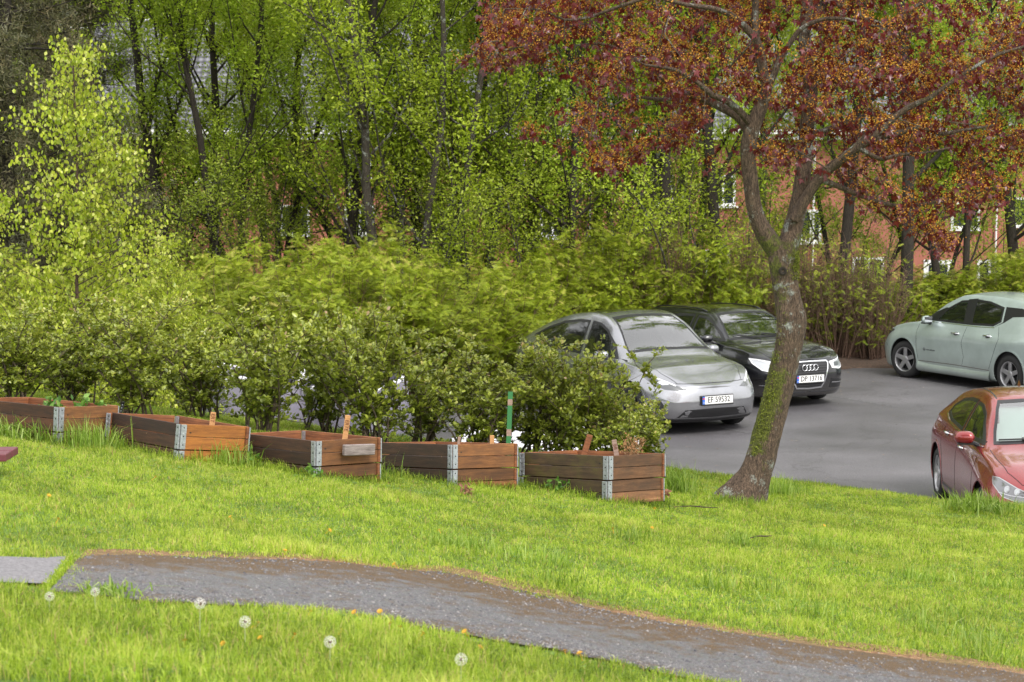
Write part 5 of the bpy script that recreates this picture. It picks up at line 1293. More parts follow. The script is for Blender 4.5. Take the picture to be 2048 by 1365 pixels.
q, nn = c.cast((-1.15, 0, 1.2), (0, 0, 1)); mb.add([q+(.1, 0, -.01), q+(-.08, .02, -.01), q+(-.08, -.02, -.01), q+(-.07, 0, .07), q+(-.02, 0, .06)], [(0, 1, 4), (1, 3, 4), (0, 4, 2), (2, 4, 3), (1, 2, 3)]); mb.build('antenna_fin', P_red, c.root)
c.mirror(.72, .99, P_red, (.13, .21, .14)); c.wheels(M_alu, 'five'); c.interior(.24); c.handle(.10, .84, M_chr); c.handle(-.82, .865, M_chr)
# added pale pleated panel behind the red car's windscreen, standing in for reflected sky
mb = MB(); P = [];
for (y, z) in [(-.66, 1.03), (.66, 1.03), (.5, 1.36), (-.5, 1.36)]:
    q, nn = c.cast((1, y, z), (1, 0, 0)); P.append(q-nn*.05)
nx_ = 9; W_ = []
for k in range(nx_):
    t = k/(nx_-1); off = .012*(k % 2); W_ += [P[0]*(1-t)+P[1]*t-np.array((off, 0, 0)), P[3]*(1-t)+P[2]*t-np.array((off, 0, 0))]
mb.add(W_, [(2*k, 2*k+2, 2*k+3, 2*k+1) for k in range(nx_-1)]); mb.build('sky_reflection_panel', simple('sky_reflection_tint', (.8, .8, .86), .45), c.root)
# ================================================================== TREES AND SHRUBS
rng = np.random.default_rng(42)
def barkmat(name, c0, c1, lichen=0.0, moss=0.0, scale=1.0, tan=None):
    m, n, b, l = mat_new(name)
    g = objco(n, l, (15*scale, 15*scale, 3.4*scale)); n1 = noise(n, l, 3.2, 7, .72, g, .8)
    r = ramp(n, [(.32, c0), (.66, c1)]); l.new(n1.outputs[0], r.inputs[0]); c = r.outputs[0]
    if lichen:
        n2 = noise(n, l, 7*scale, 6, .75, objco(n, l)); r2 = ramp(n, [(.56-.1*lichen, (0, 0, 0)), (.64-.08*lichen, (1, 1, 1))]); l.new(n2.outputs[0], r2.inputs[0]); c = mixc(n, l, r2.outputs[0], c, (.34, .36, .32))
    if moss:
        n3 = noise(n, l, 2.6*scale, 6, .75, objco(n, l, (1, 1, .8)))
        a = n.nodes.new('ShaderNodeAttribute'); a.attribute_name = 'v'
        ad = n.nodes.new('ShaderNodeMath'); ad.operation = 'MULTIPLY_ADD'; ad.inputs[1].default_value = .24; l.new(a.outputs['Fac'], ad.inputs[0]); l.new(n3.outputs[0], ad.inputs[2])
        r3 = ramp(n, [(.66, (0, 0, 0)), (.72, (.9, .9, .9))]); l.new(ad.outputs[0], r3.inputs[0])
        n4 = noise(n, l, 40, 4, .7, objco(n, l)); mc = ramp(n, [(.3, (.045, .05, .006)), (.7, (.17, .2, .02))]); l.new(n4.outputs[0], mc.inputs[0]); c = mixc(n, l, r3.outputs[0], c, mc.outputs[0])
    gb_ = noise(n, l, 6, 7, .8, objco(n, l, (22*scale, 22*scale, 5*scale)), .5); rb_ = ramp(n, [(.42, (.08, .08, .08)), (.58, (.85, .85, .85))]); l.new(gb_.outputs[0], rb_.inputs[0]); c = mixc(n, l, .7 if moss else .4, c, rb_.outputs[0], 'OVERLAY')
    l.new(c, b.inputs['Base Color']); b.inputs['Roughness'].default_value = .9; bump(n, l, b, gb_.outputs[0], 1.0, .03)
    return m
M_bark = barkmat('dark_bark', (.012, .009, .006), (.055, .043, .03)); M_bark2 = barkmat('grey_bark', (.025, .02, .015), (.1, .082, .06), lichen=.1)
M_birch = barkmat('young_birch_bark', (.05, .03, .02), (.16, .1, .07)); M_stem = barkmat('shrub_stem', (.05, .035, .022), (.2, .15, .1))
M_stemr = barkmat('hedge_stem', (.09, .05, .03), (.26, .16, .11)); M_maple = barkmat('maple_bark', (.04, .025, .017), (.2, .135, .09), lichen=.02, moss=1.0)
M_lf = [leafmat('bright_leaves', [(0, (.2, .28, .016)), (.5, (.39, .5, .028)), (.85, (.54, .62, .07)), (1, (.62, .65, .18))], big=(.75, 1.15, .5)),
        leafmat('deep_leaves', [(0, (.17, .26, .015)), (.5, (.33, .46, .026)), (.85, (.49, .59, .06)), (1, (.58, .63, .16))], big=(.75, 1.15, .5)),
        leafmat('yellow_leaves', [(0, (.16, .22, .015)), (.5, (.3, .4, .03)), (.85, (.44, .5, .07)), (1, (.55, .56, .16))], big=(.8, 1.15, .5))]
M_birchl = leafmat('birch_leaves', [(0, (.2, .27, .015)), (.5, (.38, .47, .03)), (.85, (.54, .58, .07)), (1, (.64, .66, .2))], rough=.35, spec=.5, trans=.45, big=(.9, 1.1, .8))
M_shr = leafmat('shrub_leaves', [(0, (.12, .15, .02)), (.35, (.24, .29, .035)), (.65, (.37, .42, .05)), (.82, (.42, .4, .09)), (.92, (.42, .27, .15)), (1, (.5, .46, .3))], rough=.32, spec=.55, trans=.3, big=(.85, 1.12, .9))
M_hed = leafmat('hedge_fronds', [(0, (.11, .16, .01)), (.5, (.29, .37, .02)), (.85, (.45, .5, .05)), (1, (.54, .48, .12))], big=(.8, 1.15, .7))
M_pine = leafmat('pine_needles', [(0, (.05, .06, .02)), (.5, (.1, .1, .04)), (1, (.2, .16, .08))], trans=.15, big=(.7, 1.15, .6))
M_mpl = leafmat('maple_leaves', [(0, (.065, .008, .009)), (.5, (.14, .014, .014)), (.8, (.18, .026, .024)), (.93, (.13, .05, .06)), (1, (.22, .13, .15))], rough=.3, spec=.6, trans=.4, big=(.85, 1.15, 1.2))
M_mfl = leafmat('maple_flowers', [(0, (.36, .12, .012)), (.6, (.56, .25, .02)), (1, (.66, .4, .06))], rough=.6, trans=.25)

def unit(v): return v/(np.linalg.norm(v)+1e-9)
def grow(mb, twigs, p, d, L, r, lvl, P, tone=0.0):
    """one limb: a wandering polyline that throws side limbs; leaf-bearing twigs are collected"""
    k = 7 if lvl == 0 else 5; pts = [np.array(p, float)]; dd = unit(np.array(d, float)); rs = [r]
    for i in range(1, k+1):
        dd = unit(dd+rng.normal(0, P['wander'], 3)+np.array((0, 0, P['up']))*(.4 if lvl else .2))
        pts.append(pts[-1]+dd*L/k); rs.append(max(r*(1-.8*i/k), .0025))
    n_ = 8 if lvl == 0 else (5 if lvl == 1 else 3)
    mb.tube(np.array(pts), np.array(rs), n_, cap=False)
    if lvl >= P['leaf_from']: twigs.append(np.array(pts))
    if lvl < P['levels']:
        nc = P['kids'][lvl]
        for i in range(nc):
            t = rng.uniform(P['start'][lvl], 1); j = min(int(t*k), k-1); q = pts[j]+(pts[j+1]-pts[j])*(t*k-j)
            dl = unit(pts[j+1]-pts[j]); s_ = unit(np.cross(dl, rng.normal(0, 1, 3)))
            an = rng.uniform(*P['angle']); nd = unit(dl*math.cos(an)+s_*math.sin(an))
            grow(mb, twigs, q, nd, L*rng.uniform(*P['ratio'])*(1.15-.45*t), max(rs[j]*(.36 if lvl == 0 else .5), .003), lvl+1, P)
    return pts
def leaf_on(twigs, n_, spread, rng_=rng):
    w_ = np.array([np.linalg.norm(t[-1]-t[0]) for t in twigs]); idx = rng.choice(len(twigs), n_, p=w_/w_.sum())
    T = np.array([resample(t, 6) for t in twigs]); u = rng.uniform(.15, 5, n_)**1.0; u = np.clip(u, 0, 4.999); i = u.astype(int); f = (u-i)[:, None]
    return T[idx, i]*(1-f)+T[idx, i+1]*f+rng.normal(0, spread, (n_, 3)), idx
def make_tree(name, H, r, stems, nleaf, lsize, lmat, bmat, P, lean=.06, base_spread=.15, tpl=LEAF4, spread=.09, zmin=.6, zmax=99):
    root = empty(name); mb = MB(); tw = []
    for s_ in range(stems):
        a = 2*PI*s_/stems+rng.uniform(0, 1); o = np.array((math.cos(a), math.sin(a), 0))*(base_spread if stems > 1 else 0)
        d = np.array((math.cos(a)*lean*(1 if stems > 1 else .5)+rng.normal(0, .02), math.sin(a)*lean+rng.normal(0, .02), 1))
        grow(mb, tw, o-(0, 0, .15), d, H*rng.uniform(.85, 1.05), r*rng.uniform(.8, 1.1), 0, P)
    mb.build('trunk', bmat, root, True)
    Pn, idx = leaf_on(tw, nleaf, spread)
    keep = (Pn[:, 2] > zmin) & (Pn[:, 2] < zmax); Pn, idx = Pn[keep], idx[keep]
    tb = rng.random(len(tw)); tone = np.clip(.55*tb[idx]+.45*rng.random(len(idx)), 0, 1)
    leaf_obj('crown', Pn, rng.uniform(.6, 1.25, len(Pn))*lsize, tpl, lmat, root, tone=tone, upb=.35)
    return root
for m_ in M_lf:
    for nd_ in m_.node_tree.nodes:
        if nd_.type == 'MIX_SHADER': nd_.inputs[0].default_value = .5
PT = dict(wander=.07, up=.3, levels=3, kids=[24, 7, 4, 0], start=[.14, .15, .2], angle=(.5, 1.25), ratio=(.2, .34), leaf_from=2)
PT2 = dict(wander=.09, up=.38, levels=3, kids=[19, 7, 4, 0], start=[.15, .15, .2], angle=(.4, 1.1), ratio=(.22, .38), leaf_from=2)
protos = [make_tree('broadleaf_tree', 12.5, .15, 1, 30000, .08, M_lf[0], M_bark, PT, spread=.11),
          make_tree('broadleaf_tree', 11.5, .11, 2, 31000, .078, M_lf[1], M_bark, PT2, lean=.10, spread=.11),
          make_tree('broadleaf_tree', 11.0, .1, 3, 30000, .08, M_lf[0], M_bark2, PT2, lean=.13, base_spread=.25, spread=.11),
          make_tree('broadleaf_tree', 8.5, .07, 2, 15000, .08, M_lf[2], M_bark, PT2, lean=.16, spread=.12),
          make_tree('broadleaf_tree', 13, .17, 1, 21000, .083, M_lf[1], M_bark, PT, lean=.03, spread=.12)]
protos.append(make_tree('sapling', 4.6, .035, 4, 6800, .075, M_lf[2], M_bark2, dict(wander=.12, up=.15, levels=3, kids=[9, 5, 3, 0], start=[.12, .15, .2], angle=(.5, 1.2), ratio=(.3, .5), leaf_from=1), lean=.3, base_spread=.2, spread=.1, zmin=.9))
protos.append(make_tree('sapling', 3.9, .03, 5, 6500, .07, M_lf[0], M_bark2, dict(wander=.14, up=.12, levels=3, kids=[8, 5, 3, 0], start=[.12, .15, .2], angle=(.5, 1.2), ratio=(.3, .5), leaf_from=1), lean=.34, base_spread=.25, spread=.1, zmin=.8))
used = [False]*len(protos)
def plant(pr, flags, k, loc, rz, s_, label, cat, group=None, sz=None):
    o = pr[k] if not flags[k] else copy_tree(pr[k]); flags[k] = True
    o.location = loc; o.rotation_euler = (0, 0, rz); o.scale = (s_, s_, sz or s_)
    for key in ('label', 'category', 'group'):
        if key in o.keys(): del o[key]
    tag(o, label, cat, group); return o
G_T = 'broadleaf trees standing between the car park and the red building'
spots = [  # photo x of the foot, distance, proto, turn, scale, label
    (90, 44, 0, .3, 1.0, 'bright green tree behind the upper part of the young birch'),
    (215, 45.5, 3, 1.0, 1.0, 'thin yellow-green tree just right of the young birch top'),
    (352, 41, 4, 2.2, 1.0, 'straight dark trunk left of the white gable corner, above the lime hedge'),
    (408, 43, 0, 4.1, .95, 'slim tree between the first dark trunks, in front of the grey roof'),
    (455, 40.5, 1, .5, 1.0, 'two-stemmed dark tree in front of the left red wall'),
    (530, 42, 3, 3.4, 1.05, 'slanting thin-stemmed tree left of the arched bare branch'),
    (600, 46, 0, 1.9, 1.0, 'pale leaved tree in front of the grey roof middle'),
    (672, 39.5, 4, 5.0, .9, 'single thick dark trunk with bare lower branches left of the tall clump'),
    (745, 43.5, 3, 2.7, 1.05, 'thin leaning tree just left of the tallest trunk clump'),
    (805, 39, 2, .9, 1.15, 'tallest clump of several thick dark trunks, left of the picture centre'),
    (862, 40.5, 1, 2.9, 1.1, 'paired trunks touching the right side of the tallest clump'),
    (928, 39.5, 2, 3.9, 1.05, 'forked dark tree directly above the silver car tail'),
    (985, 44, 0, 5.6, 1.0, 'background tree right of the forked dark tree'),
    (1052, 41, 3, 4.6, 1.05, 'crooked thin tree above the silver car roof'),
    (1115, 39.5, 1, 1.4, 1.0, 'two-stemmed tree under the left tips of the red maple'),
    (1190, 43, 0, 2.4, 1.0, 'bright tree behind the lower left maple leaves'),
    (1262, 41, 2, 5.2, .95, 'cluster of dark trunks above the black car rear'),
    (1335, 39.5, 4, .2, .95, 'dark straight trunk above the black car roof'),
    (1392, 42.5, 1, 3.6, 1.0, 'trunks left of the maple stem, half hidden in green'),
    (1448, 40, 4, 2.0, .9, 'dark trunk seen close to the left maple stem'),
    (1672, 39, 4, 4.4, .85, 'dark trunk first to the right of the maple stem'),
    (1700, 40.5, 3, 5.9, .95, 'slender trunk second to the right of the maple stem'),
    (1812, 38.8, 4, 3.1, .95, 'thick black trunk against the red wall, above the mint car bonnet'),
    (1848, 40.5, 3, .4, .95, 'slim trunk close right of the thick black trunk'),
    (1915, 39.5, 1, 5.5, .9, 'pair of dark trunks above the mint car roof'),
    (2052, 40, 4, 1.6, .9, 'dark trunk at the right picture edge'),
    (560, 51, 1, 4.9, 1.1, 'far green tree against the roof eave'),
    (880, 50, 4, 3.0, 1.1, 'far tree filling the gap behind the tallest trunk clump'),
    (1090, 51, 0, .8, 1.1, 'far tree behind the crooked thin tree'),
    (1300, 50, 1, 2.2, 1.1, 'far tree behind the dark trunks over the black car'),
    (1500, 49, 0, 4.0, 1.1, 'far tree directly behind the maple stem')]
for (px, Y, k, rz, s_, lab) in spots:
    X = (px-1024)/FPX*Y; plant(protos, used, k, (X, Y, float(ground_z(X, Y))-.05), rz, s_, lab, 'tree', G_T, s_*(1.45 if px in (1190, 1262, 1335, 1392, 1448, 1672, 1812) else 1.0))
for (px, Y, k, rz, s_, lab) in [
    (250, 43, 5, .1, 1.0, 'many-stemmed sapling in front of the left gable'), (330, 44, 6, 1.3, 1.1, 'low leafy sapling left of the first dark trunk'), (385, 39.2, 5, 2.2, .85, 'leafy sapling between the first two dark trunks'),
    (635, 45, 6, 5.1, 1.1, 'leafy sapling left of the thick single trunk'), (1740, 46, 5, 2.0, .8, 'thin sapling before the right red wall'), (2000, 45, 6, .6, .85, 'thin sapling before the red wall at the right edge'), (560, 40, 5, 4.0, .95, 'many-stemmed sapling with arching bare shoots right of the two-stemmed tree'),
    (770, 44, 6, 1.9, 1.2, 'sapling left behind the tallest trunk clump'), (850, 38, 6, 2.8, .95, 'bright sapling at the foot of the tallest trunk clump'),
    (900, 43, 5, 3.5, 1.0, 'sapling behind the forked dark tree'), (965, 38.6, 5, 4.4, .9, 'bright leafy sapling right of the forked dark tree'), (1030, 43, 6, 5.3, 1.1, 'sapling behind the crooked thin tree'), (1085, 38.8, 6, .4, 1.0, 'leafy sapling above the silver car roof'),
    (1150, 42, 5, 1.5, 1.0, 'sapling below the left maple tips'), (1220, 39, 6, 2.6, 1.1, 'bright low sapling between the silver and black car roofs, behind the hedge'), (1290, 42, 5, 3.7, 1.0, 'many-stemmed sapling above the black car rear'),
    (1365, 39.2, 6, 4.8, 1.15, 'leafy sapling above the black car roof'), (1425, 42, 5, 5.8, 1.0, 'sapling left of the maple fork'), (1500, 41, 6, .9, 1.1, 'sapling behind the maple fork'), (1585, 44, 5, 1.2, .7, 'sapling just right of the maple fork')]:
    X = (px-1024)/FPX*Y; plant(protos, used, k, (X, Y, float(ground_z(X, Y))-.05), rz, s_, lab, 'sapling', 'young saplings filling the gaps under the trees')
# trees beyond the building and at the sides, off the picture too (they close the view and shade the ground)
G_B = 'taller trees beyond the red building'
for q, X in enumerate(np.linspace(-24, 24, 15)):
    Y = 84+4*math.sin(q*2.1); plant(protos, used, (0, 1, 4, 2)[q % 4], (X, Y, float(ground_z(X, Y))), q*1.7, 1.75, 'tall green tree rising beyond the roof of the red building', 'tree', G_B)
for q, (X, Y) in enumerate([(-15, 46), (-17, 40), (-14.5, 52), (14, 46), (16.5, 40), (18, 50)]):
    plant(protos, used, q % 5, (X, Y, 0), q*1.1, 1.1, ('left nearer', 'left nearest', 'left farthest', 'right nearer', 'right nearest', 'right farthest')[q]+' tree beside the car park, outside the picture', 'tree', 'trees at the sides')

# ---- dark pine, top left
def make_pine():
    root = empty('pine_tree'); mb = MB(); tw = []
    trunk = np.array([(0, 0, -.2), (.05, 0, 3), (0, .05, 6), (.1, 0, 9), (.1, 0, 11)]); mb.tube(trunk, [.2, .17, .13, .08, .03], 8)
    for i in range(130):
        z = rng.uniform(1.2, 10.6); a = rng.uniform(0, 2*PI); L_ = (3.4-.2*z)*rng.uniform(.6, 1.1)
        grow(mb, tw, (0, 0, z), (math.cos(a), math.sin(a), rng.uniform(-.1, .25)), L_, .035, 1, dict(wander=.12, up=.05, levels=2, kids=[0, 6, 0], start=[.2, .2], angle=(.4, .9), ratio=(.3, .5), leaf_from=2))
    mb.build('trunk', M_bark, root, True)
    Pn, idx = leaf_on(tw, 70000, .09); needle = (np.array([(0, .07, 0), (1, 0, 0), (0, -.07, 0)]), [(0, 1, 2)])
    tb = rng.random(len(tw)); leaf_obj('crown', Pn, rng.uniform(.09, .16, len(Pn)), needle, M_pine, root, tone=np.clip(.6*tb[idx]+.4*rng.random(len(idx)), 0, 1)); return root
pn = [make_pine()]; pf_ = [False]
for px, Y, rz, s_, lab in [(20, 35, .5, .95, 'dark brownish pine filling the top left corner behind the young birch'), (-130, 37, 2.5, 1.0, 'second dark pine mostly outside the left picture edge'), (110, 43, 4.2, .9, 'dark pine peeping out behind the birch top')]:
    X = (px-1024)/FPX*Y; plant(pn, pf_, 0, (X, Y, 0), rz, s_, lab, 'pine tree', 'dark pines at the left edge')

# ---- young birch at the left
root = empty('birch_tree'); mb = MB(); tw = []
Yb_ = 23.0; b0 = at(160, 800, Yb_); gz = float(ground_z(b0[0], Yb_)); top_ = at(165, 90, Yb_)
Hb = top_[2]-gz
PB = dict(wander=.08, up=-.02, levels=2, kids=[0, 6, 0], start=[.1, .15], angle=(.4, .9), ratio=(.35, .55), leaf_from=1)
trunk = np.array([(0, 0, -.1), (.03, 0, Hb*.25), (-.02, .02, Hb*.5), (.03, 0, Hb*.75), (.0, 0, Hb)]); mb.tube(resample(trunk, 14), np.linspace(.035, .006, 14), 7)
for i in range(130):
    t = rng.uniform(.12, .99); z = Hb*t; a = rng.uniform(0, 2*PI); L_ = (1.45*(1-t)**.75+.22)*rng.uniform(.35, 1.25)
    grow(mb, tw, (0, 0, z), (math.cos(a), math.sin(a), rng.uniform(.15, .9)), L_, .011*(1.2-t), 1, PB)
mb.build('trunk', M_birch, root, True)
Pn, idx = leaf_on(tw, 11500, .05)
t_, b_, n_ = frames(len(Pn)); t_[:, 2] = -np.abs(t_[:, 2])-.9; t_ /= np.linalg.norm(t_, axis=1)[:, None]; b_ = np.cross(n_, t_); b_ /= np.linalg.norm(b_, axis=1)[:, None]; n_ = np.cross(t_, b_)
V, F, A = leaves(Pn, rng.uniform(.035, .062, len(Pn)), (LEAF6[0]*(1, 1.35, 1), LEAF6[1]), axes=(t_, b_, n_)); mesh_np('crown', V, F, M_birchl, root, attr=A)
root.location = (b0[0], Yb_, gz); tag(root, 'young birch with pale lime hanging leaves and thin trunk, behind the shrubs at the left', 'birch tree')
bt = [root]; bf = [True]
X = (335-1024)/FPX*26; plant(bt, bf, 0, (X, 26, float(ground_z(X, 26))), 2.2, .55, 'smaller young birch with yellow tips, right of the tall one', 'birch tree')
X = (-40-1024)/FPX*24; plant(bt, bf, 0, (X, 24, float(ground_z(X, 24))), 4.0, .7, 'young birch cut by the left picture edge', 'birch tree')

# ---- lime green ferny hedge shrubs
def frond_tpl():
    V = []; F = []
    for i in range(6):
        x = .12+.8*i/5; w_ = .30*(1-.55*abs(i/5-.45))
        for sg in (-1, 1):
            b = len(V); V += [(x, 0, -.25*x*x), (x+.07+.10, sg*w_, -.25*x*x-.05), (x+.10, 0, -.25*(x+.1)**2)]; F.append((b, b+1, b+2) if sg > 0 else (b+2, b+1, b))
    b = len(V); V += [(0, .006, 0), (1.05, 0, -.3), (0, -.006, 0)]; F.append((b, b+1, b+2)); return np.array(V), F
FROND = frond_tpl()
def make_hedge(H, Rr, nst, nfr, size, sparse=0):
    root = empty('hedge_shrub'); mb = MB(); tips = []; 
    for i in range(nst):
        a = rng.uniform(0, 2*PI); q = math.sqrt(rng.random()); e = np.array((math.cos(a)*q*Rr, math.sin(a)*q*Rr, H*(1-.45*q**2)*rng.uniform(.75, 1.05)))
        o = e*(.25, .25, 0)+rng.normal(0, .06, 3)*(1, 1, 0); m_ = (o+e)/2+rng.normal(0, .07, 3)+(0, 0, .15*H)*np.array((1, 1, 1)) if not sparse else (o+e)/2+rng.normal(0, .06, 3)
        pts = resample(np.array([o-(0, 0, .1), m_, e]), 6); mb.tube(pts, np.linspace(.012 if not sparse else .014, .003, 6), 4, cap=False); tips.append(pts)
        for j in range(3): p = pts[rng.integers(2, 6)]; ee = p+rng.normal(0, .16, 3)+(0, 0, .12); pp = np.array([p, (p+ee)/2+(0, 0, .02), ee]); mb.tube(pp, [.005, .004, .002], 3, cap=False); tips.append(resample(pp, 6))
    mb.build('stems', M_stemr, root, True)
    T = np.array(tips); idx = rng.integers(0, len(T), nfr); u = rng.uniform(1.0 if not sparse else 1.5, 4.999, nfr)**1; i = u.astype(int); f = (u-i)[:, None]
    P = T[idx, i]*(1-f)+T[idx, i+1]*f+rng.normal(0, .03, (nfr, 3))
    a = rng.uniform(0, 2*PI, nfr); t_ = np.stack([np.cos(a), np.sin(a), rng.uniform(-.5, .8, nfr)], -1); t_ /= np.linalg.norm(t_, axis=1)[:, None]
    n_ = np.tile((0, 0, 1.), (nfr, 1))+rng.normal(0, .45, (nfr, 3)); b_ = np.cross(n_, t_); b_ /= np.linalg.norm(b_, axis=1)[:, None]; n_ = np.cross(t_, b_)
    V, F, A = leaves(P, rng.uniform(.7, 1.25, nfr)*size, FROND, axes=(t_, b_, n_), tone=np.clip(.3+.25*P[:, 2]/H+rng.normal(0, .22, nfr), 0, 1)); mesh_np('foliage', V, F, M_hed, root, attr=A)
    return root
hp = [make_hedge(2.3, 1.35, 130, 12500, .13), make_hedge(2.0, 1.2, 110, 10500, .125), make_hedge(2.5, 1.0, 190, 1500, .12, 1)]; hf = [False]*3
G_H = 'ferny lime green shrubs forming the hedge behind the cars'
for px, Y, k, rz, s_, sz, lab in [
    (420, 31, 0, .2, 1.0, .95, 'lime ferny shrub right of the young birch, left end of the hedge'),
    (560, 30.5, 1, 1.2, 1.15, 1.0, 'lime ferny shrub above the middle bed'),
    (700, 31.5, 0, 2.2, 1.05, 1.05, 'mounded lime ferny shrub below the thick single trunk'),
    (830, 32, 0, 3.0, 1.0, .98, 'lime ferny shrub under the tallest trunk clump'),
    (940, 33.0, 1, 4.1, 1.1, 1.0, 'lime ferny shrub left of the silver car roof'),
    (1040, 35.0, 0, 5.2, .95, .9, 'lime ferny shrub behind the silver car tail'),
    (300, 29, 1, 2.9, 1.1, 1.1, 'lime ferny shrub behind the smaller young birch'),
    (150, 30, 0, 5.9, 1.05, 1.0, 'lime ferny shrub behind the tall young birch'),
    (10, 31, 1, 4.9, 1.1, 1.1, 'lime ferny shrub at the left picture edge'),
    (480, 34.5, 0, .7, 1.1, 1.0, 'second row ferny shrub behind the left hedge'),
    (640, 35, 0, 4.7, 1.1, 1.05, 'second row ferny shrub behind the middle of the hedge'),
    (790, 36, 1, 1.9, 1.2, 1.2, 'second row ferny shrub in front of the tallest trunks'),
    (1140, 37.6, 1, .9, 1.15, 1.1, 'lime ferny shrub above the silver car roof'),
    (1230, 38.2, 0, 1.7, 1.0, 1.1, 'ferny shrub between the silver and black car roofs'),
    (1330, 38.4, 2, 2.6, 1.05, 1.1, 'twiggy half bare shrub above the black car roof'),
    (1420, 38.2, 1, 3.3, 1.0, 1.15, 'ferny shrub left of the maple stem above the black car'),
    (1500, 38.5, 2, 3.9, 1.0, 1.1, 'twiggy shrub hidden behind the maple stem'),
    (1610, 38.2, 2, .5, .95, 1.0, 'twiggy brown-stemmed shrub right of the maple stem'),
    (1680, 38.0, 2, 1.3, 1.0, .95, 'twiggy brown-stemmed shrub above the black car bonnet'),
    (1750, 37.8, 2, 2.1, .95, .9, 'twiggy brown-stemmed shrub just left of the mint car'),
    (1650, 39.5, 1, 2.5, 1.0, .75, 'ferny green shrub behind the brown stems right of the maple'),
    (1830, 39.0, 1, 5.1, 1.0, .78, 'green shrub behind the mint car bonnet'),
    (1760, 40.2, 0, 5.6, .9, .7, 'green shrub behind the gap between black and mint cars'),
    (1920, 39.5, 0, .4, 1.0, .72, 'green shrub behind the mint car roof'),
    (2010, 39.2, 0, 3.7, 1.0, .85, 'green shrub behind the mint car rear'),
    (2100, 39.5, 1, 4.4, 1.1, 1.1, 'green shrub beyond the right picture edge')]:
    X = (px-1024)/FPX*Y; plant(hp, hf, k, (X, Y, float(ground_z(X, Y))-.03), rz, s_, lab, 'shrub', G_H, sz)

# ---- row of leafy shrubs behind the beds
def make_shrub(H, Rx, nst, nleaf, seed=0, low=.22):
    root = empty('leafy_shrub'); mb = MB(); tw = []
    for i in range(nst):
        a = rng.uniform(0, 2*PI); q = rng.random()**.6; e = np.array((math.cos(a)*q*Rx, math.sin(a)*q*Rx*.8, H*(1-.3*q**2.2)*rng.uniform(.55, 1.08)))
        o = np.array((rng.normal(0, .09), rng.normal(0, .07), -.08)); m1 = o+(e-o)*(.25, .25, .4)+rng.normal(0, .03, 3); m2 = o+(e-o)*(.68, .68, .75)+rng.normal(0, .04, 3)
        pts = resample(np.array([o, m1, m2, e]), 9); mb.tube(pts, np.linspace(.012, .0025, 9), 5, cap=False); tw.append(pts[5:])
        for j in range(13):
            t = rng.uniform(1.2, 8); k = int(t); p = pts[k]+(pts[min(k+1, 8)]-pts[k])*(t-k); d = unit(rng.normal(0, 1, 3)*(1, 1, .6)+(0, 0, .45)); L_ = rng.uniform(.12, .34)
            pp = np.array([p, p+d*L_*.5+rng.normal(0, .01, 3), p+d*L_+(0, 0, .02)]); mb.tube(pp, [.005, .0035, .0018], 3, cap=False); tw.append(resample(pp, 5))
    mb.build('stems', M_stem, root, True)
    # leaves in small rosettes along the twigs
    nros = nleaf//5; P, idx = leaf_on(tw, nros, .012); keep = P[:, 2] > low+.08*rng.normal(0, 1, len(P)); P = P[keep]
    rt = rng.random(len(P)); tipn = np.clip(P[:, 2]/H, 0, 1)
    Q = np.repeat(P, 5, 0)+rng.normal(0, .012, (len(P)*5, 3)); a = rng.uniform(0, 2*PI, len(Q)); el = rng.uniform(.0, 1.2, len(Q))
    t_ = np.stack([np.cos(a)*np.cos(el), np.sin(a)*np.cos(el), np.sin(el)], -1); n_ = np.tile((0, 0, 1.), (len(Q), 1))+rng.normal(0, .35, (len(Q), 3)); b_ = np.cross(n_, t_); b_ /= np.linalg.norm(b_, axis=1)[:, None]; n_ = np.cross(t_, b_)
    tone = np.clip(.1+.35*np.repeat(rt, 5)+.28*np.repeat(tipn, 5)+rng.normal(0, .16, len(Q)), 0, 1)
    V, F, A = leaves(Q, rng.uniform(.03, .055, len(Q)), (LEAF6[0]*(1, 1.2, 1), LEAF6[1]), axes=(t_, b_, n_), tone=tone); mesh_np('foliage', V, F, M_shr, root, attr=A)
    return root
sp_ = [make_shrub(1.4, 1.0, 14, 6300, low=.12), make_shrub(1.35, .9, 12, 5600, low=.1), make_shrub(1.2, .85, 11, 5100, low=.12)]; sf = [False]*3
G_S = 'olive leaved shrubs in a row behind the raised beds'
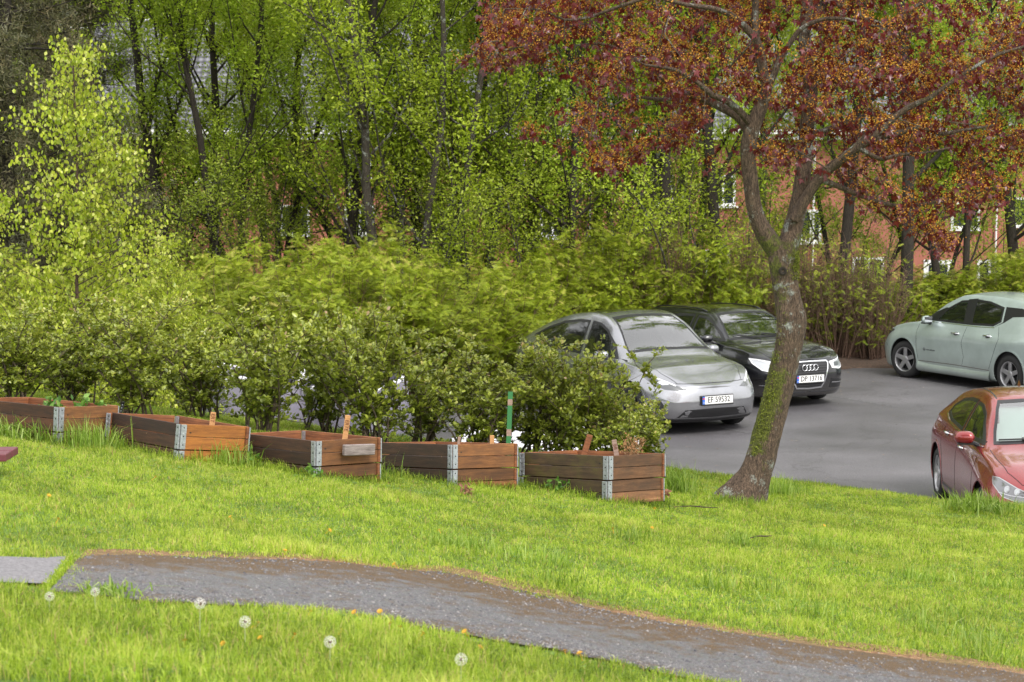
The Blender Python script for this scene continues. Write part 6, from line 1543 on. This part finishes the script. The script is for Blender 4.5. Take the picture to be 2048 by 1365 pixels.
for px, Y, k, rz, s_, topy, lab in [
    (20, 17.9, 0, .4, 1.0, 585, 'olive leaved shrub at the left picture edge, behind the leftmost bed'),
    (135, 18.8, 1, 2.4, 1.0, 590, 'olive leaved shrub in front of the young birch trunk'),
    (250, 17.9, 0, 1.6, 1.05, 575, 'tall olive shrub with bare grey stems behind the tilted bed'),
    (400, 18.6, 1, 3.6, 1.05, 590, 'olive leaved shrub behind the right end of the tilted bed'),
    (530, 17.9, 0, 5.1, 1.05, 575, 'open-stemmed olive shrub in front of the grey bags, above the middle bed'),
    (640, 18.7, 1, .9, 1.0, 600, 'olive leaved shrub behind the tall name stake'),
    (745, 18.0, 0, 2.9, 1.0, 590, 'olive leaved shrub between the middle bed and the speckled bed'),
    (850, 18.6, 2, 4.5, 1.1, 655, 'olive leaved shrub behind the speckled bed, left of the green stake'),
    (950, 18.0, 1, 1.1, 1.0, 672, 'olive leaved shrub just left of the green stake'),
    (1045, 18.5, 2, 3.3, 1.15, 668, 'olive leaved shrub in front of the silver car door, right of the green stake'),
    (1125, 18.1, 0, 5.7, .9, 662, 'olive leaved shrub behind the mossy bed in front of the silver car'),
    (1200, 18.0, 2, .6, 1.0, 695, 'lower olive shrub behind the right part of the mossy bed'),
    (1245, 18.5, 1, 4.0, .8, 722, 'olive shrub close behind the last one, in front of the silver car wheel'),
    (1275, 17.6, 2, 2.2, .75, 790, 'last low olive shrub of the row, with branches reaching right over the asphalt')]:
    X = (px-1024)/FPX*Y; g = float(ground_z(X, Y)); tp = at(px, topy, Y)[2]; Hn = (1.35, 1.3, 1.15)[k]
    plant(sp_, sf, k, (X, Y, g), rz, s_, lab, 'shrub', G_S, max(.55, (tp-g)/Hn))
# dried flower head plant in the mossy bed
root = empty('dried_plant', bedpt(4, .2, .78, -.1)); tag(root, 'dried brown plant tuft standing in the mossy bed between its two stakes', 'dried plant')
mb = MB(); Pd = []
for k in range(26):
    e = np.array((rng.normal(0, .05), rng.normal(0, .04), rng.uniform(.1, .22))); mb.tube([(0, 0, -.02), e*(.4, .4, .6), e], (.003, .002, .0015), 4)
    for j in range(12): Pd.append(e*(rng.uniform(.6, 1.1))+rng.normal(0, .012, 3))
mb.build('stalks', M_straw, root); leaf_obj('withered_leaves', np.array(Pd), rng.uniform(.015, .03, len(Pd)), LEAF4, simple('withered', (.26, .13, .05), .9), root)

# ---- red maple with mossy leaning trunk
YM = 16.3
gM = on_ground(1495, 992)
def MP(px, py, dy=0.0): return at(px, py, YM+dy)
root = empty('maple_tree', (MP(1495, 985)[0], YM, MP(1495, 985)[2])); tag(root, 'leaning maple with mossy forked trunk, dark red leaves and orange flowers, at the lawn edge', 'maple tree')
OM = np.array(root.location)
limbs = [  # (x, y, width px, depth offset)
    [(1478, 1012, 118, 0), (1492, 985, 100, 0), (1508, 950, 84, 0), (1524, 905, 76, 0), (1540, 850, 73, 0), (1553, 800, 72, 0), (1566, 745, 71, 0), (1577, 690, 70, 0), (1581, 640, 76, 0), (1576, 600, 68, 0), (1570, 560, 64, 0), (1566, 525, 72, 0), (1566, 498, 76, 0)],
    [(1564, 520, 52, 0), (1543, 488, 54, -.02), (1520, 450, 46, -.05), (1506, 405, 42, -.08), (1499, 350, 41, -.1), (1496, 295, 42, -.12), (1507, 250, 42, -.14), (1526, 205, 36, -.16), (1534, 170, 30, -.18), (1520, 130, 22, -.2), (1513, 80, 20, -.22), (1510, 30, 19, -.25), (1512, -60, 16, -.3), (1505, -220, 10, -.3)],
    [(1568, 520, 56, .03), (1583, 470, 50, .06), (1595, 420, 46, .08), (1603, 370, 42, .1), (1610, 310, 38, .12), (1614, 250, 36, .15), (1622, 190, 36, .17), (1618, 140, 32, .2), (1608, 90, 28, .22), (1612, 30, 30, .25), (1620, -60, 24, .3), (1640, -240, 14, .35)],
    [(1588, 440, 30, -.03), (1612, 396, 30, -.06), (1640, 355, 27, -.12), (1678, 322, 24, -.2), (1718, 292, 23, -.26), (1752, 270, 19, -.3), (1785, 238, 16, -.36), (1822, 212, 15, -.42), (1860, 196, 12, -.5), (1895, 170, 11, -.55), (1940, 140, 9, -.6), (1995, 110, 8, -.65), (2060, 90, 6, -.7)],
    [(1740, 279, 18, -.3), (1790, 268, 15, -.28), (1840, 256, 12, -.25), (1880, 268, 10, -.22), (1920, 262, 8, -.2), (1990, 250, 6, -.2)],
    [(1715, 295, 14, -.26), (1760, 318, 11, -.3), (1800, 310, 9, -.34), (1850, 306, 7, -.38), (1900, 296, 5, -.4)],
    [(1640, 358, 17, -.1), (1680, 375, 13, .0), (1730, 395, 11, .08), (1790, 412, 9, .15), (1850, 408, 7, .2), (1900, 400, 5, .25)],
    [(1503, 268, 26, -.12), (1478, 235, 24, -.05), (1448, 218, 21, .02), (1410, 200, 19, .1), (1370, 188, 17, .15), (1338, 168, 15, .2), (1310, 140, 13, .22), (1275, 120, 11, .25), (1240, 100, 9, .3), (1200, 88, 7, .35), (1150, 92, 5, .4)],
    [(1502, 250, 20, -.14), (1482, 226, 19, -.25), (1455, 203, 17, -.35), (1425, 190, 14, -.45), (1395, 165, 12, -.5), (1350, 140, 9, -.55), (1290, 130, 6, -.6)],
    [(1370, 190, 11, .14), (1330, 200, 10, .2), (1290, 196, 8, .28), (1262, 194, 6, .35), (1220, 215, 4, .4)],
    [(1535, 180, 20, -.18), (1518, 92, 20, -.25), (1495, 60, 18, -.32), (1468, 35, 16, -.4), (1430, 18, 13, -.5), (1375, 10, 10, -.6), (1310, -5, 7, -.7)],
    [(1530, 190, 16, -.17), (1548, 150, 18, -.2), (1560, 120, 15, -.24), (1600, 60, 12, -.3), (1650, 38, 10, -.38), (1700, 40, 8, -.45), (1745, 52, 6, -.5)],
    [(1612, 60, 22, .24), (1640, 20, 20, .3), (1665, -20, 16, .4), (1720, -90, 10, .5)],
    [(1616, 150, 20, .2), (1660, 160, 16, .3), (1700, 150, 14, .38), (1735, 128, 13, .45), (1790, 138, 9, .55), (1840, 150, 6, .6)],
    [(1612, 270, 17, .12), (1650, 262, 15, .2), (1690, 245, 15, .26), (1715, 242, 12, .3), (1745, 215, 8, .36)],
    [(1600, -30, 20, .3), (1760, 50, 14, .2), (1800, 30, 12, .1), (1850, 5, 12, .0), (1900, -20, 9, -.1)],
    [(1250, 105, 7, .3), (1190, 52, 6, .1), (1135, 53, 7, .0), (1090, 60, 6, -.1), (1060, 90, 5, -.1), (1010, 100, 4, -.1), (960, 125, 3, -.1)],
    [(1310, -10, 10, -.6), (1220, 20, 8, -.4), (1178, 35, 8, -.3), (1130, 40, 6, -.3), (1080, 20, 5, -.3), (1010, 18, 3, -.2)]]
WS = {0: .78, 1: .73, 2: .78}
mb = MB(); LP = []; BR = []
for li, lb in enumerate(limbs):
    Pp = np.array([MP(x, y, dy) for x, y, w_, dy in lb]); ww = np.array([w_*(YM+dy)/FPX/2*(WS.get(li, .8) if not (li == 0 and y > 960) else .88) for x, y, w_, dy in lb])
    full = np.c_[Pp, ww]
    sub = catmull(full, [5 if li < 3 else 3]*(len(full)-1)); P_, r_ = sub[:, :3], sub[:, 3]
    nsd = 26 if li == 0 else (18 if li < 3 else 9)
    b0 = mb.n
    mb.tube(P_, r_, nsd, cap=False)
    Vt = mb.V[-1].reshape(len(P_), nsd, 3); cen = P_[:, None, :]
    # gnarly cross-section
    th = np.arange(nsd)*2*PI/nsd; zz = P_[:, 2][:, None]
    g_ = 1+.05*np.sin(3*th[None]+zz*5)+.035*np.sin(5*th[None]-zz*11+1)+.025*np.sin(9*th[None]+zz*23)+(.0 if li else 1)*.2*np.exp(-((P_[:, 2]-P_[0, 2])/.14)**2)[:, None]*np.maximum(0, np.sin(4*th[None]+.8))
    if li == 0: g_ = g_+.16*np.exp(-(((zz-MP(0, 632)[2])/.07)**2+((np.mod(th[None]-0*PI+PI, 2*PI)-PI)/.7)**2))
    Vt[:] = cen+(Vt-cen)*g_[..., None]; mb.V[-1] = Vt.reshape(-1, 3)
    # moss likelihood: left/upper side of the trunk
    A = mb.A[4][-1]; Fq = mb.F[4][-1]-b0; fc = mb.V[-1][Fq].mean(1)
    side_ = np.zeros(len(fc)); ctr = np.repeat(P_[:-1], nsd, 0); dirx = (fc-ctr); dirx /= np.linalg.norm(dirx, axis=1)[:, None]
    zt_ = MP(0, 500)[2]; zm = MP(0, 700)[2]; 
    if li == 0: side_ = np.clip(.5-dirx[:, 0]*.75, 0, 1)*(fc[:, 2] > MP(0, 905)[2])*(.65+.5*np.exp(-((fc[:, 2]-MP(0, 800)[2])/.35)**2))+.9*np.exp(-((fc[:, 2]-zt_)/.12)**2)*np.clip(.4+dirx[:, 0], 0, 1)
    elif li < 3: side_ = .9*np.exp(-((fc[:, 2]-zt_)/.22)**2)
    else: side_ = .35*np.clip(dirx[:, 2], 0, 1)
    mb.A[4][-1] = side_
    if li > 0: BR.append((P_, r_))
allP = np.vstack([p for p, r in BR]); allR = np.concatenate([r for p, r in BR])
# crown outline in world x, z at the tree's own distance
env = np.array([MP(x, y)[[0, 2]] for x, y in [(985, -10), (965, 40), (975, 95), (925, 112), (905, 135), (1000, 150), (1045, 110), (1110, 150), (1150, 130), (1165, 210), (1065, 240), (1040, 280), (1110, 290), (1150, 325), (1230, 345), (1300, 310), (1330, 290), (1400, 330), (1440, 350), (1500, 345), (1560, 330), (1600, 350), (1700, 360), (1730, 420), (1850, 470), (1870, 510), (1915, 520), (1905, 460), (1860, 440), (1920, 430), (2000, 400), (2060, 430), (2500, 420), (2560, 100), (2500, -500), (2200, -900), (1600, -1000), (1150, -750), (900, -300)]])
holes_ = [(1300, 235, 45), (1460, 250, 60), (1410, 320, 40), (1340, 350, 30), (1560, 250, 35), (1500, 380, 60), (1800, 350, 35), (1690, 200, 25), (1880, 330, 35), (1230, 270, 40), (1200, 110, 30), (1130, 95, 35), (1960, 200, 40), (1830, 90, 30), (1650, 300, 35), (2000, 330, 30), (1440, 120, 25), (1610, 400, 45), (1990, 40, 40), (1900, 60, 25), (1060, 170, 40), (1170, 290, 22)]
NC = 4300; cx = rng.uniform(env[:, 0].min(), env[:, 0].max(), NC*5); cz = rng.uniform(env[:, 1].min(), env[:, 1].max(), NC*5)
ok = inside(env, cx, cz)
for hx, hy, hr in holes_:
    hp_ = MP(hx, hy); ok &= ~((np.hypot(cx-hp_[0], cz-hp_[2]) < hr*YM/FPX) & (rng.random(len(cx)) < .8))
dens_ = np.where(cz > MP(0, -30)[2], .45, 1.0)*(.62+.3*noise2(cx, cz, 7, 5)); ok &= rng.random(len(cx)) < dens_
cx, cz = cx[ok][:NC], cz[ok][:NC]; cy = YM+rng.normal(.12, .5, len(cx))
C = np.stack([cx, cy, cz], -1)
# every leaf cluster hangs on a twig from the nearest limb or from an already placed twig end
order = np.argsort([np.min(((c-allP)**2).sum(1)) for c in C]); nodes = allP.copy(); cap_ = 0; nodes_l = np.zeros((len(allP)+len(C), 3)); nodes_l[:len(allP)] = allP; nn_ = len(allP)
for q in order:
    c = C[q]; d2 = ((nodes_l[:nn_]-c)**2).sum(1); j = int(np.argmin(d2)); s_ = nodes_l[j]; L_ = math.sqrt(d2[j])
    if L_ > .03:
        m_ = (s_+c)/2+rng.normal(0, .08*L_, 3)+(0, 0, .06*L_); rr = .0035+.006*min(L_, .6) if j >= len(allP) else .004+.010*min(L_, .8)
        mb.tube(np.array([s_, m_, c]), [rr, rr*.75, .0022], 3 if L_ < .25 else 5, cap=False)
    nodes_l[nn_] = c; nn_ += 1
oT = mb.build('trunk', M_maple, root, True); oT.location = -OM
kl = 7; LPp = np.repeat(C, kl, 0)+rng.normal(0, .038, (len(C)*kl, 3)); a = rng.uniform(0, 2*PI, len(LPp))
t_ = np.stack([np.cos(a)*.7, np.sin(a)*.7, -rng.uniform(.5, 1.4, len(LPp))], -1); t_ /= np.linalg.norm(t_, axis=1)[:, None]; n_ = rng.normal(0, 1, (len(LPp), 3)); n_[:, 2] = np.abs(n_[:, 2])+.3; b_ = np.cross(n_, t_); b_ /= np.linalg.norm(b_, axis=1)[:, None]; n_ = np.cross(t_, b_)
tn = np.repeat(rng.random(len(C)), kl)*.5+.5*rng.random(len(LPp))
V, F, A = leaves(LPp, rng.uniform(.028, .054, len(LPp)), MAPLE, axes=(t_, b_, n_), tone=tn); oL = mesh_np('leaves', V, F, M_mpl, root, attr=A); oL.location = -OM
kf = 36; fl = rng.random(len(C)) < .9; Cf = C[fl]; LF = np.repeat(Cf, kf, 0)+rng.normal(0, .05, (len(Cf)*kf, 3))*(.85, .85, .7)+(0, 0, .03)
tet = (np.array([(1, 0, -.5), (-.5, .87, -.5), (-.5, -.87, -.5), (0, 0, 1)]), [(0, 1, 3), (1, 2, 3), (2, 0, 3), (0, 2, 1)])
V, F, A = leaves(LF, rng.uniform(.005, .0085, len(LF)), tet); oF = mesh_np('flowers', V, F, M_mfl, root, attr=A); oF.location = -OM
# knot hole on the trunk
q = MP(1566, 543, -.112); mb = MB(); mb.lathe([(0, .012), (.016, .0), (.026, -.006), (.034, .0), (.036, .02)], 18); o = mb.build('knot', M_bark, root, True); o.location = q-OM; 
# moss cushions on the left side of the trunk
Pm = []
trk = catmull(np.array([list(MP(x, y, dy))+[w_*.82*YM/FPX/2] for x, y, w_, dy in limbs[0]]), [5]*(len(limbs[0])-1))
for (y0, y1, n__) in ((700, 905, 2600), (500, 560, 1200), (560, 690, 500)):
    for k in range(n__):
        py = rng.uniform(y0, y1); z = MP(0, py)[2]; j = int(np.argmin(np.abs(trk[:, 2]-z))); cl_ = noise2(np.array([z]), np.array([0.]), 18, 9)[0]
        an = rng.normal(PI+.75 if y0 != 500 else -.7, .38)+.12*cl_; r_ = trk[j, 3]*1.02
        if rng.random() < .5+.35*cl_: Pm.append((trk[j, 0]+math.cos(an)*r_, trk[j, 1]-abs(math.sin(an))*r_, z))
leafm = leafmat('moss_tufts', [(0, (.05, .06, .006)), (.6, (.16, .19, .015)), (1, (.28, .33, .03))], trans=.2)
o = leaf_obj('moss', np.array(Pm), rng.uniform(.008, .018, len(Pm)), LEAF4, leafm, root); o.location = -OM

# ================================================================== BUILDING
m, n, b, l = mat_new('red_render'); n1 = noise(n, l, .6, 5, .6, geopos(n, l)); r = ramp(n, [(.3, (.3, .108, .072)), (.7, (.4, .155, .105))]); l.new(n1.outputs[0], r.inputs[0]); l.new(r.outputs[0], b.inputs['Base Color']); b.inputs['Roughness'].default_value = .9; M_wall = m
n2 = noise(n, l, 30, 3, .6, geopos(n, l)); bump(n, l, b, n2.outputs[0], .2, .01)
m, n, b, l = mat_new('roof_tiles'); wv = n.nodes.new('ShaderNodeTexWave'); wv.inputs['Scale'].default_value = 1.6; wv.bands_direction = 'Z'; wv.inputs['Distortion'].default_value = .4; l.new(geopos(n, l), wv.inputs['Vector'])
w2 = n.nodes.new('ShaderNodeTexWave'); w2.inputs['Scale'].default_value = 1.3; w2.bands_direction = 'X'; l.new(geopos(n, l), w2.inputs['Vector'])
r = ramp(n, [(.2, (.05, .05, .056)), (.8, (.13, .13, .145))]); l.new(wv.outputs[0], r.inputs[0]); c = mixc(n, l, .4, r.outputs[0], w2.outputs[0], 'OVERLAY'); l.new(c, b.inputs['Base Color']); b.inputs['Roughness'].default_value = .6; bump(n, l, b, wv.outputs[0], .5, .05); M_roof = m
M_white = simple('white_trim', (.72, .72, .7), .6); M_pane = simple('window_pane', (.02, .025, .03), .05, 0, .6); M_curt = simple('curtain', (.5, .5, .48), .9)
YB = 70.0
def bx_(px): return (px-1024)/FPX*YB
zE = at(0, 268, YB)[2]; zG = float(ground_z(0, 68))-.4; x0, x1 = bx_(180), bx_(2300)
bt_ = empty('red_building', ((x0+x1)/2, YB, zG)); tag(bt_, 'long salmon red apartment building with grey tiled roof and white windows behind the trees', 'building'); OB = np.array(bt_.location)
def bbox(name, a, b_, mat, parent=None, bev=0):
    a = np.array(a, float); b_ = np.array(b_, float); mb = MB(); mb.box((a+b_)/2-OB, b_-a); o = mb.build(name, mat, parent or bt_); return o
bbox('wall', (x0, YB, zG), (x1, YB+9, zE), M_wall); bbox('plinth', (x0-.03, YB-.03, zG), (x1+.03, YB+9.03, zG+.5), simple('plinth', (.2, .19, .18), .9))
# roof: a pitched slab with thickness and gable ends
mb = MB(); ov = .6; rh = 4.0; Yr = YB+4.5
pr = np.array([(YB-ov, zE-.02), (Yr, zE+rh), (YB+9+ov, zE-.02), (YB+9+ov, zE+.16), (Yr, zE+rh+.2), (YB-ov, zE+.16)])
A_ = np.array([(x0-.5, y, z) for y, z in pr])-OB; B_ = np.array([(x1+.5, y, z) for y, z in pr])-OB
mb.add(np.vstack([A_, B_]), [(0, 6, 7, 1), (1, 7, 8, 2), (2, 8, 9, 3), (3, 9, 10, 4), (4, 10, 11, 5), (5, 11, 6, 0)]); mb.add(A_, [(0, 1, 4, 5), (1, 2, 3, 4)]); mb.add(B_, [(5, 4, 1, 0), (4, 3, 2, 1)])
rf = mb.build('roof', M_roof, bt_)
mb = MB(); g3 = np.array([(x0+.01, YB, zE), (x0+.01, YB+9, zE), (x0+.01, Yr, zE+rh)])-OB; mb.add(g3, [(0, 1, 2)]); g4 = g3+(x1-x0-.02, 0, 0); mb.add(g4, [(0, 2, 1)]); mb.build('gable', M_wall, bt_)
bbox('gutter', (x0-.5, YB-ov-.14, zE-.02), (x1+.5, YB-ov-.005, zE+.14), M_white); bbox('fascia', (x0-.5, YB-ov, zE-.2), (x1+.5, YB-ov+.06, zE-.025), M_white)
for px in (268, 700, 1180, 1625, 1990):
    X = bx_(px); mb = MB(); mb.tube([np.array((X, YB-.5, zE+.0))-OB, np.array((X, YB-.12, zE-.5))-OB, np.array((X, YB-.12, zG+.1))-OB], .06, 8); mb.build('downpipe', M_white, bt_, True)
def window(px0, px1, py0, py1, blind=False):
    xa, xb = bx_(px0), bx_(px1); za, zb_ = at(0, py1, YB)[2], at(0, py0, YB)[2]
    f = MB(); t = .09
    for (a, b_) in (((xa, za), (xb, za+t)), ((xa, zb_-t), (xb, zb_)), ((xa, za+t), (xa+t, zb_-t)), ((xb-t, za+t), (xb, zb_-t)), (((xa+xb)/2-.04, za+t), ((xa+xb)/2+.04, zb_-t))):
        p = np.array((a[0], YB-.06, a[1])); q = np.array((b_[0], YB-.004, b_[1])); f.box((p+q)/2-OB, q-p)
    fo = f.build('window', M_white, bt_)
    bbox('pane', (xa+t*.5, YB-.03, za+t*.5), (xb-t*.5, YB-.003, zb_-t*.5), M_pane, fo)
    bbox('sill', (xa-.08, YB-.16, za-.07), (xb+.08, YB-.002, za-.003), M_white, fo)
for wdw in [(395, 440, 300, 362), (690, 745, 300, 360), (1000, 1050, 300, 365), (1300, 1345, 350, 412), (1420, 1470, 350, 412), (1600, 1642, 420, 485), (1900, 1958, 405, 458), (2022, 2080, 395, 452),
            (560, 620, 410, 470), (690, 750, 410, 470), (1080, 1130, 410, 475), (1705, 1768, 515, 572), (1955, 2005, 520, 580), (1200, 1260, 480, 540), (1410, 1460, 500, 560)]:
    window(*wdw)
# entrance with white frame
fo = bbox('door', (bx_(1848), YB-.05, at(0, 640, YB)[2]), (bx_(1905), YB-.004, at(0, 520, YB)[2]), M_white); bbox('pane', (bx_(1858), YB-.075, at(0, 600, YB)[2]), (bx_(1895), YB-.052, at(0, 530, YB)[2]), M_pane, fo)
bbox('porch_wall', (bx_(238), YB-2.2, zG), (bx_(300), YB-.002, at(0, 395, YB)[2]), M_blk)
bbox('corner_board', (bx_(262), YB-2.28, zG), (bx_(272), YB-2.21, at(0, 300, YB)[2]), M_white)
# roof fittings
def rooffit(px, py0, py1, w_, name, mat):
    z1, z0 = at(px, py0, YB+3)[2], at(px, py1, YB+3)[2]; X = (px-1024)/FPX*(YB+3); bbox(name, (X-w_/2, YB+2.6, z0-1), (X+w_/2, YB+3.4, z1), mat, rf); bbox('chimney_cap', (X-w_/2-.1, YB+2.5, z1+.003), (X+w_/2+.1, YB+3.5, z1+.12), M_white, rf)
rooffit(682, 148, 190, .55, 'chimney', simple('chimney_metal', (.03, .03, .035), .5)); rooffit(372, 85, 160, .5, 'chimney', M_white); rooffit(345, 125, 170, .7, 'dormer', M_white); rooffit(1110, 130, 180, .6, 'chimney', M_white)

# wooded slope beyond (closes the horizon)
Nn = 60000; X = rng.uniform(-45, 45, Nn); Y = rng.uniform(92, 118, Nn); Z = ground_z(X, Y)+rng.uniform(0, 7.5, Nn)+1.5*np.sin(X*.7)
o = leaf_obj('distant_wood', np.stack([X, Y, Z], -1), rng.uniform(.35, .7, Nn), LEAF4, M_lf[1]); tag(o, 'mass of far green woodland on the slope beyond the red building', 'woodland', kind='stuff')

# ================================================================== SHEETS AND BAGS BEHIND THE SHRUBS
M_bag = simple('grey_woven_bag', (.17, .16, .2), .75); m, n, b, l = mat_new('white_fleece'); n1 = noise(n, l, 9, 5, .6, objco(n, l)); r = ramp(n, [(.3, (.55, .54, .58)), (.7, (.8, .79, .82))]); l.new(n1.outputs[0], r.inputs[0]); l.new(r.outputs[0], b.inputs['Base Color']); b.inputs['Roughness'].default_value = .85; M_fle = m
def bulk_bag(px, Y, W_, H, lab, rz):
    X = (px-1024)/FPX*Y; z0 = float(ground_z(X, Y)); root = empty('bulk_bag', (X, Y, z0), rz); tag(root, lab, 'bulk bag')
    nu, nv = 64, 18; V = []
    for j in range(nv):
        t = j/(nv-1)
        for i in range(nu):
            a = 2*PI*i/nu; e = 4.5; cx_, sx_ = math.cos(a), math.sin(a); rr = W_/2/((abs(cx_)**e+abs(sx_)**e)**(1/e))
            bul = 1+.09*math.sin(PI*t)-.05*t; wr = .02*math.sin(a*9+t*6)+.012*math.sin(a*17-t*9)
            sag = H*t*(1-.16*t*(math.sin(a*1.5+rz)**2)-.04*math.sin(5*a)); V.append((cx_*rr*(bul+wr), sx_*rr*(bul+wr), sag))
    i = np.arange(nv-1)[:, None]*nu; j = np.arange(nu)[None]; k = (j+1) % nu; F = np.stack([i+j, i+k, i+nu+k, i+nu+j], -1).reshape(-1, 4)
    o = mesh_np('bag_body', V, F, M_bag, root, True); sm = o.modifiers.new('thickness', 'SOLIDIFY'); sm.thickness = .01
    top = np.array(V[-nu:]); P = np.vstack([top, top[:1]]); mb = MB(); mb.tube(P*(1.01, 1.01, 1.0)+(0, 0, .01), .028+.012*np.sin(np.arange(nu+1)*.9), 7, cap=False); mb.build('rolled_rim', M_fle, root, True)
    fill = [(0, 0, H*.55)]+[(v[0]*.95, v[1]*.95, H*.5) for v in V[:nu]]; mesh_np('earth_fill', fill, np.array([(0, 1+i_, 1+(i_+1) % nu) for i_ in range(nu)]), M_soil, root, True)
    for q in range(4):
        a = PI/4+q*PI/2; c_ = np.array((math.cos(a), math.sin(a)))*W_*.62; mb = MB(); mb.tube([(c_[0], c_[1], H*.7), (c_[0]*1.03, c_[1]*1.03, H*1.02), (c_[0]*.9, c_[1]*.9, H*1.12), (c_[0]*.85, c_[1]*.98, H*.95), (c_[0]*.96, c_[1]*.9, H*.7)], .022, 5); mb.build('lifting_loop', M_fle, root, True)
bulk_bag(505, 27.0, 1.2, 1.08, 'open grey bulk bag with rolled white rim behind the shrubs above the tilted bed', .4)
bulk_bag(700, 27.2, 1.25, .98, 'second grey bulk bag with white folds, behind the shrubs above the middle bed', 1.0)
def sheet(name, lab, pxa, pxb, Ya, Yb2, H, amp, seed, cat='sheet'):
    xa, xb = (pxa-1024)/FPX*Ya, (pxb-1024)/FPX*Ya; nx_, ny_ = 110, 60; r = np.random.default_rng(seed)
    U, Vv = np.meshgrid(np.linspace(0, 1, nx_), np.linspace(0, 1, ny_)); X = xa+(xb-xa)*U; Y = Ya+(Yb2-Ya)*Vv
    edge_ = np.clip(np.minimum(np.minimum(U, 1-U)*8, np.minimum(Vv, 1-Vv)*6), 0, 1)
    fold = noise2(X, Y, 6, seed)*.5+noise2(X, Y, 14, seed+1)*.35+np.abs(noise2(X, Y, 9, seed+2))*.7
    Z = .02+edge_*(H*np.exp(-((Vv-.55)/.35)**2)*(.6+.4*np.sin(U*7+seed))+amp*fold+amp*.6); X = X+.05*noise2(X, Y, 8, seed+3); Z = np.maximum(Z, .012)+.0
    o = grid_mesh(name, np.arange(nx_), np.arange(ny_), lambda a, b_: a*0, M_fle); c0 = np.array(((xa+xb)/2, (Ya+Yb2)/2, 0)); gz_ = ground_z(X, Y)
    o.data.vertices.foreach_set('co', (np.stack([X, Y, Z+gz_+.03], -1).reshape(-1, 3)-c0).astype(np.float32).ravel()); o.data.update(); o.location = c0; tag(o, lab, cat); sm = o.modifiers.new('thickness', 'SOLIDIFY'); sm.thickness = .006
sheet('fleece_sheet', 'crumpled white fleece sheet on the ground behind the green stake', 895, 1250, 25.7, 27.5, .14, .13, 3)
sheet('fleece_sheet', 'heaped white fleece sheet behind the mossy bed, its corner ending on the asphalt', 1165, 1292, 25.4, 26.8, .40, .14, 8)
